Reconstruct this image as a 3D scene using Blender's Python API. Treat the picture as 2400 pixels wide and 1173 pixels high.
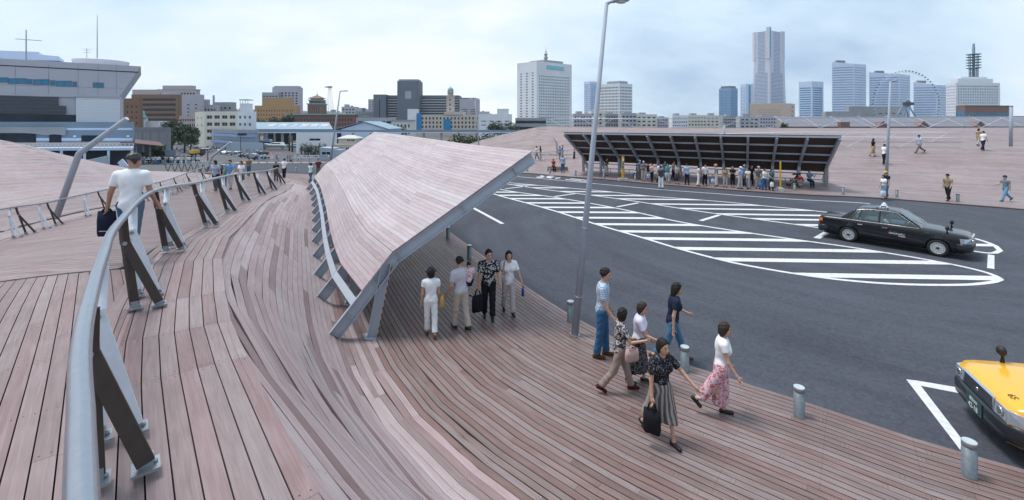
import bpy, bmesh, math, random
import numpy as np
from mathutils import Vector, Matrix, noise as mnoise
for o in list(bpy.data.objects): bpy.data.objects.remove(o)
R = math.radians
random.seed(7)
S = bpy.context.scene
COL = S.collection

# ------------------------------------------------------------------ camera, sky, sun, exposure
FPX, CX, HY, CH = 1050.0, 1200.0, 287.0, 5.0
cam = bpy.data.cameras.new('camera')
cam.sensor_width = 36.0
cam.lens = 36.0 * FPX / 2400.0
cam.shift_y = -(586.5 - HY) / 2400.0
cam.clip_start, cam.clip_end = 0.05, 20000
camo = bpy.data.objects.new('camera', cam)
COL.objects.link(camo)
camo.location = (0, 0, CH)
camo.rotation_euler = (R(90), 0, 0)
S.camera = camo
SUN_EL, SUN_AZ = R(70), R(-75)          # azimuth from +Y towards +X: the brighter sky lies left and behind
world = bpy.data.worlds.new('World')
S.world = world
world.use_nodes = True
wn, wl = world.node_tree.nodes, world.node_tree.links
wn.clear()
def W(t, **kw):
    n = wn.new(t)
    for k, v in kw.items(): setattr(n, k, v)
    return n
sky = W('ShaderNodeTexSky', sky_type='NISHITA', sun_disc=False, sun_elevation=SUN_EL, sun_rotation=SUN_AZ)
tc = W('ShaderNodeTexCoord')
sep = W('ShaderNodeSeparateXYZ'); wl.new(tc.outputs['Generated'], sep.inputs[0])
def wmath(op, a, b=None, clamp=False):
    n = W('ShaderNodeMath', operation=op, use_clamp=clamp)
    for i, v in enumerate((a, b)):
        if v is None: continue
        if isinstance(v, (int, float)): n.inputs[i].default_value = v
        else: wl.new(v, n.inputs[i])
    return n.outputs[0]
zz = wmath('ADD', wmath('ABSOLUTE', sep.outputs[2]), 0.42)
comb = W('ShaderNodeCombineXYZ')
wl.new(wmath('DIVIDE', sep.outputs[0], zz), comb.inputs[0])
wl.new(wmath('DIVIDE', sep.outputs[1], zz), comb.inputs[1])
def wnoise(scale, detail, rough, loc, sc):
    mp = W('ShaderNodeMapping'); wl.new(comb.outputs[0], mp.inputs[0])
    mp.inputs['Location'].default_value = loc; mp.inputs['Scale'].default_value = sc
    mp.inputs['Rotation'].default_value = (0, 0, R(-14))
    n = W('ShaderNodeTexNoise'); wl.new(mp.outputs[0], n.inputs['Vector'])
    n.inputs['Scale'].default_value = scale; n.inputs['Detail'].default_value = detail
    n.inputs['Roughness'].default_value = rough
    return n.outputs[0]
n1 = wnoise(0.42, 6, 0.52, (34.55, 2.6, 3), (1.1, 1.1, 1))
n2 = wnoise(1.15, 7, 0.6, (12.3, 15.2, 7), (0.8, 1.6, 1))
mixn = wmath('ADD', wmath('MULTIPLY', n1, 0.68), wmath('MULTIPLY', n2, 0.32))
ramp = W('ShaderNodeValToRGB'); wl.new(mixn, ramp.inputs[0])
els = ramp.color_ramp.elements
els[0].position, els[0].color = 0.39, (0.33, 0.46, 0.66, 1)
els[1].position, els[1].color = 0.59, (0.93, 0.97, 1.0, 1)
e = els.new(0.49); e.color = (0.64, 0.80, 0.94, 1)
csc = W('ShaderNodeVectorMath', operation='SCALE'); wl.new(ramp.outputs[0], csc.inputs[0])
csc.inputs['Scale'].default_value = 8.15
mixc = W('ShaderNodeMix', data_type='RGBA'); mixc.inputs[0].default_value = 0.9
wl.new(sky.outputs[0], mixc.inputs['A']); wl.new(csc.outputs[0], mixc.inputs['B'])
bg = W('ShaderNodeBackground'); bg.inputs['Strength'].default_value = 0.1
wl.new(mixc.outputs['Result'], bg.inputs['Color'])
wo = W('ShaderNodeOutputWorld'); wl.new(bg.outputs[0], wo.inputs[0])
sun = bpy.data.lights.new('sun', 'SUN'); sun.energy = 2.2; sun.angle = R(15); sun.color = (1.0, 0.972, 0.955)
suno = bpy.data.objects.new('sun', sun); COL.objects.link(suno)
sd = Vector((math.sin(SUN_AZ) * math.cos(SUN_EL), math.cos(SUN_AZ) * math.cos(SUN_EL), math.sin(SUN_EL)))
suno.rotation_euler = (-sd).to_track_quat('-Z', 'Y').to_euler()
suno.location = sd * 60
S.view_settings.view_transform = 'Standard'
S.view_settings.look = 'None'
S.view_settings.gamma = 1
S.view_settings.use_curve_mapping = False
S.view_settings.exposure = 0.52
S.render.engine = 'CYCLES'
S.cycles.max_bounces = 6
S.cycles.diffuse_bounces = 3
S.cycles.use_denoising = True

# ------------------------------------------------------------------ measuring helpers
def P(px, py, Y):
    return Vector(((px - CX) * Y / FPX, Y, CH - (py - HY) * Y / FPX))
def G(px, py, z=0.0):
    Y = FPX * (CH - z) / (py - HY)
    return Vector(((px - CX) * Y / FPX, Y, z))

# ------------------------------------------------------------------ materials
MATS = {}
def mat(name, col, rough=0.6, metal=0.0, var=0.12, scale=3.0, bump=0.0, bscale=30.0, spec=0.5, emit=None, coat=0.0, alpha=None):
    if name in MATS: return MATS[name]
    m = bpy.data.materials.new(name); m.use_nodes = True
    nt = m.node_tree; b = nt.nodes['Principled BSDF']
    b.inputs['Roughness'].default_value = rough; b.inputs['Metallic'].default_value = metal
    b.inputs['Specular IOR Level'].default_value = spec
    b.inputs['Coat Weight'].default_value = coat; b.inputs['Coat Roughness'].default_value = 0.05
    c = (*col, 1)
    if var > 0:
        t = nt.nodes.new('ShaderNodeTexCoord'); n = nt.nodes.new('ShaderNodeTexNoise')
        n.inputs['Scale'].default_value = scale; n.inputs['Detail'].default_value = 6; n.inputs['Roughness'].default_value = 0.6
        nt.links.new(t.outputs['Object'], n.inputs['Vector'])
        mx = nt.nodes.new('ShaderNodeMix'); mx.data_type = 'RGBA'
        mx.inputs['A'].default_value = tuple(min(1, x * (1 - var)) for x in col) + (1,)
        mx.inputs['B'].default_value = tuple(min(1, x * (1 + var)) for x in col) + (1,)
        mr = nt.nodes.new('ShaderNodeMapRange'); mr.inputs[1].default_value = 0.3; mr.inputs[2].default_value = 0.7
        nt.links.new(n.outputs[0], mr.inputs[0]); nt.links.new(mr.outputs[0], mx.inputs[0])
        nt.links.new(mx.outputs['Result'], b.inputs['Base Color'])
    else:
        b.inputs['Base Color'].default_value = c
    if bump > 0:
        t = nt.nodes.new('ShaderNodeTexCoord'); n = nt.nodes.new('ShaderNodeTexNoise')
        n.inputs['Scale'].default_value = bscale; n.inputs['Detail'].default_value = 4
        nt.links.new(t.outputs['Object'], n.inputs['Vector'])
        bp = nt.nodes.new('ShaderNodeBump'); bp.inputs['Strength'].default_value = bump; bp.inputs['Distance'].default_value = 0.01
        nt.links.new(n.outputs[0], bp.inputs['Height']); nt.links.new(bp.outputs[0], b.inputs['Normal'])
    if emit:
        b.inputs['Emission Color'].default_value = (*emit[:3], 1); b.inputs['Emission Strength'].default_value = emit[3]
    MATS[name] = m
    return m

def wood_mat(name, dark, mid, light, rough=0.5):
    m = bpy.data.materials.new(name); m.use_nodes = True
    nt = m.node_tree; N, L = nt.nodes, nt.links; b = N['Principled BSDF']
    uv = N.new('ShaderNodeUVMap'); uv.uv_map = 'UVMap'
    at = N.new('ShaderNodeAttribute'); at.attribute_name = 'tone'
    su = N.new('ShaderNodeSeparateXYZ'); L.new(uv.outputs[0], su.inputs[0])
    def mm(op, a, b_):
        n = N.new('ShaderNodeMath'); n.operation = op
        for i, v in enumerate((a, b_)):
            if isinstance(v, (int, float)): n.inputs[i].default_value = v
            else: L.new(v, n.inputs[i])
        return n.outputs[0]
    off = mm('MULTIPLY', at.outputs['Fac'], 91.7)
    def grain(us, vs, sc, det):
        c = N.new('ShaderNodeCombineXYZ')
        L.new(mm('MULTIPLY', su.outputs[0], us), c.inputs[0]); L.new(mm('MULTIPLY', su.outputs[1], vs), c.inputs[1]); L.new(off, c.inputs[2])
        n = N.new('ShaderNodeTexNoise'); n.inputs['Scale'].default_value = sc; n.inputs['Detail'].default_value = det
        n.inputs['Distortion'].default_value = 0.7
        L.new(c.outputs[0], n.inputs['Vector']); return n.outputs[0]
    g1 = grain(1.3, 26.0, 1.6, 6)      # long grain
    g2 = grain(2.2, 5.0, 0.9, 3)       # blotches along a board
    g3 = grain(4.0, 160.0, 1.0, 2)     # fine pores
    geo = N.new('ShaderNodeNewGeometry'); wz = N.new('ShaderNodeTexNoise'); wz.inputs['Scale'].default_value = 0.45; wz.inputs['Detail'].default_value = 5
    L.new(geo.outputs['Position'], wz.inputs['Vector'])
    t = mm('ADD', mm('MULTIPLY', g1, 0.40), mm('MULTIPLY', g2, 0.24))
    t = mm('ADD', t, mm('MULTIPLY', at.outputs['Fac'], 0.34))
    t = mm('ADD', t, mm('MULTIPLY', wz.outputs[0], 0.24))
    t = mm('ADD', t, mm('MULTIPLY', g3, 0.10))
    r = N.new('ShaderNodeValToRGB'); L.new(t, r.inputs[0]); e = r.color_ramp.elements
    e[0].position, e[0].color = 0.36, (*dark, 1)
    e[1].position, e[1].color = 0.92, (*light, 1)
    k = e.new(0.62); k.color = (*mid, 1)
    # some boards run redder, some greyer
    hs = N.new('ShaderNodeHueSaturation'); L.new(r.outputs[0], hs.inputs['Color'])
    fr = mm('FRACT', mm('MULTIPLY', at.outputs['Fac'], 13.7), 0.0)
    L.new(mm('ADD', mm('MULTIPLY', fr, 0.50), 0.92), hs.inputs['Saturation'])
    L.new(hs.outputs[0], b.inputs['Base Color'])
    b.inputs['Roughness'].default_value = rough
    b.inputs['Specular IOR Level'].default_value = 0.5
    bp = N.new('ShaderNodeBump'); bp.inputs['Strength'].default_value = 0.35; bp.inputs['Distance'].default_value = 0.004
    L.new(g1, bp.inputs['Height']); L.new(bp.outputs[0], b.inputs['Normal'])
    MATS[name] = m
    return m

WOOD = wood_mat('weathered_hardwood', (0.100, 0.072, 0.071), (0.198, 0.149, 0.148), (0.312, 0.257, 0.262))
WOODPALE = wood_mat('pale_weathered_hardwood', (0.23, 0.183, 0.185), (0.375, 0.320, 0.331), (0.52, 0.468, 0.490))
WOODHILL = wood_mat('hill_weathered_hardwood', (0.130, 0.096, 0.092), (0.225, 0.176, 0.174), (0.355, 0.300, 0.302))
WOODDIM = wood_mat('dimmed_hardwood', (0.083, 0.060, 0.058), (0.170, 0.122, 0.115), (0.285, 0.232, 0.233))  # lesser view-angle sheen of the flat plaza, put in as darker colour
WOODSLOPE = wood_mat('lightened_hardwood', (0.165, 0.124, 0.122), (0.300, 0.240, 0.242), (0.445, 0.383, 0.395))  # paler colour makes up for the shade on the steep slope
UNDER = mat('dark_underlay', (0.012, 0.010, 0.010), 0.9)
STEEL = mat('painted_steel_grey', (0.36, 0.40, 0.46), 0.42, 0.0, 0.07, 2.0)
STEELD = mat('painted_steel_mid', (0.25, 0.29, 0.34), 0.45, 0.0, 0.07, 2.0)
GALV = mat('galvanised_steel', (0.36, 0.385, 0.42), 0.40, 0.75, 0.14, 9.0)
TUBE = mat('brushed_tube', (0.33, 0.37, 0.43), 0.27, 0.9, 0.05, 30.0, 0.04, 90)
BRONZE = mat('bronze_bar', (0.070, 0.056, 0.050), 0.45, 0.35, 0.12, 8.0)
WHITEBAR = mat('pale_bar', (0.66, 0.68, 0.74), 0.42, 0.1, 0.06, 8.0)
WIRE = mat('net_wire', (0.13, 0.12, 0.125), 0.45, 0.3, 0.0)
WHITE = mat('white_paint', (0.78, 0.79, 0.80), 0.5, 0, 0.04)
BLACK = mat('black_matt', (0.012, 0.012, 0.014), 0.6, 0, 0.0)

# ------------------------------------------------------------------ objects
def ob(name, data, parent=None):
    o = bpy.data.objects.new(name, data); COL.objects.link(o)
    if parent is not None: o.parent = parent
    return o
def tag(o, label=None, cat=None, group=None, kind=None):
    if label: o['label'] = label
    if cat: o['category'] = cat
    if group: o['group'] = group
    if kind: o['kind'] = kind
    return o
def thing(name, label, cat, loc=(0, 0, 0), rz=0.0, group=None, kind=None):
    o = ob(name, None); o.location = loc; o.rotation_euler = (0, 0, rz); o.empty_display_size = 0.2
    return tag(o, label, cat, group, kind)
def wmat(o):
    return Matrix.Translation(o.location) @ o.rotation_euler.to_matrix().to_4x4() @ Matrix.Diagonal((*o.scale, 1))
def world_of(o):
    m = Matrix.Identity(4)
    while o is not None:
        m = wmat(o) @ m; o = o.parent
    return m
def copy_tree(o, parent=None):
    c = o.copy(); COL.objects.link(c)
    if parent is not None: c.parent = parent
    for ch in o.children: copy_tree(ch, c)
    return c

class MB:
    """collects shapes into one mesh"""
    def __init__(s): s.v = []; s.f = []; s.mi = []; s.sm = []
    def add(s, vs, fs, mi=0, smooth=False):
        n = len(s.v); s.v.extend([tuple(p) for p in vs])
        for f in fs: s.f.append(tuple(i + n for i in f)); s.mi.append(mi); s.sm.append(smooth)
        return s
    def box(s, c, size, rz=0.0, mi=0, M=None):
        hx, hy, hz = size[0] / 2, size[1] / 2, size[2] / 2
        M = M if M is not None else Matrix.Rotation(rz, 3, 'Z')
        c = Vector(c)
        vs = [c + M @ Vector((x * hx, y * hy, z * hz)) for z in (-1, 1) for y in (-1, 1) for x in (-1, 1)]
        return s.add(vs, [(0, 2, 3, 1), (4, 5, 7, 6), (0, 1, 5, 4), (2, 6, 7, 3), (0, 4, 6, 2), (1, 3, 7, 5)], mi)
    def bar(s, p0, p1, w, h, up=(0, 0, 1), mi=0, off=(0, 0)):
        """rectangular bar; w across, h along up; off shifts (across, up)"""
        p0, p1 = Vector(p0), Vector(p1); d = (p1 - p0).normalized(); up = Vector(up)
        x = d.cross(up)
        if x.length < 1e-5: x = d.cross(Vector((0, 1, 0)))
        x.normalize(); u = x.cross(d).normalized()
        o = x * off[0] + u * off[1]
        vs = [p + o + x * (a * w / 2) + u * (b * h / 2) for p in (p0, p1) for a, b in ((-1, -1), (1, -1), (1, 1), (-1, 1))]
        return s.add(vs, [(0, 1, 2, 3), (7, 6, 5, 4), (0, 4, 5, 1), (1, 5, 6, 2), (2, 6, 7, 3), (3, 7, 4, 0)], mi)
    def ibeam(s, p0, p1, dep, wid, up=(0, 0, 1), tf=0.02, tw=0.014, mi=0, off=0.0):
        s.bar(p0, p1, wid, tf, up, mi, (0, off + dep / 2 - tf / 2))
        s.bar(p0, p1, wid, tf, up, mi, (0, off - dep / 2 + tf / 2))
        s.bar(p0, p1, tw, dep - 2 * tf, up, mi, (0, off))
        return s
    def tube(s, pts, r, n=10, mi=0, cap=True, closed=False):
        pts = [Vector(p) for p in pts]; k = len(pts)
        rs = r if isinstance(r, (list, tuple)) else [r] * k
        rings = []; ref = None
        for i in range(k):
            a = pts[max(i - 1, 0)] if not closed else pts[i - 1]
            b = pts[min(i + 1, k - 1)] if not closed else pts[(i + 1) % k]
            d = (b - a).normalized()
            if ref is None:
                ref = Vector((0, 0, 1)) if abs(d.z) < 0.9 else Vector((1, 0, 0))
            x = d.cross(ref).normalized(); y = x.cross(d).normalized()
            ref = y
            rings.append([pts[i] + (x * math.cos(2 * math.pi * j / n) + y * math.sin(2 * math.pi * j / n)) * rs[i] for j in range(n)])
        vs = [p for ring in rings for p in ring]; fs = []
        for i in range(k if closed else k - 1):
            i2 = (i + 1) % k
            for j in range(n):
                fs.append((i * n + j, i * n + (j + 1) % n, i2 * n + (j + 1) % n, i2 * n + j))
        n0 = len(s.v); s.add(vs, fs, mi, True)
        if cap and not closed:
            s.f.append(tuple(n0 + j for j in reversed(range(n)))); s.mi.append(mi); s.sm.append(False)
            s.f.append(tuple(n0 + (k - 1) * n + j for j in range(n))); s.mi.append(mi); s.sm.append(False)
        return s
    def lathe(s, prof, n=16, o=(0, 0, 0), mi=0, M=None, smooth=True, cap=True):
        """prof: (r, z) pairs bottom to top"""
        o = Vector(o); vs = []
        for r, z in prof:
            for j in range(n):
                p = Vector((r * math.cos(2 * math.pi * j / n), r * math.sin(2 * math.pi * j / n), z))
                vs.append(o + (M @ p if M is not None else p))
        k = len(prof)
        fs = [(i * n + j, i * n + (j + 1) % n, (i + 1) * n + (j + 1) % n, (i + 1) * n + j) for i in range(k - 1) for j in range(n)]
        n0 = len(s.v); s.add(vs, fs, mi, smooth)
        if cap and prof[0][0] > 1e-4: s.f.append(tuple(n0 + j for j in reversed(range(n)))); s.mi.append(mi); s.sm.append(False)
        if cap and prof[-1][0] > 1e-4: s.f.append(tuple(n0 + (k - 1) * n + j for j in range(n))); s.mi.append(mi); s.sm.append(False)
        return s
    def prism(s, pts, ext, mi=0):
        """planar polygon pts extruded by vector ext"""
        pts = [Vector(p) for p in pts]; ext = Vector(ext); n = len(pts)
        return s.add(pts + [p + ext for p in pts], [tuple(reversed(range(n))), tuple(range(n, 2 * n))] + [(i, (i + 1) % n, n + (i + 1) % n, n + i) for i in range(n)], mi)
    def quad(s, a, b, c, d, mi=0): return s.add([a, b, c, d], [(0, 1, 2, 3)], mi)
    def build(s, name, mats, parent=None, local=False, fixn=False):
        me = bpy.data.meshes.new(name)
        vs = s.v
        if parent is not None and not local:
            inv = world_of(parent).inverted()
            vs = [inv @ Vector(p) for p in vs]
        me.from_pydata([tuple(p) for p in vs], [], s.f)
        for m in (mats if isinstance(mats, (list, tuple)) else [mats]): me.materials.append(m)
        me.polygons.foreach_set('material_index', s.mi)
        me.polygons.foreach_set('use_smooth', s.sm)
        if fixn:
            bm = bmesh.new(); bm.from_mesh(me); bmesh.ops.recalc_face_normals(bm, faces=bm.faces); bm.to_mesh(me); bm.free()
        me.update()
        return ob(name, me, parent)

# ------------------------------------------------------------------ curves in plan
class Curve:
    """smooth polyline with arc length; pts may carry z"""
    def __init__(s, pts, step=0.25, smooth=True):
        pts = [Vector((*p, 0)) if len(p) == 2 else Vector(p) for p in pts]
        out = []
        for i in range(len(pts) - 1):
            p0, p1, p2, p3 = pts[max(i - 1, 0)], pts[i], pts[i + 1], pts[min(i + 2, len(pts) - 1)]
            n = max(2, int((p2 - p1).length / step))
            for k in range(n):
                t = k / n
                if smooth:
                    q = 0.5 * ((2 * p1) + (p2 - p0) * t + (2 * p0 - 5 * p1 + 4 * p2 - p3) * t * t + (3 * p1 - p0 - 3 * p2 + p3) * t ** 3)
                else: q = p1.lerp(p2, t)
                out.append(q)
        out.append(pts[-1])
        s.a = np.array([tuple(p) for p in out])
        d = np.hypot(np.diff(s.a[:, 0]), np.diff(s.a[:, 1]))
        s.s = np.concatenate([[0], np.cumsum(d)]); s.L = float(s.s[-1])
    def at(s, t):
        return Vector([float(np.interp(t, s.s, s.a[:, k])) for k in range(3)])
    def tan(s, t, h=0.8):
        a, b = s.at(max(0, t - h)), s.at(min(s.L, t + h)); d = b - a; d.z = 0
        return d.normalized()
    def nrm(s, t, h=0.8):
        """to the right of travel"""
        d = s.tan(t, h); return Vector((d.y, -d.x, 0))
    def project(s, p):
        d2 = (s.a[:, 0] - p[0]) ** 2 + (s.a[:, 1] - p[1]) ** 2
        i = int(np.argmin(d2)); return float(s.s[i]), math.sqrt(float(d2[i]))
def sstep(t):
    t = max(0.0, min(1.0, t)); return t * t * (3 - 2 * t)
def lerp(a, b, t): return a + (b - a) * t
def interp(x, xs, ys): return float(np.interp(x, xs, ys))
# ------------------------------------------------------------------ terrain functions
class TPS:
    def __init__(s, pts, lam=1e-3):
        a = np.array(pts, float); s.x = a[:, :2]; n = len(a)
        r = np.hypot(s.x[:, None, 0] - s.x[None, :, 0], s.x[:, None, 1] - s.x[None, :, 1])
        K = np.where(r > 0, r * r * np.log(r + 1e-12), 0) + lam * np.eye(n)
        A = np.zeros((n + 3, n + 3)); A[:n, :n] = K; A[:n, n] = 1; A[:n, n + 1:] = s.x; A[n, :n] = 1; A[n + 1:, :n] = s.x.T
        s.w = np.linalg.solve(A, np.concatenate([a[:, 2], [0, 0, 0]]))
    def __call__(s, x, y):
        r = np.hypot(s.x[:, 0] - x, s.x[:, 1] - y)
        k = np.where(r > 0, r * r * np.log(r + 1e-12), 0)
        return float(k @ s.w[:-3] + s.w[-3] + s.w[-2] * x + s.w[-1] * y)
def dense(pts, step):
    out = []
    for i in range(len(pts) - 1):
        a, b = pts[i], pts[i + 1]; L = math.hypot(b[0] - a[0], b[1] - a[1]); n = max(1, int(L / step))
        out += [(lerp(a[0], b[0], k / n), lerp(a[1], b[1], k / n)) for k in range(n)]
    return out + [pts[-1]]

def intervals(poly, d):
    """s-values where the line d = const crosses a polygon of (s, d) points"""
    xs = []
    n = len(poly)
    for i in range(n):
        (s0, d0), (s1, d1) = poly[i], poly[(i + 1) % n]
        if (d0 <= d) != (d1 <= d): xs.append(s0 + (s1 - s0) * (d - d0) / (d1 - d0))
    xs.sort()
    return [(xs[i], xs[i + 1]) for i in range(0, len(xs) - 1, 2)]

def plank_field(poly, w, M, step=1.1, lens=(1.7, 3.2), gap=0.008, thick=0.03, seam=None, dmin=None, dmax=None, offs=0.0):
    """boards running along s over the polygon; returns a list of dicts with top and bottom points"""
    ds = [p[1] for p in poly]; lo = min(ds) if dmin is None else dmin; hi = max(ds) if dmax is None else dmax
    out = []
    i = 0; n = int(math.ceil((hi - lo) / w))
    for i in range(n):
        gp = gap(lo + i * w) if callable(gap) else gap; d0, d1 = lo + i * w + gp / 2, lo + (i + 1) * w - gp / 2
        e0, e1 = max(d0, lo + 1e-4), min(d1, hi - 1e-4)
        if e1 - e0 < 0.02: continue
        a, b = intervals(poly, e0), intervals(poly, e1)
        if len(a) != len(b):
            m = intervals(poly, (e0 + e1) / 2); a = b = m
        for (a0, b0), (a1, b1) in zip(a, b):
            lo_, hi_ = min(a0, a1), max(b0, b1)
            if min(b0, b1) - max(a0, a1) < 0.08: continue
            def edges(q):
                """where the two edges of the strip run at s = q (a cut end follows the outline)"""
                u, v = e0, e1
                for p, r in ((a0, a1), (b0, b1)):
                    if abs(p - r) < .012: continue
                    f = (q - p) / (r - p)
                    if 0 <= f <= 1:
                        m = lerp(e0, e1, f)
                        early = p < r if (p, r) == (a0, a1) else p > r      # edge 0 reaches further
                        if early: v = min(v, max(m, e0 + .002))
                        else: u = max(u, min(m, e1 - .002))
                return u, v
            cuts = []
            if seam: cuts = [c for c in seam if lo_ + 0.25 < c < hi_ - 0.25]
            else:
                c = lo_ + random.uniform(0.25, 1.0) * lens[1]
                while c < hi_ - 0.4:
                    cuts.append(c); c += random.uniform(*lens)
            ends = [lo_] + cuts + [hi_]
            for k in range(len(ends) - 1):
                m0, m1 = ends[k] + .0015, ends[k + 1] - .0015
                st = []
                if seam is None:
                    q = math.ceil((m0 + 0.05) / step) * step
                    while q < m1 - 0.05: st.append(q); q += step
                    st = sorted(st + [q for q in (a0, a1, b0, b1) if m0 + .03 < q < m1 - .03 and all(abs(q - x) > .03 for x in st)])
                else:
                    st = [m0 + (m1 - m0) * t for t in (1 / 3, 2 / 3)] if m1 - m0 > 3 else []
                A = [m0] + st + [m1]; E = [edges(q) for q in A]
                out.append(dict(dd=e0, a=[M(q, w_[0]) for q, w_ in zip(A, E)], b=[M(q, w_[1]) for q, w_ in zip(A, E)], sa=A, sb=A, d=(0, e1 - e0), t=thick))
    return out

def plank_geo(pl):
    n = len(pl['a']); dn = Vector((0, 0, -pl['t']))
    vs = pl['a'] + pl['b'] + [p + dn for p in pl['a']] + [p + dn for p in pl['b']]
    fs = []; uv = []
    sa, sb, (d0, d1) = pl['sa'], pl['sb'], pl['d']
    for i in range(n - 1):
        fs.append((i, n + i, n + i + 1, i + 1)); uv += [(sa[i], d0), (sb[i], d1), (sb[i + 1], d1), (sa[i + 1], d0)]
        fs.append((2 * n + i, i, i + 1, 2 * n + i + 1)); uv += [(sa[i], d0 - .03), (sa[i], d0), (sa[i + 1], d0), (sa[i + 1], d0 - .03)]
        fs.append((n + i, 3 * n + i, 3 * n + i + 1, n + i + 1)); uv += [(sb[i], d1), (sb[i], d1 + .03), (sb[i + 1], d1 + .03), (sb[i + 1], d1)]
    fs.append((0, 2 * n, 3 * n, n)); uv += [(sa[0], d0), (sa[0] - .03, d0), (sb[0] - .03, d1), (sb[0], d1)]
    fs.append((n - 1, 2 * n - 1, 4 * n - 1, 3 * n - 1)); uv += [(sa[-1], d0), (sb[-1], d1), (sb[-1] + .03, d1), (sa[-1] + .03, d0)]
    return vs, fs, uv
def plank_mesh(name, planks, material):
    vs, fs, uvs, tones = [], [], [], []
    for pl in planks:
        v, f, u = plank_geo(pl); n = len(vs)
        vs += [tuple(p) for p in v]; fs += [tuple(i + n for i in g) for g in f]; uvs += u; tones += [pl['tone']] * len(f)
    me = bpy.data.meshes.new(name); me.from_pydata(vs, [], fs)
    me.uv_layers.new(name='UVMap').data.foreach_set('uv', np.array(uvs, np.float32).ravel())
    me.attributes.new('tone', 'FLOAT', 'FACE').data.foreach_set('value', np.array(tones, np.float32))
    me.materials.append(material); me.update()
    return me
def screen_size(pl):
    """how large a board shows from the photographer's place"""
    c = (pl['a'][0] + pl['a'][-1] + pl['b'][0] + pl['b'][-1]) / 4
    if c.y < 0.6: return 0
    px, py = CX + c.x * FPX / c.y, HY + (CH - c.z) * FPX / c.y
    if not (-60 < px < 2460 and -40 < py < 1240): return 0
    e1, e2 = pl['a'][-1] - pl['a'][0], pl['b'][0] - pl['a'][0]
    nrm = e1.cross(e2); view = (Vector((0, 0, CH)) - c).normalized()
    return abs(nrm.dot(view)) / c.y ** 2
def lay_planks(parent, planks, n_single, material, name='plank', rest='planks', screws=False):
    for pl in planks:
        pl['tone'] = min(1, max(-.6, random.gauss(0.52 + pl.get('bias', 0), 0.115)))
    planks.sort(key=screen_size, reverse=True)
    inv = world_of(parent).inverted()
    for pl in planks:
        for k in ('a', 'b'): pl[k] = [inv @ p for p in pl[k]]
    for pl in planks[:n_single]: ob(name, plank_mesh(name, [pl], pl.get('m', material)), parent)
    if screws:
        b = MB()
        for pl in planks[:n_single]:
            for i in range(len(pl['a'])):
                for t in (.24, .76):
                    p = pl['a'][i].lerp(pl['b'][i], t); j = 1 if i < len(pl['a']) - 1 else -1; d = (pl['a'][i + j] - pl['a'][i]).normalized(); p = p + d * (.05 if i in (0, len(pl['a']) - 1) else .0); w = (pl['b'][i] - pl['a'][i]).normalized(); n = d.cross(w); n = n if n.z > 0 else -n; n.normalize(); w = n.cross(d)
                    b.add([p + n * .0012 + d * (.0058 * math.cos(k * 1.047)) + w * (.0058 * math.sin(k * 1.047)) for k in range(6)], [(0, 1, 2, 3, 4, 5)])
        if parent is not None: tag(b.build('screws', mat('screw_dark', (.03, .028, .028), .5, .5, 0), parent, True), kind='stuff')
    for m_ in {id(pl.get('m', material)): pl.get('m', material) for pl in planks[n_single:]}.values():
        tag(ob(rest, plank_mesh(rest, [pl for pl in planks[n_single:] if pl.get('m', material) is m_], m_), parent), kind='stuff')
def sheet(name, M, ss, ds, material, drop=0.0, parent=None, wrap=False):
    b = MB(); nd = len(ds)
    vs = [M(s, d) - Vector((0, 0, drop)) for s in ss for d in ds]
    b.add(vs, [(i * nd + j, (i + 1) * nd + j, (i + 1) * nd + j + 1, i * nd + j + 1) for i in range(len(ss) - 1) for j in range(nd - 1)], 0, True)
    return b.build(name, material, parent)
def frange(a, b, n): return [a + (b - a) * k / (n - 1) for k in range(n)]

# ------------------------------------------------------------------ the near deck
DZ = 0.03
K = Curve([(14.5, 1.5), (12.6, 2.9), (9.3, 5.1), (7.33, 6.42), (6.35, 7.04), (5.28, 7.92), (3.66, 9.16), (2.05, 10.76), (.63, 13.2), (-1.12, 16.8), (-3.25, 21.3), (-5.2, 26), (-7.6, 31.5), (-10.6, 36.5), (-15, 40.6), (-21.5, 43.4), (-32, 45), (-46, 46)])
RAILP = [(1.2, -1.2, 2.84), (-1.178, 1.225, 2.84), (-1.457, 1.517, 2.84), (-1.79, 1.855, 2.84), (-2.125, 2.22, 2.84), (-2.465, 2.62, 2.84), (-3.155, 3.45, 2.82), (-4.3, 4.9, 2.77), (-6.2, 7.75, 2.68), (-7.94, 11.2, 2.35), (-9.25, 14.1, 2.12), (-11.05, 18.0, 1.79), (-12.5, 21.8, 1.45), (-13.95, 25.6, 1.1), (-16.2, 31.0, .72)]
POSTP = [(-2.42, 2.68), (-4.42, 5.33), (-6.2, 8.08), (-7.68, 11.2), (-8.95, 14.1), (-10.55, 18.0), (-11.95, 21.8), (-13.4, 25.6), (-15.5, 30.8)]
RC = Curve(RAILP)
RCX = Curve(RAILP + [(-17.5, 35.5, .35), (-20.5, 40, .12), (-25.5, 43.2, .05)])
AW = 1.02
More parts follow.
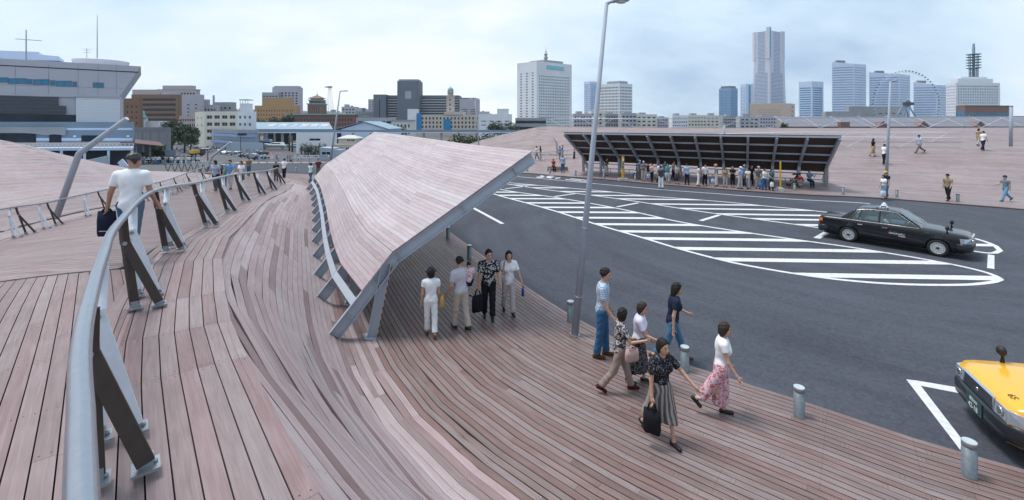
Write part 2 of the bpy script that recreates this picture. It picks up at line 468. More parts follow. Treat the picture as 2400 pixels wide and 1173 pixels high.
# edge of the hump strip seen from the road edge: (s, d, z)
_bs = []
for t in frange(0.0, RCX.L, 160):
    p = RCX.at(t) + RCX.nrm(t) * (AW - .05 if t < RC.L - 2 else lerp(AW - .05, 0, sstep((t - RC.L + 2) / 4))); z = RCX.at(t).z - 0.065
    s_, d_ = K.project(p)
    if not _bs or s_ > _bs[-1][0] + 0.05: _bs.append((s_, d_, z))
_bs = np.array(_bs)
def dbound(s): return float(np.interp(s, _bs[:, 0], _bs[:, 1]))
def zbound(s): return float(np.interp(s, _bs[:, 0], _bs[:, 2]))
def MB_plaza(s, d):
    p = K.at(s) - K.nrm(s, 1.5) * d
    db = dbound(s); df = min(interp(s, [0, 8, 15, 22, 30, 45], [4.6, 4.9, 5.45, 5.5, 5.3, 4.8]), 0.70 * db)
    t = (d - df) / max(0.2, db - df)
    z = zbound(s) * (0.25 * sstep(t) + 0.75 * max(0, min(1, t)) ** 1.15) if t > 0 else 0.0
    if 0 < t < 1:
        z += 0.06 * t * (1 - t) * 4 * mnoise.noise(Vector((s * 0.45, d * 0.2, 3.3)))
    p.z = z + DZ
    return p
def hump_M(s, d):
    n = RC.nrm(s, 1.0); p = RC.at(s) + n * d
    k = round(s / 1.1)
    p.z += -0.03 * max(0, d) ** 2 / 1.2 + 0.018 * math.sin(k * 1.7) * (0.35 + max(0, d))
    return p
zL = TPS(RAILP + [(-17.5, 35.5, .35), (-20.5, 40, .12), (-25.5, 43.2, .03), (-38, 45.5, -.1), (-5, 1.5, 2.86), (-8, 1, 2.8), (-12, 2, 2.3), (-8, 6.0, 2.52), (-6.6, 4, 2.76), (-10.5, 7, 2.05),
          (-11, 6, 1.85), (-14, 10.5, 1.42), (-16.5, 14.4, 1.12), (-19.3, 18.6, .6), (-20.3, 22, .55), (-21.2, 26, .35), (-23.8, 32, .02), (-27, 39.5, .0), (-29, 44.5, .0),
          (-12.7, 14.2, 1.75), (-14.5, 20, 1.42), (-17, 25, 1.22), (-19.5, 31, .35)])
def straight(ang, org=(0, 0)):
    u = Vector((math.cos(ang), math.sin(ang), 0)); v = Vector((-u.y, u.x, 0)); o = Vector((*org, 0))
    def M(s, d):
        p = o + u * s + v * d; p.z = zL(p.x, p.y); return p
    def inv(x, y):
        q = Vector((x, y, 0)) - o; return (q.dot(u), q.dot(v))
    return M, inv

deck = tag(ob('wooden_deck', None), 'undulating deck of weathered hardwood planks sloping down to the road', None, None, 'structure')
pl = []
s_end = K.L
sK0 = 1.0
poly = [(sK0, 0.0)] + [(s, 0.0) for s in frange(sK0 + 1, s_end - 1, 30)] + [(s_end - .5, 0)] + [(s, dbound(s)) for s in reversed(frange(max(sK0, _bs[0, 0]), min(s_end - .5, _bs[-1, 0]), 90))]
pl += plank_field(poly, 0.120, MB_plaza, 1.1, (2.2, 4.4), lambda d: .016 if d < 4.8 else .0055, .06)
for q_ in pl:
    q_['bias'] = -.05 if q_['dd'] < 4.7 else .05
    q_['m'] = WOODDIM if q_['dd'] < random.uniform(4.2, 6.0) else (WOODSLOPE if random.random() < .88 else WOOD)                              # flat part darker for lesser sheen, slope paler against shade, all in colour
seams, s_ = [], 0.0
while s_ < RC.L: seams.append(s_); s_ += 1.1 * random.choice((1, 2, 2))
hp = [(0.2, -0.16), (RC.L - 0.1, -0.16), (RC.L - .1, AW), (0.2, AW)]
pl += plank_field(hp, 0.130, hump_M, 1.1, (1.6, 2.4), 0.009, .05, seam=seams)
# left of the rail: boards along the walk close by, boards across it further off
M1, inv1 = straight(R(133), (-4, 3))
M2, inv2 = straight(R(-17), (-9, 7.1))
redge = [RC.at(t) - RC.nrm(t, 1.0) * 0.165 for t in frange(0.3, RC.L, 70)]
y_s = 7.05
c1 = [(p.x + .12, p.y + .02) for p in redge if p.y < y_s]; c1 = c1 + [(c1[-1][0] - .05, y_s), (-12.0, y_s), (-12.0, 0.6), (c1[0][0] - .5, c1[0][1])]
M1b = lambda s, d: M1(s, d) - Vector((0, 0, .016))
pl += plank_field([inv1(*p) for p in dense(c1, .4)], 0.120, M1b, 1.1, (2.0, 3.6), 0.009, .05)
LRAIL = [(-9.5, 3.6), (-11.6, 7.2), (-14, 10.5), (-16.5, 14.4), (-19.3, 18.6), (-20.3, 22), (-21.3, 26), (-23.6, 31), (-25.4, 35), (-27, 39.5), (-28.1, 43.4)]
LC = Curve(LRAIL)
c2 = [(p.x, p.y) for p in redge if p.y > y_s + .06]
tail = [RCX.at(t) for t in frange(RC.L, RCX.L, 12)]
c2 = [(c2[0][0] + .02, y_s + .01)] + c2 + [(p.x, p.y) for p in tail] + [(-28.6, 44.3)] + [(p.x, p.y) for p in [LC.at(t) - LC.nrm(t) * .30 for t in frange(LC.L, 0, 60)] if p.y > y_s + .05] + [(-12.0, y_s + .01)]
pl += plank_field([inv2(*p) for p in c2], 0.122, M2, 1.2, (2.0, 3.6), 0.008)
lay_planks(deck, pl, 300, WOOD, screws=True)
# dark joists and membrane that show through the joints
sheet('underlay', lambda s, d: MB_plaza(s, d * dbound(s)), frange(sK0, s_end - .5, 70), frange(0.004, 1, 22), UNDER, 0.17, deck)
sheet('underlay', hump_M, [1.1 * k for k in range(1, int(RC.L / 1.1))], [-.15, .2, .6, .9, AW - .01], UNDER, 0.10, deck)
def under_left(s, w):
    r = RCX.at(s * RCX.L); l = LC.at(s * LC.L); x, y = lerp(r.x, l.x - .4, w), lerp(r.y, l.y, w)
    return Vector((x, y, zL(x, y)))
sheet('underlay', under_left, frange(0.03, 1, 50), frange(0.02, 1, 14), UNDER, 0.08, deck)

# ------------------------------------------------------------------ the hill on the left
def ruled(A, B, zprof):
    def M(s, w):
        a, b = A.at(s * A.L), B.at(s * B.L); p = a.lerp(b, w); p.z = zprof(s, w, a, b); return p
    return M
CREST_L = Curve([(-42, 8, 4.8), (-40, 14, 4.8), (-37, 22, 4.55), (-35.2, 27, 4.15), (-34.3, 30, 3.83), (-35, 34, 2.75), (-36, 38, 1.75), (-37.7, 44, .3), (-38.3, 45.6, .06)])
VAL_L = Curve([tuple((LC.at(t) - LC.nrm(t) * .30).xy) for t in frange(2.0, LC.L, 14)] + [(-29.0, 44.5)])
def zhill(s, w, a, b):
    z0 = zL(a.x, a.y)
    t = max(0, (w - .10) / .90)
    return lerp(z0 - 0.12 * math.sin(min(1, w / .2) * math.pi), b.z, 0.35 * t + 0.65 * sstep(t) if t > 0 else 0)
Mh = ruled(VAL_L, CREST_L, zhill)
hill = tag(ob('wooden_hill', None), 'left rising roof of the deck', None, None, 'structure')
LEN = 46.0
hpl = plank_field([(0, 0), (LEN, 0), (LEN, 16), (0, 16)], 0.135, lambda s, d: Mh(s / LEN, d / 16.0), 1.5, (2.2, 4.6), 0.010)
lay_planks(hill, hpl, 0, WOODSLOPE)
sheet('underlay', Mh, frange(0, 1, 50), frange(0, 1, 16), UNDER, 0.04, hill)
hb = MB()
cp = [CREST_L.at(t) for t in frange(0, CREST_L.L, 40)]
for i in range(39):
    a, b = cp[i], cp[i + 1]
    hb.quad(a, b, Vector((b.x - 1.5, b.y, -8.2)), Vector((a.x - 1.5, a.y, -8.2)))
hb.build('side_wall', mat('hill_side_wall', (0.30, 0.28, 0.28), .8), hill)

# ------------------------------------------------------------------ the far hill across the road
K2 = Curve([(-14, 55), (-9, 51.5), (-4, 47.6), (.2, 44.1), (2.06, 43.2), (4.33, 41.3), (7.46, 39.2), (10.5, 36.7), (13.2, 34.65), (16.9, 32.2), (20.3, 30.5), (22.7, 29.8), (24.7, 28.85), (26.3, 27.6), (27.8, 26.5), (29.2, 25.3), (31.5, 22.6), (33.2, 19), (33.8, 15), (33.5, 10)])
CREST_R = Curve([(-24, 74, -1.2), (-16, 75, -.2), (-9, 74, .9), (-4.9, 72, 2.15), (0, 72.6, 3.35), (4.8, 72, 4.3), (10, 68.5, 4.3), (17, 65, 4.25), (23.6, 62, 4.2), (33, 58, 4.25), (43.5, 54.5, 4.3), (51, 53, 4.35), (59, 52, 4.4), (70, 50, 4.4), (84, 46, 4.4)])
def zfar(s, w, a, b):
    f = interp(s, [0, .28, .45, .62, 1], [.45, .45, .62, .95, 1.0])
    zr = interp(w, [0, .17, .25, .45, .57, .63, .85, 1], [DZ, DZ, .35, 2.0, 2.75, 2.85, 4.0, 4.35])
    zl = interp(w, [0, .2, .42, .55, .8, 1], [DZ, DZ, .38, .7, 3.2, 4.35])
    t = sstep((s - .25) / .35)
    return lerp(zl, zr, t) * (b.z / 4.35) if b.z > 0.5 else lerp(DZ, b.z, w)
Mf = ruled(K2, CREST_R, zfar)
def Mfar_at(x, y):
    """height of the far hill under a point"""
    best = None
    for i in range(0, 101):
        a, b = K2.at(i / 100 * K2.L), CREST_R.at(i / 100 * CREST_R.L)
        d = Vector((b.x - a.x, b.y - a.y)); q = Vector((x - a.x, y - a.y)); w = q.dot(d) / d.length_squared
        e = abs(d.x * q.y - d.y * q.x) / d.length
        if best is None or e < best[0]: best = (e, i / 100, w)
    return Mf(best[1], max(0, min(1, best[2]))).z
fhill = tag(ob('far_wooden_hill', None), 'wooden hill rising beyond the road', None, None, 'structure')
LENF, WF = 88.0, 27.0
fpl = plank_field([(0, 0.24), (LENF, 0.24), (LENF, WF), (0, WF)], 0.19, lambda s, d: Mf(s / LENF, d / WF), 2.2, (2.6, 6.0), 0.014)
lay_planks(fhill, fpl, 0, WOODHILL)
sheet('underlay', Mf, frange(0, 1, 90), frange(0.01, 1, 26), UNDER, 0.05, fhill)
eb = MB()
ep = [K2.at(t) for t in frange(0, K2.L, 120)]
for i in range(119):
    a, b = ep[i], ep[i + 1]; n0 = -K2.nrm(i / 119 * K2.L); n1 = -K2.nrm((i + 1) / 119 * K2.L); z1, z0 = Vector((0, 0, .055)), Vector((0, 0, -.05))
    eb.quad(a + z0, b + z0, b + z1, a + z1); eb.quad(a + z1, b + z1, b + n1 * .2 + z1, a + n0 * .2 + z1)
eb.build('kerb_board', mat('dark_kerb_board', (0.075, 0.045, 0.038), .6), fhill)
bw = MB(); bp_ = [CREST_R.at(t) for t in frange(0, CREST_R.L, 40)]
for i in range(39):
    a, b = bp_[i], bp_[i + 1]; bw.quad(a, b, Vector((b.x, b.y + 1.5, -8.2)), Vector((a.x, a.y + 1.5, -8.2)))
bw.build('back_wall', mat('hill_side_wall', (0.3, .28, .28)), fhill)

# ------------------------------------------------------------------ road
def asphalt():
    m = bpy.data.materials.new('asphalt'); m.use_nodes = True; nt = m.node_tree; N, L = nt.nodes, nt.links; b = N['Principled BSDF']
    t = N.new('ShaderNodeTexCoord')
    a = N.new('ShaderNodeTexNoise'); a.inputs['Scale'].default_value = .35; a.inputs['Detail'].default_value = 7; L.new(t.outputs['Object'], a.inputs['Vector'])
    mp = N.new('ShaderNodeMapping'); mp.inputs['Rotation'].default_value = (0, 0, R(-32)); mp.inputs['Scale'].default_value = (.25, 2.6, 1); L.new(t.outputs['Object'], mp.inputs[0])
    w = N.new('ShaderNodeTexNoise'); w.inputs['Scale'].default_value = .8; w.inputs['Detail'].default_value = 5; L.new(mp.outputs[0], w.inputs['Vector'])
    g = N.new('ShaderNodeTexNoise'); g.inputs['Scale'].default_value = 26; g.inputs['Detail'].default_value = 6; g.inputs['Roughness'].default_value = .8; L.new(t.outputs['Object'], g.inputs['Vector'])
    def mm(op, x, y):
        n = N.new('ShaderNodeMath'); n.operation = op
        for i, v in enumerate((x, y)):
            if isinstance(v, (int, float)): n.inputs[i].default_value = v
            else: L.new(v, n.inputs[i])
        return n.outputs[0]
    # worn wheel lanes follow the turning loop: stretched noise in (radius, angle) about its centre
    sp = N.new('ShaderNodeSeparateXYZ'); L.new(t.outputs['Object'], sp.inputs[0]); dx, dy = mm('SUBTRACT', sp.outputs[0], 17.0), mm('SUBTRACT', sp.outputs[1], 22.0)
    rad = mm('SQRT', mm('ADD', mm('MULTIPLY', dx, dx), mm('MULTIPLY', dy, dy)), 0); ang = mm('ARCTAN2', dy, dx)
    cb = N.new('ShaderNodeCombineXYZ'); L.new(mm('MULTIPLY', rad, .9), cb.inputs[0]); L.new(mm('MULTIPLY', ang, 1.6), cb.inputs[1])
    w2 = N.new('ShaderNodeTexNoise'); w2.inputs['Scale'].default_value = 1.5; w2.inputs['Detail'].default_value = 8; w2.inputs['Roughness'].default_value = .62; L.new(cb.outputs[0], w2.inputs['Vector'])
    sk = N.new('ShaderNodeTexVoronoi'); sk.inputs['Scale'].default_value = 16; L.new(t.outputs['Object'], sk.inputs['Vector'])
    v = mm('ADD', mm('ADD', mm('MULTIPLY', a.outputs[0], .22), mm('MULTIPLY', w2.outputs[0], .40)), mm('MULTIPLY', g.outputs[0], .46))
    v = mm('ADD', v, mm('MULTIPLY', mm('SUBTRACT', sk.outputs['Color'], .5), .16))
    r = N.new('ShaderNodeValToRGB'); L.new(v, r.inputs[0]); e = r.color_ramp.elements
    e[0].position, e[0].color = .36, (.033, .037, .049, 1); e[1].position, e[1].color = .74, (.083, .090, .114, 1)
    L.new(r.outputs[0], b.inputs['Base Color']); b.inputs['Roughness'].default_value = .82; b.inputs['Specular IOR Level'].default_value = .25
    bp = N.new('ShaderNodeBump'); bp.inputs['Strength'].default_value = .6; bp.inputs['Distance'].default_value = .006; L.new(g.outputs[0], bp.inputs['Height']); L.new(bp.outputs[0], b.inputs['Normal'])
    return m
ASPH = asphalt()
ASPH2 = mat('street_asphalt', (.085, .085, .095), .9, 0, .15, .6)
def flat_poly(name, pts, material, z=0.0, parent=None):
    bm = bmesh.new(); vs = [bm.verts.new((p[0], p[1], z)) for p in pts]; f = bm.faces.new(vs)
    if f.normal.z < 0: f.normal_flip()
    bmesh.ops.triangulate(bm, faces=[f]); bm.normal_update()
    for q in bm.faces:
        if q.normal.z < 0: q.normal_flip()
    me = bpy.data.meshes.new(name); bm.to_mesh(me); bm.free(); me.materials.append(material)
    return ob(name, me, parent)
kp = [tuple(K.at(t).xy) for t in frange(0.2, K.L, 90)]
k2p = [tuple(K2.at(t).xy) for t in frange(0, K2.L, 90)]
tag(flat_poly('road', [q for q in kp if q[0] > -29.5] + [(-31.5, 46.0), (-36.5, 54.5), (-20, 55.5)] + k2p + [(30, 2)], ASPH), 'dark asphalt turning loop', None, None, 'structure')

# ------------------------------------------------------------------ painted markings (sheets on the asphalt)
PAINT = mat('road_paint', (.58, .60, .61), .6, 0, .18, 7.0, .3, 30)
def stripe_path(pix, w, closed=False):
    """a painted line of true width along ground points read in the photograph"""
    pts = [Vector((*G(*p).xy, 0)) for p in pix]; b = MB(); k = len(pts); L_, R_ = [], []
    for i in range(k):
        a = pts[i - 1] if (i or closed) else pts[i]; c = pts[(i + 1) % k] if (i < k - 1 or closed) else pts[i]
        d = (c - a).normalized(); n = Vector((-d.y, d.x, 0)); ww = w[i] if isinstance(w, list) else w
        z = Vector((0, 0, .004)); L_.append(pts[i] + n * ww / 2 + z); R_.append(pts[i] - n * ww / 2 + z)
    for i in range(k if closed else k - 1): j = (i + 1) % k; b.quad(R_[i], R_[j], L_[j], L_[i])
    return b
def marking(name, b, label=None):
    return tag(b.build(name, PAINT), label, None, None, 'structure')
def spl(pix, n=8):
    c = Curve([(p[0], p[1]) for p in pix], 4.0); return [tuple(c.at(t).xy) for t in frange(0, c.L, n * len(pix))]
# near hatched island: upper and lower outline
up1 = [(1155, 441), (1205, 450), (1300, 463), (1400, 480), (1500, 500), (1580, 518), (1660, 532), (1780, 550), (1900, 567), (1980, 578), (2070, 592), (2160, 607), (2240, 622), (2300, 636), (2330, 646), (2345, 655)]
lo1 = [(1145, 451), (1180, 462), (1240, 478), (1310, 498), (1400, 527), (1500, 556), (1600, 586), (1700, 612), (1780, 628), (1870, 643), (1960, 655), (2060, 664), (2160, 668), (2260, 668), (2310, 664), (2338, 659), (2345, 655)]
up2 = [(1175, 427), (1240, 433), (1330, 441), (1420, 449), (1510, 459), (1600, 466), (1700, 474), (1800, 484), (1920, 496), (2060, 515), (2180, 537), (2270, 556), (2315, 569), (2338, 580), (2344, 588)]
lo2 = [(1172, 429), (1230, 438), (1310, 449), (1400, 460), (1500, 474), (1600, 490), (1690, 503), (1800, 518), (1910, 533), (2050, 553), (2160, 570), (2252, 584), (2300, 592), (2328, 594), (2342, 591), (2344, 588)]
def ground_poly(pix): return [tuple(G(*p).xy) for p in pix]
mk = MB()
for path in (up1, lo1, up2, lo2):
    s = stripe_path(spl(path, 5), .17); mk.add(s.v, s.f)
marking('island_outline', mk)
def hatch(up, lo, slope, rows, w0, name):
    """bars that run across the island, clipped to its outline in plan"""
    poly = ground_poly(spl(up, 5) + list(reversed(spl(lo, 5))))
    for (x, y, sl, h) in rows:
        a, b_ = G(x, y), G(x + 100, y + sl); d = (b_ - a); d.z = 0; d.normalize(); n = Vector((-d.y, d.x, 0))
        inv = lambda q: ((Vector((*q, 0)) - Vector((a.x, a.y, 0))).dot(d), (Vector((*q, 0)) - Vector((a.x, a.y, 0))).dot(n))
        pp = [inv(q) for q in poly]; wd = h
        i0, i1 = intervals(pp, -wd / 2), intervals(pp, wd / 2)
        if not i0 or not i1: continue
        o = Vector((a.x, a.y, .0075)); f = lambda s_, d_: o + d * s_ + n * d_
        b = MB(); b.quad(f(i0[0][0], -wd / 2), f(i0[-1][1], -wd / 2), f(i1[-1][1], wd / 2), f(i1[0][0], wd / 2)); marking(name, b)
rows1 = [(1180, 451, .3, .42), (1220, 458.5, .3, .42), (1260, 466.5, .4, .42), (1310, 476.5, .4, .42), (1370, 487, .5, .42), (1420, 498.5, .6, .42), (1500, 512, .8, .42), (1500, 527, 1, .42), (1600, 544.5, 1.1, .42), (1700, 562, 1.3, .42), (1800, 586, 1.4, .42), (1900, 612, 1.5, .42), (2100, 649, 1.7, .42)]
hatch(up1, lo1, 0, rows1, .42, 'hatch_bar')
rows2 = [(1230, 434.5, .5, .38), (1300, 441, .6, .38), (1370, 450, .9, .38), (1450, 459, 1.1, .38), (1560, 468, 1.2, .38), (1600, 479.5, 1.3, .38), (1750, 491.5, 1.5, .38), (1800, 504, 1.6, .38), (1850, 515, 1.7, .38), (1950, 529, 1.6, .38), (2150, 546, 1.6, .38), (2290, 575, 1.6, .38)]
hatch(up2, lo2, 0, rows2, .38, 'hatch_bar')
for name, pix, w in [('lane_line', spl([(1195, 413), (1300, 422), (1400, 431.5), (1550, 445), (1700, 456), (1850, 467), (2000, 475), (2040, 478)], 4), .15),
                     ('bay_line', [(1184, 443), (1235, 437)], .2), ('bay_line', [(1299, 461.5), (1350, 454)], .2), ('bay_line', [(1446, 485.5), (1496, 476)], .2), ('bay_line', [(1642, 518), (1686, 504.5)], .22),
                     ('bay_line', [(1914, 559), (1945, 541)], .25), ('lane_line', [(1100, 483), (1178, 525)], .2), ('lane_line', [(1020, 440), (1052, 457)], .2),
                     ('give_way_bar', [(2323, 598), (2322, 630)], .17)]:
    marking(name, stripe_path(pix, w))
b = MB(); z = .004
tri = [[(2124, 890), (2172, 900), (2268, 913), (2262, 926), (2158, 905), (2156, 904)], [(2124, 890), (2157, 904), (2252, 1028), (2251, 1056)]]
b.add([G(*p) + Vector((0, 0, z)) for p in [(2124, 890), (2150, 893), (2268, 913), (2266, 926), (2158, 905), (2254, 1030), (2251, 1056)]], [(0, 4, 3, 2, 1), (0, 6, 5, 4)])
marking('bay_line', b)
# arrow and word painted flat by the far kerb
b = MB()
for q in [[(1255, 415.5), (1300, 412), (1302, 413.6), (1262, 417.2)], [(1264, 412.6), (1270, 412), (1304, 418.6), (1296, 420.2)], [(1296, 420.2), (1290, 418.4), (1314, 416.4), (1313, 418)]]:
    b.add([G(*p) + Vector((0, 0, z)) for p in q], [(0, 1, 2, 3)])
for q in [[(1323, 421.5), (1327, 420.6), (1376, 425.5), (1372, 426.6)], [(1335, 419.6), (1375, 424), (1378, 423), (1338, 418.7)], [(1358, 426), (1363, 424.6), (1380, 426.5), (1378, 428)]]:
    b.add([G(*p) + Vector((0, 0, z)) for p in q], [(0, 1, 2, 3)])
marking('painted_arrow', b)

# ------------------------------------------------------------------ the street beyond and the ground of the city
def zstreet(y, ratio=0.0):
    """the street falls from the pier roof to the town; further left it lies lower beside the deck"""
    zr = interp(y, [46, 54, 60, 75, 90, 105, 130, 170, 200, 260], [-.03, -.12, -.5, -2.0, -3.3, -4.5, -6, -7.5, -8, -8])
    zl = interp(y, [46, 60, 75, 90, 105, 130, 170, 200, 260], [-1.0, -1.4, -2.2, -3.45, -4.65, -6.2, -7.6, -8, -8])
    return lerp(zr, zl, sstep((-ratio - .64) / .06))
ys = [46.6, 50, 55, 60, 67, 75, 90, 105, 118, 130, 150, 170, 185, 200, 300]
rts = [-1.6, -1.3, -1.1, -.95, -.8, -.70, -.69, -.68, -.67, -.66, -.65, -.64, -.55, -.4, -.2, 0, .3]
tag(sheet('street', lambda y, q: Vector((q * y, y, zstreet(y, q) - .06 - (0 if y > 56 else .05) + (.02 if y > 199 else 0))), ys, rts, ASPH2), 'street ramp', None, None, 'structure')
gb = MB(); gb.quad((-6000, 200, -8.05), (6000, 200, -8.05), (9000, 12000, -8.05), (-9000, 12000, -8.05)); gb.quad((-6000, -200, -8.06), (-41, -200, -8.06), (-41, 200, -8.06), (-6000, 200, -8.06)); gb.quad((61, -200, -8.06), (6000, -200, -8.06), (6000, 200, -8.06), (61, 200, -8.06))
tag(gb.build('ground', mat('city_ground', (.12, .12, .12), .9, 0, .2, .02)), 'city ground', None, None, 'structure')
# ------------------------------------------------------------------ canopies
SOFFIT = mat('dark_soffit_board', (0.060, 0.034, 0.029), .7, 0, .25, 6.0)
YEL = mat('yellow_paint', (.62, .36, .02), .5, 0, .05)
def frame_interp(vals, s):
    k = max(0, min(len(vals) - 2, int(math.floor(s)))); return vals[k].lerp(vals[k + 1], s - k)
def make_canopy(root, prof, feet, dirs, n_single, roof_mat, lower_d, strip=False, purl=(), lowpurl=(), over=0.10, stiff=False):
    """prof: foot z, knee (d, z), tip (d, z), column base d; feet/dirs: one per frame"""
    fz, (kd, kz), (td, tz), cd, cz = prof
    n = len(feet)
    def pt(k, d, z):
        p = feet[k] + dirs[k] * d; return Vector((p.x, p.y, z))
    foot = [pt(k, 0, fz) for k in range(n)]; knee = [pt(k, kd, kz) for k in range(n)]; tip = [pt(k, td, tz) for k in range(n)]
    ld = lower_d; lz = fz + (kz - fz) * ld / kd
    low = [pt(k, ld, lz) for k in range(n)]
    for k in range(n):
        side = Vector((dirs[k].y, -dirs[k].x, 0)); b = MB()
        up1 = side.cross((knee[k] - foot[k]).normalized()); up1 = up1 if up1.z > 0 else -up1
        up2 = side.cross((tip[k] - knee[k]).normalized()); up2 = up2 if up2.z > 0 else -up2
        e1 = (foot[k] - knee[k]).normalized() * .30
        b.ibeam(foot[k] + e1, knee[k], .27, .17, up1, .022, .014, 0, -.135)
        b.ibeam(knee[k] + (tip[k] - knee[k]).normalized() * .02, tip[k], .27, .17, up2, .022, .014, 0, -.135)
        if stiff and k < 2:
            for a_, b_, u_, t_ in [(foot[k], knee[k], up1, .22), (foot[k], knee[k], up1, .66), (knee[k], tip[k], up2, .04), (knee[k], tip[k], up2, .48), (knee[k], tip[k], up2, .86)]:
                q = a_.lerp(b_, t_) - u_ * .135; d_ = (b_ - a_).normalized()
                b.bar(q - d_ * .006, q + d_ * .006, .16, .224, u_)
        b.build('beam', STEEL, root)
        c = MB(); cb = pt(k, cd, cz); ct = pt(k, kd - .10, kz - .22); ax = (ct - cb).normalized()
        u3 = side.cross(ax)
        c.ibeam(cb, ct, .22, .20, u3, .018, .014); c.bar(cb - ax * .0, cb + ax * .02, .3, .3, u3)
        col = c.build('column', STEEL, root)
        if strip and (k == 0 or k == n - 1):
            w = MB(); e0 = cb + dirs[k] * .125; e1_ = ct + dirs[k] * .125
            for j in range(22): w.bar(e0.lerp(e1_, (j + .06) / 22), e0.lerp(e1_, (j + .94) / 22), .06, .02, u3, j % 2)
            w.build('warning_strip', [BLACK, YEL], col)
    bay = sum((feet[k + 1] - feet[k]).length for k in range(n - 1)) / (n - 1)
    def M_of(a, b, lift):
        L = (b[0] - a[0]).length
        def M(s, d):
            q = s / bay; k = max(0, min(n - 2, int(math.floor(q + 1e-6)))); t = q - k
            p0 = a[k].lerp(a[k + 1], t); p1 = b[k].lerp(b[k + 1], t); p = p0.lerp(p1, d / L); p.z += lift; return p
        return M, L
    top = bay * (n - 1) + over
    planks = []
    for a, b in ((low, knee), (knee, tip)):
        M, L = M_of(a, b, .075)
        planks += plank_field([(-over, .006), (top, .006), (top, L - .006), (-over, L - .006)], L / round(L / .115), M, bay, (bay * 1.0, bay * 2.2), .007, .032)
    lay_planks(root, planks, n_single, roof_mat, 'plank', 'roof_planks')
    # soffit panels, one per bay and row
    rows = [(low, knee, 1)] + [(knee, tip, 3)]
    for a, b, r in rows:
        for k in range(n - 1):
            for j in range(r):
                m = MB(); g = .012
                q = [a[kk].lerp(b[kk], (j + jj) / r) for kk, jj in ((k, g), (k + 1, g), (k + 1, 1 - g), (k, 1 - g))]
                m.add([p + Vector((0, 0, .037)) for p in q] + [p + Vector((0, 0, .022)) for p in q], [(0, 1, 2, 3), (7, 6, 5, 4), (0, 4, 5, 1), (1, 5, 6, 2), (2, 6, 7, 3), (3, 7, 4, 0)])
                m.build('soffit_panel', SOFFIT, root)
    for t, a, b in [(t, knee, tip) for t in purl] + [(t, low, knee) for t in lowpurl]:
        for k in range(n - 1):
            p0, p1 = a[k].lerp(b[k], t), a[k + 1].lerp(b[k + 1], t); d_ = (p1 - p0).normalized(); m = MB()
            m.bar(p0 + d_ * .012 + Vector((0, 0, -.05)), p1 - d_ * .012 + Vector((0, 0, -.05)), .09, .13, (0, 0, 1)); m.build('purlin', STEEL, root)
    return dict(foot=foot, knee=knee, tip=tip, low=low, pt=pt)

feet_px = [(800, 771), (759, 696), (748, 645), (743, 602), (741, 566), (740, 539), (738, 519), (736, 501), (734, 485), (732, 472), (727, 459), (721, 447)]
NF = [G(*p, z=.3) for p in feet_px]; NF = [Vector((p.x - .2, p.y - .03, 0)) for p in NF]
ND = [Vector((math.cos(R(lerp(13.3, 25.5, min(1, k / 7)))), math.sin(R(lerp(13.3, 25.5, min(1, k / 7)))), 0)) for k in range(12)]
can = thing('canopy', 'plank covered steel canopy rising from the deck beside the walkers', 'canopy', NF[0])
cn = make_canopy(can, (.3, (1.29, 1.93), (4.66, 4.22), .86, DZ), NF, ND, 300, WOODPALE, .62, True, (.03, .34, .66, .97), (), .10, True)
m = MB()
for k in range(11):
    a, b = cn['foot'][k].lerp(cn['knee'][k], .36), cn['foot'][k + 1].lerp(cn['knee'][k + 1], .36); d = (b - a).normalized()
    s_ = ND[k]; up = Vector((0, 0, 1)) * 1.29 - s_ * 1.63; up.normalize()
    m = MB(); m.bar(a + d * (-.08 if k == 0 else .01), b - d * .01, .18, .02, Vector((-1.63 * s_.x, -1.63 * s_.y, 1.29)).normalized(), 0, (0, .012)); m.build('tie_plate', STEEL, can)
# benches under it
m = MB(); m.tube([cn['pt'](0, 1.5, .95) + Vector((-.5, .9, 0)), cn['pt'](1, 1.45, .95)], .035); m.build('bench_rail', GALV, can)

kneeA, kneeB = Vector((7.1, 45.0, 0)), Vector((24.55, 34.9, 0)); tipA, tipB = Vector((4.75, 41.7, 0)), Vector((22.95, 31.3, 0))
FF, FD = [], []
for k in range(12):
    kn, tp = kneeA.lerp(kneeB, k / 11), tipA.lerp(tipB, k / 11); d = (tp - kn).normalized(); FD.append(d); FF.append(kn - d * 1.29)
shel = thing('bus_shelter', 'long steel bus shelter with dark underside sheltering the waiting queue', 'shelter', FF[0])
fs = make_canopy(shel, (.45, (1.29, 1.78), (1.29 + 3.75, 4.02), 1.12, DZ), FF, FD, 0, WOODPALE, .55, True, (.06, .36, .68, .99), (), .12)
for hz, off, w, h, nm in ((.86, .55, .07, .10, 'back_rail'), (.45, .95, .34, .07, 'bench_seat')):
    for k in range(11):
        m = MB(); a, b = fs['pt'](k, off, hz), fs['pt'](k + 1, off, hz); d = (b - a).normalized(); m.bar(a + d * .02, b - d * .02, w, h)
        if nm == 'bench_seat': m.bar(a.lerp(b, .5) + Vector((0, 0, -.035)), a.lerp(b, .5) + Vector((0, 0, -.42)), .05, .05, (1, 0, 0))
        m.build(nm, STEEL, shel)

xat_ = lambda px, Y: (px - CX) * Y / FPX
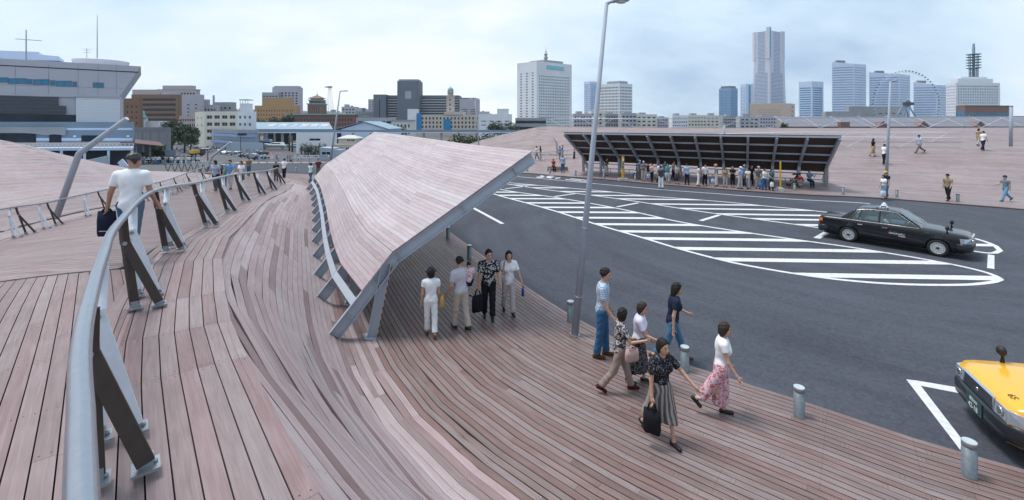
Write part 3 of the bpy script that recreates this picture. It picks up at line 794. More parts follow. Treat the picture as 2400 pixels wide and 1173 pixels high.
# ------------------------------------------------------------------ railings
def post_flat(m, p0, p1, w, t, tan):
    m.bar(p0, p1, t, w, tan.cross((p1 - p0).normalized()), 0)
def railing(curve, zf, name, label, posts, r_tube, s0, s1, lateral=0.0, net=True, net_s1=None, pitch=.055, hh=1.10, white_dx=.5, bw=.092):
    """curve: base line; zf(p): ground height; posts: arc positions of the dark struts"""
    def base(s, lat=0.0):
        p = curve.at(s) + curve.nrm(s, .6) * (lateral + lat); p.z = zf(p, s); return p
    lean = lambda s: interp(s, [5.4, 8.8, 12, 15, 40], [.02, .10, .13, .23, .25])
    root = thing(name, label, 'railing', base(s0))
    Z = Vector((0, 0, 1))
    pts = [base(s) + Z * hh for s in frange(s0, s1, max(8, int((s1 - s0) / .14)))]
    m = MB(); m.tube(pts, r_tube, 14); m.build('handrail', TUBE, root)
    for i, s in enumerate(posts):
        for kind in (0, 1):
            s_ = s + (white_dx if kind else 0)
            if s_ > s1 - .2: continue
            tan, nr = curve.tan(s_, .6), curve.nrm(s_, .6)
            m = MB(); mt = WHITEBAR if kind else BRONZE
            ln = lean(s_); f0 = base(s_, ln - (.02 if kind else 0)); f1 = base(s_ - .04, ln + (.17 if kind else .23))
            jn = base(s_ + (.16 if kind else -.01)) + Z * (.80 * hh / 1.1) + nr * (ln * .27 - .01)
            tp = base(s_ + (.40 if kind else -.05)) + Z * (hh - r_tube * .8)
            g0, g1 = f0 + Z * .05, f1 + Z * .05
            b = MB(); side = nr
            def flat(a, c, o):
                d = (c - a).normalized(); wv = d.cross(tan).normalized()
                b.bar(a + tan * o, c + tan * o, bw, .024, tan)
            flat(g0, jn + (jn - g0).normalized() * .03, 0); flat(g1, jn + (jn - g1).normalized() * .03, -.026); flat(jn, tp, -.052 if not kind else .026)
            post = b.build('post', mt, root)
            if s_ < 16:
                bm_ = MB(); bm_.tube([jn - tan * .075, jn - tan * .06], .024, 8); bm_.build('bolt', GALV, post)
            for f in (f0, f1):
                q = MB(); ang = math.atan2(tan.y, tan.x)
                q.box(f + Z * .014, (.14, .14, .016), ang); q.box(f + Z * .055, (.035, .075, .07), ang); q.tube([f + Z * .022 + nr * .045, f + Z * .045 + nr * .045], .014, 6)
                q.build('foot_plate', GALV, post)
    if net:
        m = MB(); e = net_s1 or s1; h = hh - .12; n = int((e - s0) / pitch)
        lat = -.03
        for i in range(n):
            for sg in (1, -1):
                sa = s0 + i * pitch; sb = sa + sg * .55
                if not (s0 <= sb <= e): continue
                a = base(sa, lean(sa) - .03) + Z * .06; c = base(sb, -.01) + Z * (hh - .06); tn = (c - a).normalized(); nr = curve.nrm(sa); w = tn.cross(nr).normalized() * .0036
                m.quad(a - w, a + w, c + w, c - w)
        for zz_ in (.06, hh - .06):
            m.tube([base(s, lean(s) - .03 if zz_ < .5 else -.01) + Z * zz_ for s in frange(s0, e, int((e - s0) / .6))], .006, 4)
        tag(m.build('wire_net', WIRE, root), kind='stuff')
    return root
post_s = [RC.project(p)[0] for p in POSTP]
railing(RC, lambda p, s: RC.at(s).z + .03, 'railing', 'steel railing with thick tube handrail running up from the lens along the hump', post_s, .039, .25, RC.L - .1)
LC2 = Curve(LRAIL + [(-32.5, 44.5)])
ls = LC2.project((-19.3, 18.6))[0]
railing(LC2, lambda p, s: zL(p.x, p.y) + .02, 'railing', 'thin steel railing edging the left walkway below the wooden hill', [ls - 6.6, ls - 3.3, ls + .1, ls + 3.6, ls + 7, ls + 10.5, ls + 14, ls + 17.5, ls + 21], .034, 3.0, LC2.L - .3, 0, True, ls + 22, .075, 1.05, 2.2, .058)

def far_railing(pts, label, hh, r, gap, lean, tube=TUBE, cross=False, sm=None):
    c = Curve(pts, .5, True); root = thing('railing', label, 'railing', c.at(0)); Z = Vector((0, 0, 1))
    m = MB(); m.tube([c.at(s) + Z * hh for s in frange(0, c.L, int(c.L / 1.5) + 2)], r, 8); m.build('handrail', tube, root)
    s = gap / 2
    while s < c.L - gap / 2:
        for sg in (-1, 1):
            b = MB(); b.bar(c.at(s) + Z * .0, c.at(max(0, min(c.L, s + sg * lean))) + Z * (hh - r), .055, .045); b.build('strut', sm or WHITEBAR, root)
        s += gap
    m = MB()
    for zz_ in (.08, hh * .5): m.tube([c.at(s) + Z * zz_ for s in frange(0, c.L, int(c.L / 2) + 2)], .008, 4)
    m.build('wire', WIRE, root)
    return root
far_railing([tuple(CREST_R.at(t) + Vector((0, -.3, .0))) for t in frange(CREST_R.project((5.6, 71.5))[0], CREST_R.L - 2, 40)], 'pale railing with crossed struts along the crest of the far hill', 1.28, .045, 5.6, 2.4, TUBE, True)
def onfar(s, w): return tuple(Mf(s, w) + Vector((0, 0, .03)))
far_railing([onfar(s, .545) for s in frange(.33, .72, 26)], 'thin railing on the near side of the far hill walkway', .95, .04, 4.2, 1.5, WHITEBAR)
far_railing([onfar(s, .66) for s in frange(.33, .72, 26)], 'thin railing on the upper side of the far hill walkway', .95, .04, 4.2, 1.5, WHITEBAR)
zfl = lambda px, py, Y: P(px, py, Y)
far_railing([(p.x, p.y, Mfar_at(p.x, p.y) + .03) for p in [P(px, 375, 54) for px in (1205, 1235, 1265, 1300, 1340, 1385, 1420)]], 'pale railing with slanted struts on the deck left of the bus shelter', 1.0, .035, 2.3, .8)
pts = [(xat_(px, Y), Y, -.12) for px, Y in ((385, 46.2), (420, 46.0), (450, 45.6), (480, 45.2), (510, 44.9), (540, 44.6))]
far_railing(pts, 'zigzag of dark struts along the far left edge of the deck', .85, .03, .8, .35, TUBE, False, BRONZE)

# ------------------------------------------------------------------ lamp posts
LAMPG = mat('lamp_grey', (.30, .335, .40), .62, 0, .06)
def lamp_post(base, top, r0, r1, label, head, group='tall leaning lamp posts', bands=True):
    root = thing('lamp_post', label, 'lamp post', base, 0, group)
    b = MB(); b.tube([base, base.lerp(top, .5), top], [r0, (r0 + r1) / 2, r1], 20); b.build('pole', LAMPG, root)
    if bands:
        b = MB(); ax = (top - base).normalized()
        for t in (.115, .32):
            b = MB(); c = base.lerp(top, t); b.tube([c - ax * .012, c + ax * .012], lerp(r0, r1, t) + .008, 20); b.build('collar', GALV, root)
        b = MB(); b.tube([base, base + ax * .02], r0 + .03, 20); b.build('base_ring', GALV, root)
    h = Vector(head); d = h.normalized(); e = top + h
    b = MB(); b.tube([top - Vector((0, 0, .02)), top + d * .10 + Vector((0, 0, .03)), top + d * h.length * .35 + Vector((0, 0, .03))], [r1, r1 * .8, r1 * .8], 10)
    arm = b.build('arm', LAMPG, root)
    b = MB(); sd_ = Vector((-d.y, d.x, 0)); prof = [(.30, .06, .05), (.42, .10, .07), (.7, .13, .08), (.9, .11, .06), (1.02, .04, .03)]
    rings = []
    for t, w, hh in prof:
        c = top + d * (h.length * t) + Vector((0, 0, .05))
        rings.append([c + sd_ * (w * math.cos(a)) + Vector((0, 0, hh * (math.sin(a) if math.sin(a) > 0 else .55 * math.sin(a)))) for a in [2 * math.pi * j / 12 for j in range(12)]])
    vs = [p for r in rings for p in r]
    b.add(vs, [(i * 12 + j, i * 12 + (j + 1) % 12, (i + 1) * 12 + (j + 1) % 12, (i + 1) * 12 + j) for i in range(4) for j in range(12)] + [tuple(range(12)), tuple(range(48, 60))], 0, True)
    hd = b.build('lamp_head', LAMPG, root, fixn=True)
    b = MB(); c = top + d * (h.length * .68) + Vector((0, 0, .0)); b.lathe([(.10, 0), (.11, .02)], 12, c - Vector((0, 0, .0))); b.build('lens', mat('lamp_lens', (.6, .62, .62), .2, 0, 0), hd)
    return root
b0 = G(1347, 786, DZ)
lamp_post(b0, P(1422, 8, 10.6), .086, .042, 'nearest tall leaning lamp post standing by the bollard at the deck edge', (.52, .02, .02))
b1 = P(2076, 460, 30.4); b1.z = .05
lamp_post(b1, P(2087, 192, 30.4), .10, .06, 'slim lamp post beside the person in the yellow cap', (.45, -.05, 0))
b2 = P(772, 398, 47)
lamp_post(b2, P(797, 215, 47), .11, .06, 'lamp post rising behind the far end of the plank canopy', (.85, 0, 0))
b3 = P(1125, 372, 60)
lamp_post(b3, P(1113, 233, 60), .10, .06, 'thin lamp post in front of the beige domed building', (-.75, 0, 0))
def bent_tube(pts, r, label):
    root = thing('bent_lamp', label, 'lamp', pts[0], 0, 'bent tube lamps')
    b = MB(); p = [Vector(q) for q in pts]; d1, d2 = (p[1] - p[0]).normalized(), (p[2] - p[1]).normalized()
    b.tube([p[0], p[1] - d1 * .12, p[1] - d1 * .03 + d2 * .02, p[1] + d2 * .12, p[2]], [r, r, r, r, r * .82], 18); b.build('tube', LAMPG, root)
    b = MB(); b.tube([p[2] + d2 * .002, p[2] + d2 * .03], r * .66, 14); b.build('lens', mat('lamp_lens', (.6, .62, .62), .2, 0, 0), root)
bent_tube([P(131, 512, 20.3), P(185, 361, 20.3), P(297, 279, 20.3)], .128, 'large bent tube lamp leaning over the left wooden hill')
bent_tube([P(483, 405, 47), P(497, 367, 47), P(541, 334, 47)], .12, 'small bent tube lamp behind the couple holding hands')
bent_tube([P(1306, 368, 58), P(1305, 336, 58), P(1293, 317, 58)], .10, 'thin bent tube lamp left of the bus shelter')
for px, t0, t1, Y, r, lab in ((2369, 250, 322, 41, .13, 'thick grey post on the crest of the hill'), (1697, 292, 312, 50, .10, 'short grey vent post above the bus shelter roof')):
    p = P(px, t1, Y); p.z = min(p.z, Mfar_at(p.x, p.y)); q = P(px + 1, t0, Y)
    root = thing('post', lab, 'post', p); b = MB(); b.tube([p, q], r, 14); b.build('shaft', LAMPG, root); b = MB(); b.lathe([(r + .02, 0), (r + .02, .05), (r * .5, .09)], 14, q); b.build('cap', LAMPG, root)

# ------------------------------------------------------------------ bollards
BOL = mat('bollard_grey', (.155, .19, .215), .5, .3, .22, 18.0)
BOLTOP = mat('bollard_cap', (.50, .55, .58), .42, .3, .1, 18.0)
def bollard():
    root = thing('bollard', 'x', 'bollard', (0, 0, 0), 0, 'bollards along the road edge')
    b = MB(); b.lathe([(.088, 0), (.088, .005), (.083, .012), (.083, .425)], 24); b.build('shaft', BOL, root, True)
    b = MB(); b.lathe([(.083, .425), (.0865, .43), (.0865, .487), (.083, .492)], 24); b.build('band', mat('bollard_band', (.21, .21, .22), .5, .2, .12, 20), root, True)
    b = MB(); b.lathe([(.083, .492), (.081, .497), (.0, .4975)], 24, smooth=False); b.build('cap', BOLTOP, root, True)
    return root
proto = bollard(); first = True
near = [(1050, 561, 'bollard under the tip of the plank canopy'), (1100, 608, 'bollard behind the man carrying the child'), (1337, 754, 'bollard beside the nearest tall lamp post'),
        (1605, 872, 'bollard by the woman in the navy polo shirt'), (1873, 977, 'bollard between the woman in the floral skirt and the yellow taxi'), (2272, 1118, 'bollard in the corner before the yellow taxi')]
far = [(1236, 404, 'bollard at the far kerb near the canopy tip'), (1289, 409, 'bollard before the slatted bench'), (1349, 414, 'bollard just right of the slatted bench'), (1415, 420, 'bollard at the left end of the bus shelter'), (1489, 425.5, 'bollard beside the first yellow bus stop sign'), (1570, 432, 'bollard behind the man standing in the road'),
       (1660, 438, 'bollard among the queue near the man in the straw hat'), (1757, 443.5, 'bollard before the man in the white cap'), (1862, 449.5, 'bollard in front of the crouching person in red'), (1976, 457, 'bollard right of the bus shelter'), (2102, 464, 'bollard right of the slim lamp post'), (2245, 475, 'bollard right of the person in the tan shirt')]
for i, (px, py, lab) in enumerate(near + far):
    o = proto if i == 0 else copy_tree(proto)
    p = G(px, py - 1.5, DZ); o.location = (p.x, p.y, DZ if i < 6 else .05); o['label'] = lab; o.rotation_euler.z = i * 1.3
for px, py, lab in ((694, 398, 'far bollard in the pale pavement behind the walking woman'), (586, 402, 'far bollard seen over the railing')):
    o = copy_tree(proto); p = P(px, py, 44.5); o.location = (p.x, p.y, 0); o['label'] = lab

# ------------------------------------------------------------------ bus stop signs
CONC = mat('concrete', (.42, .42, .43), .8, 0, .12, 6)
def bus_stop(px, py, turn, label):
    p = G(px, py, .05); p.z = .045
    root = thing('bus_stop_sign', label, 'sign', p, turn, 'yellow bus stop signs')
    b = MB(); b.box((0, 0, .11), (.80, .34, .22)); b.build('base', CONC, root, True)
    b = MB(); w, h = .11, 2.05
    out = [(-w, .22), (w, .22), (w, h - .06)] + [(w * math.cos(a), h - .06 + w * math.sin(a)) for a in frange(.2, math.pi - .2, 7)] + [(-w, h - .06)]
    b.prism([(x, -.03, z) for x, z in out], (0, .06, 0)); bd = b.build('board', YEL, root, True, True)
    for z0, z1, m in ((1.35, 1.55, mat('sign_blue', (.03, .16, .34), .4, 0, 0)), (1.05, 1.28, mat('sign_teal', (.03, .22, .26), .4, 0, 0)), (1.68, 1.9, WHITE)):
        b = MB(); b.box((0, -.034, (z0 + z1) / 2), (.15, .006, z1 - z0)); b.build('panel', m, bd, True)
bus_stop(1460, 424, R(8), 'yellow bus stop sign with blue panels at the left of the queue')
bus_stop(1829, 447.5, R(72), 'yellow bus stop sign seen edge on by the right end of the queue')

# ------------------------------------------------------------------ slatted bench
SLAT = mat('bench_slat', (.20, .115, .07), .6, 0, .2, 8)
bp0 = G(1307, 401, .05); bp0.z = .05
root = thing('slatted_bench', 'wooden slatted bench with two people left of the bus shelter', 'bench', bp0, R(-8))
for i in range(23):
    x = -1.0 + i * 2.0 / 22
    b = MB(); b.bar((x, -.22, .42), (x, .22, .42), .045, .05); b.bar((x, -.2, .40), (x + .05, -.12, 0), .045, .04, (0, 1, 0)); b.bar((x, .2, .40), (x - .05, .14, 0), .045, .04, (0, 1, 0)); b.build('slat', SLAT, root, True)
b = MB(); b.bar((-1.02, 0, .36), (1.02, 0, .36), .08, .05); b.build('rail', SLAT, root, True)
# ------------------------------------------------------------------ buildings
GZ = -8.0
GL_D = mat('dark_window_glass', (.022, .032, .048), .16, 0, .35, .3, spec=.22)
GL_B = mat('blue_window_glass', (.025, .21, .36), .14, 0, .15, .2, spec=.35)
GL_P = mat('pale_blue_glass', (.09, .23, .42), .12, 0, .15, .1)
def wallmat(name, col, v=.07): return mat('wall_' + name, col, .75, 0, v, .12)
W_WHITE = wallmat('white', (.68, .70, .74)); W_CREAM = wallmat('cream', (.62, .60, .53)); W_GREY = wallmat('grey', (.36, .37, .41)); W_LILAC = wallmat('lilac', (.42, .40, .46))
W_DARK = wallmat('slate', (.135, .155, .19)); W_BROWN = wallmat('brown', (.20, .115, .075)); W_TAN = wallmat('tan', (.42, .255, .12)); W_PINK = wallmat('pink', (.44, .36, .36)); W_BEIGE = wallmat('beige', (.50, .44, .39))
W_PALE = wallmat('pale_blue', (.54, .63, .80)); W_BLUEG = wallmat('blue_grey', (.20, .27, .35)); W_BRICK = wallmat('brick', (.20, .10, .085)); W_HOTEL = wallmat('apricot', (.56, .42, .34)); W_CONC = wallmat('weathered_concrete', (.30, .31, .33), .15)
ROOF_G = mat('roof_grey', (.26, .28, .32), .7, 0, .1, .3); ROOF_B = mat('roof_blue_grey', (.22, .31, .39), .6, 0, .08, .3); COPPER = mat('green_copper', (.17, .36, .38), .6, 0, .1)
def facade(bw, bg, p0, p1, z0, z1, cols, rows, fw, fh, mx=.04, mz=(.05, .05), rec=.25, singles=None):
    """wall from p0 to p1 with real recessed windows; singles collects panes one by one"""
    p0, p1 = Vector((*p0, 0)), Vector((*p1, 0)); d = p1 - p0; n = Vector((d.y, -d.x, 0)).normalized()
    def q(u, z, o=0.0): p = p0 + d * u - n * o; return Vector((p.x, p.y, z))
    if cols <= 0 or rows <= 0:
        bw.quad(q(0, z0), q(1, z0), q(1, z1), q(0, z1)); return
    H = z1 - z0; za, zb = z0 + H * mz[0], z1 - H * mz[1]
    if mz[0] > 0: bw.quad(q(0, z0), q(1, z0), q(1, za), q(0, za))
    if mz[1] > 0: bw.quad(q(0, zb), q(1, zb), q(1, z1), q(0, z1))
    if mx > 0:
        bw.quad(q(0, za), q(mx, za), q(mx, zb), q(0, zb)); bw.quad(q(1 - mx, za), q(1, za), q(1, zb), q(1 - mx, zb))
    cw, ch = (1 - 2 * mx) / cols, (zb - za) / rows
    for r in range(rows):
        zc0 = za + r * ch; w0, w1 = zc0 + ch * (1 - fh) * .5, zc0 + ch * (1 + fh) * .5; zc1 = zc0 + ch
        bw.quad(q(mx, zc0), q(1 - mx, zc0), q(1 - mx, w0), q(mx, w0)); bw.quad(q(mx, w1), q(1 - mx, w1), q(1 - mx, zc1), q(mx, zc1))
        for c in range(cols):
            u0 = mx + c * cw; a, b = u0 + cw * (1 - fw) / 2, u0 + cw * (1 + fw) / 2
            if fw < .999:
                bw.quad(q(u0, w0), q(a, w0), q(a, w1), q(u0, w1)); bw.quad(q(b, w0), q(u0 + cw, w0), q(u0 + cw, w1), q(b, w1))
            bw.quad(q(a, w0), q(b, w0), q(b, w0, rec), q(a, w0, rec)); bw.quad(q(a, w1, rec), q(b, w1, rec), q(b, w1), q(a, w1))
            bw.quad(q(a, w0), q(a, w0, rec), q(a, w1, rec), q(a, w1)); bw.quad(q(b, w0, rec), q(b, w0), q(b, w1), q(b, w1, rec))
            if singles is not None: singles.append([q(a, w0, rec), q(b, w0, rec), q(b, w1, rec), q(a, w1, rec)])
            else: bg.quad(q(a, w0, rec), q(b, w0, rec), q(b, w1, rec), q(a, w1, rec))
def panes(root, quads, gm, name='window', frame=WHITE, ft=.07):
    for qd in quads:
        fr = MB(); c = sum(qd, Vector()) / 4; e, up = (qd[1] - qd[0]), (qd[3] - qd[0]); n = e.cross(up).normalized()
        for a, b in ((qd[0], qd[1]), (qd[1], qd[2]), (qd[2], qd[3]), (qd[3], qd[0])):
            ii = (c - (a + b) / 2).normalized() * ft / 2; fr.bar(a + ii + n * .02, b + ii + n * .02, ft, .05, n)
        fr.bar((qd[0] + qd[1]) / 2 + n * .021, (qd[2] + qd[3]) / 2 + n * .021, ft, .05, n)
        o = fr.build(name, frame, root); g = MB(); g.quad(*qd); g.build('pane', gm, o)
def building(label, A, B, C, ztop, wall, fA, fB, glass=GL_D, name='office_block', z0=GZ, singles=False, roof=ROOF_G, boxes=(), rec=.25, parapet=.8, cat='building'):
    """A left, B front corner, C right (plan); fA, fB: facade settings for A-B and B-C"""
    A, B, C = [Vector(p[:2]) for p in (A, B, C)]; D = A + C - B
    root = thing(name, label, cat, (*B, z0)); bw, bg = MB(), MB(); sg = [] if singles else None
    facade(bw, bg, A, B, z0, ztop, *fA[:4], *fA[4:], rec=rec, singles=sg); facade(bw, bg, B, C, z0, ztop, *fB[:4], *fB[4:], rec=rec, singles=sg)
    for p, q in ((C, D), (D, A)): bw.quad((*p, z0), (*q, z0), (*q, ztop), (*p, ztop))
    bw.build('wall', wall, root)
    if bg.f: tag(bg.build('windows', glass, root), kind='stuff')
    if sg: panes(root, sg, glass)
    br = MB(); zr = ztop - parapet * .6; br.quad((*A, zr), (*B, zr), (*C, zr), (*D, zr)); br.build('roof', roof, root)
    for (u0, u1, v0, v1, h, m) in boxes:
        b = MB(); pt = lambda u, v: B + (A - B) * (1 - u) + (C - B) * v
        q = [pt(u0, v0), pt(u1, v0), pt(u1, v1), pt(u0, v1)]; b.prism([(*p, zr) for p in q], (0, 0, h + ztop - zr)); b.build('roof_house', m, root, fixn=True)
    return root
def xat(px, Y): return (px - CX) * Y / FPX
def zat(py, Y): return CH - (py - HY) * Y / FPX
def simple(label, px0, px1, pyT, Y, dep, wall, cols, rows, fw=.6, fh=.55, glass=GL_D, **kw):
    """one main face towards the harbour; the flank that shows gets a plain wall"""
    off = (1200 - px1) if px1 < 1200 else (px0 - 1200 if px0 > 1200 else 0)
    if off > 0: dep = min(dep, 9.0 * Y / off)
    x0, x1 = xat(px0, Y), xat(px1, Y); z = zat(pyT, Y); mz = kw.pop('mz', (.08, .05)); mx = kw.pop('mx', .03)
    return building(label, (x0, Y), (x1, Y), (x1, Y + dep), z, wall, (cols, rows, fw, fh, mx, mz), (kw.pop('c2', 0), rows, .6, fh, mx, mz), glass, **kw)
def corner(label, pxL, pxC, pxR, pyT, Y, dL, dR, wall, fA, fB, glass=GL_D, **kw):
    A = (xat(pxL, Y + dL), Y + dL); B = (xat(pxC, Y), Y); C = (xat(pxR, Y + dR), Y + dR)
    return building(label, A, B, C, zat(pyT, Y), wall, fA, fB, glass, **kw)

# --- skyline right
t = corner('tall white tower with a grid of square windows and a pale sign', 1212, 1258, 1340, 144, 360, 14, 22, W_WHITE, (3, 20, .34, .34, .06, (.16, .13)), (18, 19, .5, .5, .06, (.1, .17)), name='police_tower', boxes=((.2, .9, .25, .8, 2.2, W_GREY),), rec=.5)
Bc = Vector((xat(1258, 360), 360)); Cc = Vector((xat(1340, 382), 382)); dd = (Cc - Bc)
sb = MB(); n = Vector((dd.y, -dd.x)).normalized(); p0, p1 = Bc + dd * .27 + n * .3, Bc + dd * .76 + n * .3
sb.bar((*p0, zat(157, 365)), (*p1, zat(161, 374)), .5, 3.0, (0, 0, 1)); sb.build('sign', mat('sign_teal_pale', (.20, .52, .62), .4, 0, .05), t)
mb = MB(); c = (*(Bc + dd * .45 + Vector((-5, 12))), zat(144, 370))
for k, (r, z) in enumerate(((1.3, 0), (1.3, 4), (1.9, 4.2), (1.9, 5), (1.1, 5.2), (1.1, 7), (1.7, 7.2), (1.7, 7.8), (.8, 8), (.7, 10.5), (.15, 10.7), (.12, 15))): pass
mb.lathe([(1.3, 0), (1.3, 4), (1.9, 4.2), (1.9, 5), (1.1, 5.2), (1.1, 7), (1.7, 7.2), (1.7, 7.8), (.8, 8), (.7, 10.5), (.15, 10.7), (.12, 14)], 10, c); mb.build('antenna_mast', W_CONC, t)
simple('low dark banded annex at the foot of the white window grid tower', 1208, 1280, 277, 345, 10, W_CONC, 1, 3, 1.0, .45, z0=GZ, mx=.01)
corner('slim pale twin tower with a bright vertical glass slot', 1369, 1383, 1399, 191, 720, 10, 10, W_PALE, (4, 22, .7, .5), (4, 22, .7, .5), GL_P)
corner('broad white office block with an antenna left of the nearest lamp post top', 1402, 1452, 1482, 196, 640, 20, 14, W_WHITE, (14, 14, .55, .5), (8, 14, .55, .5), boxes=((.3, .9, .2, .8, 4, W_GREY),))
corner('dark glazed round topped tower left of the tallest tower', 1685, 1712, 1729, 207, 1200, 20, 14, wallmat('steel_blue', (.20, .33, .50)), (8, 22, .8, .62), (5, 22, .8, .62), GL_P, boxes=((.1, .9, .1, .9, 6, W_DARK),))
corner('grey tower with a bright blue vertical stripe beside the tallest tower', 1735, 1748, 1766, 197, 1250, 16, 16, W_PALE, (3, 26, .6, .45), (1, 1, .35, .97, .1, (.01, .01)), GL_B)
corner('apricot hotel block with small windows before the tallest tower', 1757, 1850, 1863, 243, 1000, 0, 30, W_HOTEL, (12, 5, .3, .4, .22, (.3, .22)), (1, 5, .4, .4), name='hotel_block', rec=.6)
corner('grey tower with blue bands and a dark vertical slot', 1872, 1903, 1930, 191, 1150, 20, 16, W_PALE, (1, 17, .92, .5, .04, (.04, .12)), (1, 17, .92, .5, .06, (.04, .12)), GL_B, boxes=((.02, .98, .02, .98, .1, W_PALE),))
def wave_tower(label, pxL, pxC, pxR, yL, yC, yR, Y, rows):
    A, B, C = Vector((xat(pxL, Y + 18), Y + 18)), Vector((xat(pxC, Y), Y)), Vector((xat(pxR, Y + 25), Y + 25)); D = A + C - B
    root = thing('sloped_tower', label, 'building', (*B, GZ)); bw, bg = MB(), MB(); zs = [zat(yL, Y + 18), zat(yC, Y), zat(yR, Y + 25)]; zm = min(zs) - 1
    facade(bw, bg, A, B, GZ, zm, 22, rows, .82, .46, .02, (.04, .03)); facade(bw, bg, B, C, GZ, zm, 10, rows, .7, .5, .04, (.04, .03))
    for p, q in ((C, D), (D, A)): bw.quad((*p, GZ), (*q, GZ), (*q, zm), (*p, zm))
    bw.build('wall', W_PALE, root); tag(bg.build('windows', GL_P, root), kind='stuff')
    b = MB(); lo = [(*p, zm + .01) for p in (A, B, C, D)]; hi = [(*A, zs[0]), (*B, zs[1]), (*C, zs[2]), (*D, zs[2] - 6)]
    b.add(lo + hi, [(0, 1, 5, 4), (1, 2, 6, 5), (2, 3, 7, 6), (3, 0, 4, 7), (4, 5, 6, 7)]); b.build('roof', W_PALE, root)
    m = A.lerp(B, .3); b = MB(); b.prism([(*(m + Vector((x, y))), zs[0] - 2) for x, y in ((0, 4), (22, 8), (22, 16), (0, 12))], (0, 0, 6)); b.build('roof_house', W_DARK, root, fixn=True)
wave_tower('tallest of three white towers with sloping tops', 1950, 2001, 2030, 146, 150, 152, 1050, 24)
wave_tower('middle white tower with a sloping top behind the ferris wheel', 2037, 2108, 2133, 170, 174, 177, 1120, 20)
wave_tower('lowest of three white towers with sloping tops right of the wheel hub', 2141, 2196, 2219, 193, 199, 200, 1130, 16)
corner('white hotel with scalloped balcony rows below the lattice mast', 2217, 2240, 2344, 194, 900, 30, 10, W_WHITE, (6, 14, .5, .5), (17, 15, .62, .55), GL_P, name='hotel', boxes=((.05, .75, .1, .9, 9, W_WHITE), (.1, .6, .2, .8, 13, W_WHITE)), rec=1.2)
corner('long brown office block below the white hotel', 2240, 2262, 2367, 250, 560, 14, 0, W_BRICK, (2, 2, .8, .6), (18, 2, .9, .6, .02, (.45, .2)), GL_B, boxes=((.0, 1, 0, 1, 1.2, W_BROWN),))
simple('low dark shopping hall with columns left of the ferris wheel', 1935, 2060, 262, 700, 40, W_CONC, 18, 1, .7, .5, mz=(.55, .2))
simple('grey hall at the foot of the ferris wheel', 1990, 2122, 250, 740, 40, W_CONC, 8, 1, .5, .2, mz=(.6, .2))
# tallest tower
def landmark():
    Y = 1340; root = thing('skyscraper', 'tallest tower of the skyline, pale stone flaring towards its base', 'skyscraper', (xat(1804, Y), Y, GZ))
    lev = [(300, 1758, 1846), (245, 1762, 1842), (205, 1764, 1840.5), (170, 1766, 1839.5), (138, 1767, 1838.5), (134, 1766.5, 1838), (72, 1766.5, 1838)]
    bw, bg = MB(), MB()
    def sec(py, l, r):
        A = Vector((xat(l, Y + 36), Y + 36)); B = Vector((xat(1804, Y), Y)); C = Vector((xat(r, Y + 36), Y + 36)); return A, B, C
    for (y0, l0, r0), (y1, l1, r1) in zip(lev[:-1], lev[1:]):
        z0, z1 = zat(y0, Y), zat(y1, Y); s0, s1 = sec(y0, l0, r0), sec(y1, l1, r1); n = max(1, int(abs(y0 - y1) / 3.1))
        for a0, b0, a1, b1 in ((s0[0], s0[1], s1[0], s1[1]), (s0[1], s0[2], s1[1], s1[2])):
            for k in range(n):
                def q(u, t, o=0): p = a0.lerp(b0, u).lerp(a1.lerp(b1, u), t); d = (b0 - a0).normalized(); return Vector((p.x - d.y * o, p.y + d.x * o, lerp(z0, z1, t)))
                t0, t1 = k / n, (k + 1) / n; tm, tn = lerp(t0, t1, .32), lerp(t0, t1, .78)
                ua, ub = (.10, .88) if y1 > 139 else (.25, .72)
                bw.quad(q(0, t0), q(1, t0), q(1, tm), q(0, tm)); bw.quad(q(0, tn), q(1, tn), q(1, t1), q(0, t1))
                bw.quad(q(0, tm), q(ua, tm), q(ua, tn), q(0, tn)); bw.quad(q(ub, tm), q(1, tm), q(1, tn), q(ub, tn)); bg.quad(q(ua, tm, .8), q(ub, tm, .8), q(ub, tn, .8), q(ua, tn, .8))
                bw.quad(q(ua, tn, .8), q(ub, tn, .8), q(ub, tn), q(ua, tn)); bw.quad(q(ua, tm), q(ub, tm), q(ub, tm, .8), q(ua, tm, .8))
    bw.build('wall', wallmat('stone_lilac', (.53, .54, .63)), root); tag(bg.build('windows', GL_P, root), kind='stuff')
    A, B, C = sec(0, 1766.5, 1838); D = A + C - B
    for p, m, h0, h1, sz in ((B + Vector((0, 5.0)), wallmat('stone_lilac', (.50, .51, .60)), 137, 63, (11, 11)), (A + Vector((7, 2)), wallmat('stone_lilac', (.50, .51, .60)), 140, 71, (13, 12)), (C + Vector((-7, 2)), wallmat('stone_lilac', (.50, .51, .60)), 140, 69, (13, 12))):
        b = MB(); z0, z1 = zat(h0, Y), zat(h1, Y); b.box((p.x, p.y, (z0 + z1) / 2), (sz[0], sz[1], z1 - z0), R(45) if sz[0] == 11 else 0); b.build('corner_shaft', m, root)
    b = MB(); z0, z1 = zat(136, Y), zat(66, Y); b.box((B.x, B.y - 2.9, (z0 + z1) / 2), (2.6, 1.2, z1 - z0)); b.build('glass_slot', GL_B, root)
landmark()
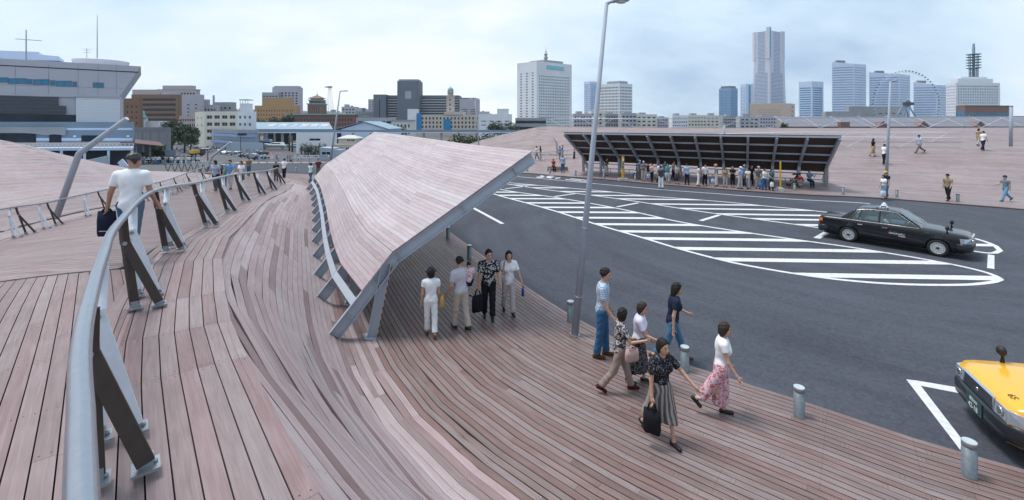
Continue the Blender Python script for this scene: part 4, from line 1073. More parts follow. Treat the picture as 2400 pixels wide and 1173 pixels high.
# ferris wheel
def wheel():
    Y = 690; c = P(2123, 244, Y); Rr = 74 * Y / FPX
    root = thing('ferris_wheel', 'giant ferris wheel with small round cabins before the white towers', 'ferris wheel', (c.x, c.y, GZ))
    m_ = mat('wheel_white', (.62, .66, .72), .5, .1, 0); ax = Vector((1, 0, 0)); up = Vector((0, 0, 1)); nn = Vector((0, 1, 0))
    pt = lambda a, r, o=0: c + ax * (math.cos(a) * r) + up * (math.sin(a) * r) + nn * o
    for o in (-1.6, 1.6):
        b = MB(); b.tube([pt(2 * math.pi * k / 60, Rr, o) for k in range(60)], .15, 5, closed=True); b.build('rim', m_, root)
    b = MB()
    for k in range(60):
        for o in (-1.6, 1.6): b.bar(pt(0, 0, o * 2), pt(2 * math.pi * k / 60, Rr, o), .06, .06)
    b.build('spokes', m_, root)['kind'] = 'stuff'
    cm = [mat('cabin_' + n, cl, .4, 0, 0) for n, cl in (('blue', (.06, .16, .28)), ('teal', (.05, .22, .26)), ('white', (.5, .52, .55)), ('red', (.35, .06, .04)))]
    for k in range(60):
        b = MB(); q = pt(2 * math.pi * k / 60, Rr + 2.2, 0); b.lathe([(.35, -1.2), (1.05, -.8), (1.2, 0), (1.05, .8), (.35, 1.2)], 8, q); b.build('cabin', cm[(k // 8) % 3 if k % 13 else 3], root)
    b = MB()
    for sx in (-20, 20):
        for o in (-9, 9): b.tube([c + nn * (o * .35), Vector((c.x, c.y, GZ)) + ax * sx + nn * o], [.9, 1.3], 6)
    b.build('legs', mat('wheel_leg', (.10, .17, .28), .5, .1, 0), root)['kind'] = 'stuff'
    b = MB(); b.lathe([(5.2, -.5), (5.2, .5)], 20, c - nn * 3.6, 0, Matrix.Rotation(math.atan2(nn.y, nn.x), 3, 'Z') @ Matrix.Rotation(R(90), 3, 'Y')); b.build('hub', mat('wheel_leg', (.1, .17, .28)), root)
    b = MB(); b.box(c - nn * 4.6, (17, .6, 4.4), math.atan2(ax.y, ax.x)); sg = b.build('clock_board', mat('clock_dark', (.05, .03, .04), .4, 0, 0), root)
    tx = bpy.data.curves.new('clock', 'FONT'); tx.body = '12 10'; tx.size = 4.2; tx.align_x = 'CENTER'; tx.align_y = 'CENTER'; to = ob('tmp', tx); me = bpy.data.meshes.new_from_object(to.evaluated_get(bpy.context.evaluated_depsgraph_get())); bpy.data.objects.remove(to)
    me.materials.clear(); me.materials.append(mat('clock_lights', (.5, .25, .08), .5, 0, 0, emit=(1, .5, .15, .6))); o = ob('digits', me, sg)
    o.matrix_world = Matrix.Translation(c - nn * 4.95) @ Matrix.Rotation(math.atan2(ax.y, ax.x), 4, 'Z') @ Matrix.Rotation(R(90), 4, 'X')
    o.matrix_local = world_of(sg).inverted() @ o.matrix_basis
wheel()
# lattice mast
def mast():
    Y = 930; c = P(2282, 196, Y); root = thing('lattice_mast', 'dark round lattice mast above the white hotel', 'mast', c); m_ = mat('mast_blue', (.05, .12, .17), .5, .2, 0); u = Y / FPX; b = MB()
    for a in range(8): b.tube([c + Vector((math.cos(a * .785) * 8.5 * u * .8, math.sin(a * .785) * 7, 0)), c + Vector((math.cos(a * .785) * 8 * u, math.sin(a * .785) * 7, 66 * u))], .55, 5)
    for k in range(9): b.tube([c + Vector((math.cos(a * .52) * 8 * u, math.sin(a * .52) * 7, (6 + k * 3.4) * u)) for a in range(12)], .4, 4, closed=True)
    b.build('lattice', m_, root)['kind'] = 'stuff'
    for k in range(6): b = MB(); z = (35 + k * 6.4) * u; b.lathe([(11.5 * u, z), (13 * u, z + .3), (13 * u, z + 1.3), (7 * u, z + 1.4)], 16, c); b.build('platform', m_, root)
    b = MB(); b.lathe([(2.6 * u, 0), (2.6 * u, 84 * u), (2.2 * u, 84 * u), (2.0 * u, 93 * u), (.2 * u, 93.5 * u)], 10, c); b.build('core', m_, root)
mast()
# red brick warehouses behind the far hill
def warehouse():
    Y = 285; x0, x1 = xat(1845, Y), xat(2460, Y); ze, zr = zat(298, Y), zat(275, Y + 14)
    root = thing('brick_warehouse', 'long brick warehouse with a grey pitched roof behind the far hill', 'warehouse', (x0, Y, GZ)); b = MB()
    facade(b, MB(), (x0, Y), (x1, Y), GZ, ze, 0, 0, 1, 1); b.build('wall', W_BRICK, root)
    n = 9
    for k in range(n):
        a, c_ = lerp(x0, x1, k / n) + .25, lerp(x0, x1, (k + 1) / n) - .25; b = MB(); b.prism([(a, Y - .8, ze), (c_, Y - .8, ze), (c_, Y + 14, zr), (a, Y + 14, zr)], (0, 0, .25)); b.build('roof', mat('warehouse_roof', (.17, .175, .21), .85, 0, .08, .4), root, fixn=True)
    for k in range(n + 1):
        a = lerp(x0, x1, k / n); b = MB(); b.bar((a, Y - .9, ze + .5), (a, Y + 14, zr + .5), .5, .6); b.build('gable_coping', mat('coping', (.36, .37, .40), .7), root)
    for px in (2065, 2160, 2292): 
        a = xat(px, Y); b = MB(); b.prism([(a - 3.4, Y - 1.2, ze - 1.2), (a + 3.4, Y - 1.2, ze - 1.2), (a + 3.4, Y - 1.2, ze + .4), (a, Y - 1.2, ze + 3.4), (a - 3.4, Y - 1.2, ze + .4)], (0, 6, 0)); d = b.build('dormer', W_BRICK, root, fixn=True)
        b = MB(); b.bar((a - 3.7, Y - 1.5, ze + .4), (a, Y - 1.5, ze + 3.7), .6, .3, (0, 1, 0)); b.bar((a + 3.7, Y - 1.5, ze + .4), (a, Y - 1.5, ze + 3.7), .6, .3, (0, 1, 0)); b.build('gable_trim', ROOF_G, d)
    b = MB(); b.box((xat(1972, Y), Y - 2, zat(293, Y)), (5.5, 3, 3.6)); b.build('brick_annex', W_BRICK, root)
warehouse()
# --- middle distance, left to right
simple('brown tiled block with few windows right of the prow shaped building', 281, 326, 231, 250, 20, W_BROWN, 4, 5, .3, .4, mz=(.3, .12))
simple('brown banded office block with dark ribbon windows', 308, 417, 222, 360, 26, W_BROWN, 1, 6, .94, .5, mx=.02, mz=(.25, .06), boxes=((.0, .6, .2, .8, 4, W_PINK), (.62, .97, .2, .8, 2, W_LILAC)))
simple('pinkish hotel with a flat overhanging roof on the hill', 371, 460, 211, 480, 26, W_PINK, 12, 5, .6, .5, mz=(.5, .04), boxes=((-.02, 1.02, -.02, 1, .6, ROOF_G), (.1, .9, .1, .9, 4.6, W_PINK)))
simple('plain lilac block below the flat roofed hotel', 412, 470, 222, 410, 26, W_LILAC, 3, 4, .3, .3, mz=(.45, .2))
simple('small pale block with a rooftop frame', 462, 508, 246, 420, 20, W_LILAC, 6, 2, .5, .4, mz=(.6, .08), boxes=((.1, .5, .2, .8, 5, W_GREY), (.75, .82, .2, .4, 9, W_PINK)))
simple('dark brown rooftop block behind the cream school like block', 500, 545, 240, 430, 20, W_CONC, 4, 2, .4, .4, mz=(.6, .1))
cr = corner('long cream block with rows of large windows', 457, 479, 575, 262, 235, 6, -6, W_CREAM, (2, 3, .22, .3, .1, (.30, .08)), (5, 4, .72, .5, .03, (.15, .06)), name='cream_block', singles=True, parapet=.4)
tw = simple('white tower block with a lantern frame on top', 556, 592, 262, 228, 10, W_WHITE, 3, 4, .45, .42, name='white_tower', mz=(.15, .06), singles=True)
b = MB(); Y = 230; b.prism([(xat(562, Y), Y, zat(262, Y)), (xat(582, Y), Y, zat(262, Y)), (xat(582, Y), Y + 4, zat(262, Y)), (xat(562, Y), Y + 4, zat(262, Y))], (0, 0, 26 * Y / FPX - 1.5)); b.build('lantern', W_WHITE, tw, fixn=True)
b = MB()
for px in (563, 569, 575, 581): b.bar((xat(px, Y), Y, zat(243, Y)), (xat(px, Y), Y, zat(235, Y)), .15, .15, (0, 1, 0))
b.prism([(xat(561, Y), Y - .3, zat(235, Y)), (xat(583, Y), Y - .3, zat(235, Y)), (xat(583, Y), Y + 4.3, zat(235, Y)), (xat(561, Y), Y + 4.3, zat(235, Y))], (0, 0, .3)); tag(b.build('lantern_frame', W_DARK, tw), kind='stuff')
simple('pink low block behind the dark street trees', 420, 460, 272, 270, 15, W_PINK, 7, 3, .6, .4, mz=(.4, .06))
def scaffold():
    Y = 205; root = corner('grey panelled depot wrapped in blue scaffold bands', 500, 560, 607, 305, Y, 22, -4, wallmat('panel_grey', (.30, .35, .42)), (14, 3, .3, .34, .02, (.1, .1)), (4, 1, .7, .12, .05, (.74, .1)), GL_D, name='depot')
    A, B, C = Vector((xat(500, Y + 22), Y + 22)), Vector((xat(560, Y), Y)), Vector((xat(607, Y - 4), Y - 4)); zt = zat(305, Y); b = MB()
    for a, c_, n in ((A, B, 14), (B, C, 8)):
        d = (c_ - a).normalized(); o = Vector((d.y, -d.x)) * .9
        for k in range(n + 1): p = a.lerp(c_, k / n) + o; b.bar((*p, GZ), (*p, zt + .6), .12, .12, (0, 1, 0))
        for zz_ in frange(GZ + 2, zt, 6): b.bar((*(a + o), zz_), (*(c_ + o), zz_), .12, .12)
    tag(b.build('scaffold', mat('scaffold_tube', (.34, .37, .42), .5, .4, 0), root), kind='stuff')
    for t in (.38, .72):
        for a, c_ in ((A, B), (B, C)):
            d = (c_ - a).normalized(); o = Vector((d.y, -d.x)) * 1.0; b = MB(); z = lerp(GZ, zt, t); b.bar((*(a + o), z), (*(c_ + o), z), .05, 1.1); b.build('blue_band', mat('scaffold_blue', (.20, .34, .62), .6), root)
    b = MB(); b.prism([(xat(530, 196), 196, GZ), (xat(616, 190), 190, GZ), (xat(616, 190), 190.2, GZ), (xat(530, 196), 196.2, GZ)], (0, 0, 4.3)); b.build('hoarding', mat('hoarding', (.30, .38, .46), .6, 0, .05), root, fixn=True)
scaffold()
simple('orange tan stepped block with square windows', 597, 695, 248, 430, 24, W_TAN, 14, 4, .32, .42, mz=(.35, .1), boxes=((.18, .86, .1, .9, 7.5, W_TAN),), mx=.06)
simple('grey gridded tower behind the orange tan block', 638, 701, 205, 520, 24, W_LILAC, 7, 8, .55, .55, mz=(.45, .1), boxes=((.05, .95, .1, .9, 1.5, W_GREY),))
simple('darker grey wing of the gridded tower', 614, 652, 217, 515, 20, W_GREY, 5, 6, .6, .45, mz=(.5, .06))
def prefecture():
    Y = 400; root = simple('brown brick hall with a green edged flat roof', 672, 831, 270, Y, 30, W_BRICK, 22, 2, .4, .5, mz=(.45, .12), name='brick_hall')
    b = MB(); z = zat(270, Y); b.prism([(xat(668, Y), Y - 2, z), (xat(834, Y), Y - 2, z), (xat(834, Y), Y + 30, z), (xat(668, Y), Y + 30, z)], (0, 0, .9)); b.build('cornice', COPPER, root, fixn=True)
    t = thing('brick_tower', 'brown brick tower with a green tiered pyramid roof', 'tower', (xat(728, Y), Y + 9, z)); x0, x1 = xat(711, Y), xat(744, Y); bw, bg = MB(), MB()
    facade(bw, bg, (x0, Y + 8), (x1, Y + 8), z, zat(243, Y), 5, 1, .3, .8, .1, (.1, .1)); facade(bw, bg, (x1, Y + 8), (x1, Y + 20), z, zat(243, Y), 0, 0, 1, 1); bw.quad((x0, Y + 20, z), (x0, Y + 8, z), (x0, Y + 8, zat(243, Y)), (x0, Y + 20, zat(243, Y)))
    bw.box(((x0 + x1) / 2, Y + 14, zat(238, Y)), (x1 - x0 - 2, 10, 4)); bw.build('wall', W_BRICK, t); bg.build('windows', GL_D, t)['kind'] = 'stuff'
    cx = (x0 + x1) / 2
    for yy, w, h in ((243, x1 - x0 + 1.6, .8), (234, x1 - x0 - 1, .9)):
        b = MB(); b.box((cx, Y + 14, zat(yy, Y)), (w, 13, h)); b.build('cornice', COPPER, t)
    b = MB(); b.box((cx, Y + 14, zat(232, Y)), (9, 8, 1.6)); b.build('lantern', W_BRICK, t)
    b = MB(); zz_ = zat(230, Y); w = 6.6; b.add([(cx - w, Y + 8, zz_), (cx + w, Y + 8, zz_), (cx + w, Y + 20, zz_), (cx - w, Y + 20, zz_), (cx, Y + 14, zat(221, Y))], [(0, 1, 4), (1, 2, 4), (2, 3, 4), (3, 0, 4), (3, 2, 1, 0)]); b.build('pyramid_roof', mat('tile_brown', (.16, .10, .08), .7), t)
    b = MB(); b.lathe([(.5, 0), (.1, 2.2)], 6, (cx, Y + 14, zat(221, Y))); b.build('finial', COPPER, t)
prefecture()
def lattice_tower(px, yb, yt, Y, w, label):
    c = P(px, yb, Y); h = (yb - yt) * Y / FPX; root = thing('antenna_tower', label, 'mast', c); b = MB()
    for sx, sy in ((-1, -1), (1, -1), (1, 1), (-1, 1)): b.tube([c + Vector((sx * w, sy * w, 0)), c + Vector((sx * w * .25, sy * w * .25, h))], .18, 4)
    for k in range(9):
        t, u = k / 9, (k + 1) / 9; f = lambda s_, q: c + Vector((s_ * w * lerp(1, .25, q), -w * lerp(1, .25, q), h * q)); b.bar(f(-1, t), f(1, u), .14, .14); b.bar(f(1, t), f(-1, u), .14, .14)
    b.build('lattice', WHITE, root)['kind'] = 'stuff'; b = MB(); b.box(c + Vector((0, 0, h + .6)), (4, 3, 1.6)); b.lathe([(1.6, -.4), (1.8, .2), (1.2, .5)], 10, c + Vector((-3, -1, h + .5))); b.build('dishes', W_CONC, root)
lattice_tower(773, 268, 206, 440, 3.0, 'white lattice antenna tower behind the brick hall')
simple('slim pale block behind the brick tower', 745, 757, 237, 600, 10, W_PALE, 3, 6, .5, .4, mz=(.5, .05))
dk = simple('long dark office slab with pale ribbon balconies', 904, 1076, 224, 470, 24, W_DARK, 1, 10, .98, .42, GL_D, mx=.01, mz=(.3, .05))
for k in range(10):
    b = MB(); z0, z1 = GZ + (zat(224, 470) - GZ) * .3, GZ + (zat(224, 470) - GZ) * .95; z = lerp(z0, z1, (k + .1) / 10); b.bar((xat(905, 470), 469.4, z), (xat(1075, 470), 469.4, z), .8, 1.3); b.build('balcony_band', W_GREY, dk)
simple('pair of dark slate stair shafts on the left of the dark slab', 875, 904, 222, 462, 24, W_DARK, 1, 1, .12, .7, mz=(.3, .02), mx=.2)
simple('tall slate shaft rising from the dark office slab', 931, 982, 190, 458, 30, W_DARK, 1, 1, .3, .5, W_GREY, mz=(.6, .12), mx=.02, boxes=((.05, .95, .1, .9, 1.8, W_CONC),))
simple('pale slim block left of the slate shafts', 863, 877, 233, 560, 20, W_LILAC, 2, 6, .3, .4, mz=(.5, .05))
simple('plain grey box block right of the domed tower', 1077, 1121, 231, 450, 22, W_LILAC, 2, 3, .6, .3, mz=(.55, .28), boxes=((.0, .85, .0, 1, .6, W_GREY),))
simple('cluster of small grey houses left of the slate shafts', 832, 866, 262, 480, 20, W_CONC, 5, 3, .4, .4, mz=(.5, .05), boxes=((.4, .55, .3, .6, 4, W_DARK),))
# customs house
def customs():
    Y = 395; root = simple('beige customs house with rows of windows and two bright blue sheeted bays', 975, 1158, 270, Y, 26, W_BEIGE, 19, 4, .45, .55, mz=(.18, .06), name='customs_house', mx=.06, boxes=((.36, .60, .0, .9, 3.0, W_BEIGE),))
    for a, c_, t, bt in ((977, 988, 266, 305), (1040, 1057, 280, 305), (1139, 1153, 267, 305)):
        b = MB(); x0, x1 = xat(a, Y), xat(c_, Y); b.prism([(x0, Y - 1, zat(bt, Y)), (x1, Y - 1, zat(bt, Y)), (x1, Y - .4, zat(bt, Y)), (x0, Y - .4, zat(bt, Y))], (0, 0, (bt - t) * Y / FPX)); b.build('blue_sheet', mat('blue_sheet', (.01, .20, .43), .6, 0, .06), root, fixn=True)
    t = thing('domed_tower', 'slim beige tower with a pale turquoise dome', 'tower', (xat(1053, Y), Y + 8, zat(262, Y))); cx, cy = xat(1053, Y), Y + 8; w = 17 * Y / FPX; u = Y / FPX
    bw, bg = MB(), MB(); facade(bw, bg, (cx - w / 2, cy - w / 2), (cx + w / 2, cy - w / 2), zat(264, Y), zat(226, Y), 1, 3, .3, .4, .2, (.05, .05)); facade(bw, bg, (cx + w / 2, cy - w / 2), (cx + w / 2, cy + w / 2), zat(264, Y), zat(226, Y), 0, 0, 1, 1)
    bw.quad((cx - w / 2, cy + w / 2, zat(264, Y)), (cx - w / 2, cy - w / 2, zat(264, Y)), (cx - w / 2, cy - w / 2, zat(226, Y)), (cx - w / 2, cy + w / 2, zat(226, Y))); bw.box((cx, cy, zat(225, Y)), (w + 1, w + 1, .8)); bw.build('wall', W_BEIGE, t); bg.build('windows', GL_D, t)['kind'] = 'stuff'
    b = MB(); b.lathe([(w * .42, 0), (w * .42, 3.4), (w * .48, 3.5), (w * .48, 4)], 12, (cx, cy, zat(224, Y))); b.build('belfry', W_BEIGE, t)
    b = MB(); z = zat(224, Y) + 4; b.lathe([(w * .40, 0), (w * .42, 1), (w * .36, 2.4), (w * .2, 3.4), (.25, 3.9), (.12, 5)], 14, (cx, cy, z)); b.build('dome', COPPER, t)
customs()
simple('pale low office block with ribbon windows above the elevated walk', 835, 920, 276, 300, 20, W_GREY, 6, 2, .8, .4, mz=(.45, .08))
simple('cream villa with a hipped roof beside the customs house', 918, 964, 283, 290, 15, W_CREAM, 5, 2, .4, .5, mz=(.3, .1), boxes=((-.03, 1.03, -.05, 1, .5, ROOF_B),))
simple('white windowless rear wall left of the blue sheeted bay', 955, 976, 256, 410, 12, W_WHITE, 0, 0)
simple('white low block left of the window grid tower', 1122, 1200, 268, 330, 16, W_WHITE, 4, 2, .6, .2, mz=(.5, .2), boxes=((.55, .9, .1, .9, 4, W_WHITE), (.0, .3, .2, .8, 2, W_LILAC)))
# far low roofs along the shore
rs = random.Random(5); px = 1344
hues = [('white', W_WHITE), ('grey', W_GREY), ('cream', W_CREAM), ('pale grey concrete', W_CONC), ('lilac', W_LILAC)]
wheres = ['beside the pale twin tower', 'under the slim twin tower', 'below the broad white office block', 'under the antenna of the broad white block', 'right of the broad white office block', 'in the gap left of the dark glazed tower', 'in the middle of the low shore roofs', 'behind the left part of the crest railing', 'behind the middle of the crest railing', 'left of the dark glazed tower', 'under the dark glazed tower', 'below the blue striped tower']
k = 0
while px < 1850 and k < 12:
    w = rs.uniform(34, 50); t = rs.uniform(258, 270) if px < 1520 else rs.uniform(270, 276); hn, hm = hues[rs.randrange(5)]
    simple(f'low {hn} shore block {wheres[k]}', px, px + w, t, 520 + rs.uniform(-60, 60), 20, hm, rs.choice((4, 6, 8)), 3, .6, .4, mz=(.35, .08), boxes=((.2, .5, .2, .7, rs.uniform(1, 3), W_GREY),)); px += w + rs.uniform(-3, 1); k += 1
# small roofs filling the town behind the waterfront
rs = random.Random(21); px = 470; k = 0
nb = ['behind the white tower block', 'between the white tower and the orange block', 'behind the left of the orange block', 'behind the orange tan block', 'under the gridded tower', 'left of the brick tower', 'right of the brick tower', 'under the lattice tower', 'right of the lattice tower', 'behind the brick hall', 'left of the small grey houses', 'behind the small grey houses', 'behind the pale low office', 'under the dark slab', 'behind the domed tower', 'right of the domed tower', 'behind the grey box block', 'behind the white low block', 'right of the white low block', 'just left of the window grid tower']
while px < 1205 and k < 20:
    w = rs.uniform(30, 42); t = rs.uniform(250, 268); hn, hm = [('white', W_WHITE), ('grey', W_GREY), ('cream', W_CREAM), ('concrete', W_CONC), ('lilac', W_LILAC), ('pink', W_PINK), ('slate', W_DARK)][rs.randrange(7)]
    simple(f'small {hn} town block {nb[k]}', px, px + w, t, 640 + rs.uniform(-40, 60), 18, hm, rs.choice((4, 5, 7)), rs.choice((3, 4)), .55, .45, mz=(.45, .06), boxes=((.15, .4, .2, .7, rs.uniform(1.5, 4), W_GREY), (.6, .72, .2, .5, rs.uniform(1, 6), W_CONC))); px += w + rs.uniform(-4, 2); k += 1
# shed with roof letters, elevated walk
def sheds():
    Y = 235; root = thing('quay_shed', 'long quay shed with white characters on its blue grey roof', 'warehouse', (xat(690, Y), Y, GZ)); ze, zr = zat(304, Y), zat(288, Y + 12)
    b = MB(); x0, x1 = xat(598, Y), xat(782, Y); b.prism([(x0, Y - 1, ze), (x1, Y - 1, ze), (xat(771, Y + 12), Y + 12, zr), (xat(590, Y + 12), Y + 12, zr)], (0, 0, .2)); b.build('roof', ROOF_B, root, fixn=True)
    b = MB(); b.box(((x0 + x1) / 2, Y - .9, ze - .6), (x1 - x0, .3, 1.1)); b.build('fascia', W_BLUEG, root)
    for k in range(10): b = MB(); x = lerp(x0, x1, (k + .5) / 10); b.box((x, Y, (GZ + ze) / 2 - .6), (.8, .8, ze - GZ - 1.2)); b.build('column', W_CONC, root)
    b = MB(); b.box(((x0 + x1) / 2, Y + 11, (GZ + ze) / 2), (x1 - x0, .3, ze - GZ)); b.build('back_wall', mat('shed_dark', (.06, .07, .09), .8), root)
    sl = math.atan2(zr - ze, 13); dg = bpy.context.evaluated_depsgraph_get()
    for k, ch in enumerate('東西上屋倉庫'):
        tx = bpy.data.curves.new('char', 'FONT'); tx.body = ch; tx.size = 4.2; tx.align_x = 'CENTER'; to = ob('tmp', tx); dg.update(); me = bpy.data.meshes.new_from_object(to.evaluated_get(dg)); bpy.data.objects.remove(to)
        me.materials.clear(); me.materials.append(WHITE); px_ = (623, 650, 678, 702, 726, 750)[k]
        o = ob('roof_character', me, root); M = Matrix.Translation((xat(px_, Y), Y + 4.0, lerp(ze, zr, 5.0 / 13) + .32)) @ Matrix.Rotation(sl, 4, 'X') @ Matrix.Diagonal((1.15, 1.35, 1, 1)); o.matrix_local = world_of(root).inverted() @ M
    # gabled shed
    root = thing('gabled_shed', 'blue roofed shed with a pale triangular gable', 'warehouse', (xat(850, Y), Y, GZ)); b = MB()
    xa, xm, xb = xat(800, Y), xat(853, Y), xat(908, Y); zt = zat(287, Y); b.prism([(xa, Y, GZ), (xb, Y, GZ), (xb, Y, ze), (xm, Y, zt), (xa, Y, ze)], (0, 30, 0)); b.build('gable_wall', W_PALE, root, fixn=True)
    b = MB(); b.prism([(xa - 3.4, Y - 1, ze), (xm, Y - 1, zt + .2), (xm - 4, Y + 30, zt + .2), (xa - 8, Y + 30, ze)], (0, 0, .3)); b.prism([(xm, Y - 1, zt + .25), (xb + 1, Y - 1, ze), (xb + 1, Y + 30, ze), (xm, Y + 30, zt + .25)], (0, 0, .3)); b.build('roof', ROOF_B, root, fixn=True)
    # elevated walk
    Y = 216; root = thing('elevated_walk', 'long elevated walkway with a pale deck edge across the waterfront', 'walkway', (xat(900, Y), Y, GZ)); b = MB(); x0, x1 = xat(600, Y), xat(1262, Y); b.box(((x0 + x1) / 2, Y, zat(311, Y)), (x1 - x0, 4, .45)); b.build('deck', W_PALE, root)
    b = MB(); b.box(((x0 + x1) / 2, Y - 1.9, zat(307.5, Y)), (x1 - x0, .12, 1.0)); b.build('parapet', W_BLUEG, root)
    for k in range(16): b = MB(); b.box((lerp(x0, x1, (k + .5) / 16), Y, (GZ + zat(312, Y)) / 2), (.7, 1.4, zat(312, Y) - GZ)); b.build('pier', W_CONC, root)
sheds()
simple('white flat roofed store with a strip of windows', 694, 781, 313, 185, 16, W_WHITE, 1, 1, .5, .3, mz=(.5, .12), mx=.2, singles=True)
def house():
    Y = 165; x0, x1 = xat(793, Y), xat(836, Y); zb, z1, z2 = zat(352, Y), zat(338, Y), zat(325, Y); root = thing('waterfront_house', 'small beige two storey house with a pale hipped roof', 'house', (x0, Y, GZ)); b = MB()
    b.box(((x0 + x1) / 2, Y + 3, (GZ + z2) / 2), (x1 - x0, 6, z2 - GZ)); b.box(((x0 + x1) / 2 + .6, Y + 1, (GZ + z1) / 2), (x1 - x0 + 3, 7, z1 - GZ)); b.build('wall', W_BEIGE, root)
    b = MB(); xm = (x0 + x1) / 2; b.add([(x0 - .6, Y - .6, z2), (x1 + .6, Y - .6, z2), (x1 + .6, Y + 6.6, z2), (x0 - .6, Y + 6.6, z2), (x0 + 2, Y + 3, z2 + 1.2), (x1 - 2, Y + 3, z2 + 1.2)], [(0, 1, 5, 4), (1, 2, 5), (2, 3, 4, 5), (3, 0, 4), (3, 2, 1, 0)]); b.build('roof', mat('pale_roof', (.5, .5, .46), .7), root)
    qs = [[Vector((xm + a, Y - .03, z1 + .9)), Vector((xm + a + 1.2, Y - .03, z1 + .9)), Vector((xm + a + 1.2, Y - .03, z1 + 1.7)), Vector((xm + a, Y - .03, z1 + 1.7))] for a in (-.2, 1.3)] + [[Vector((xm + a, Y - 2.53, z1 - 2.2)), Vector((xm + a + 1.3, Y - 2.53, z1 - 2.2)), Vector((xm + a + 1.3, Y - 2.53, z1 - 1.1)), Vector((xm + a, Y - 2.53, z1 - 1.1))] for a in (-2, .3, 2.2)]
    panes(root, qs, GL_D)
    Y = 128; root = thing('booth', 'blue grey angular booth with a wide dark window', 'booth', (xat(770, Y), Y, zat(372, Y)))
    b = MB(); z0, z1 = zat(376, Y), zat(346, Y); b.prism([(xat(749, Y), Y, z0), (xat(780, Y), Y, z0), (xat(780, Y), Y, z1 - .3), (xat(749, Y), Y, z1)], (0, 5, 0)); b.prism([(xat(780, Y), Y, z0), (xat(800, Y + 4), Y + 4, z0), (xat(797, Y + 4), Y + 4, z1 - 1), (xat(780, Y), Y, z1 - .6)], (0, 5, 0)); b.build('wall', wallmat('booth', (.34, .40, .48)), root, fixn=True)
    panes(root, [[Vector((xat(754, Y), Y - .04, zat(363.5, Y))), Vector((xat(775, Y), Y - .04, zat(363.5, Y))), Vector((xat(775, Y), Y - .04, zat(355.5, Y))), Vector((xat(754, Y), Y - .04, zat(355.5, Y)))]], GL_D)
house()
# chapel with a green spire
Y = 260; root = thing('chapel', 'small white chapel with a green spire', 'chapel', (xat(337, Y), Y, GZ)); b = MB(); b.box((xat(350, Y), Y + 4, (GZ + zat(284, Y)) / 2), (11, 8, zat(284, Y) - GZ)); b.box((xat(337, Y), Y, (GZ + zat(278, Y)) / 2), (2.6, 2.6, zat(278, Y) - GZ)); b.build('wall', W_WHITE, root)
b = MB(); b.lathe([(2.2, 0), (1.1, 1.6), (.5, 3.2), (.05, 5.2)], 8, (xat(337, Y), Y, zat(280, Y))); b.build('spire', COPPER, root)

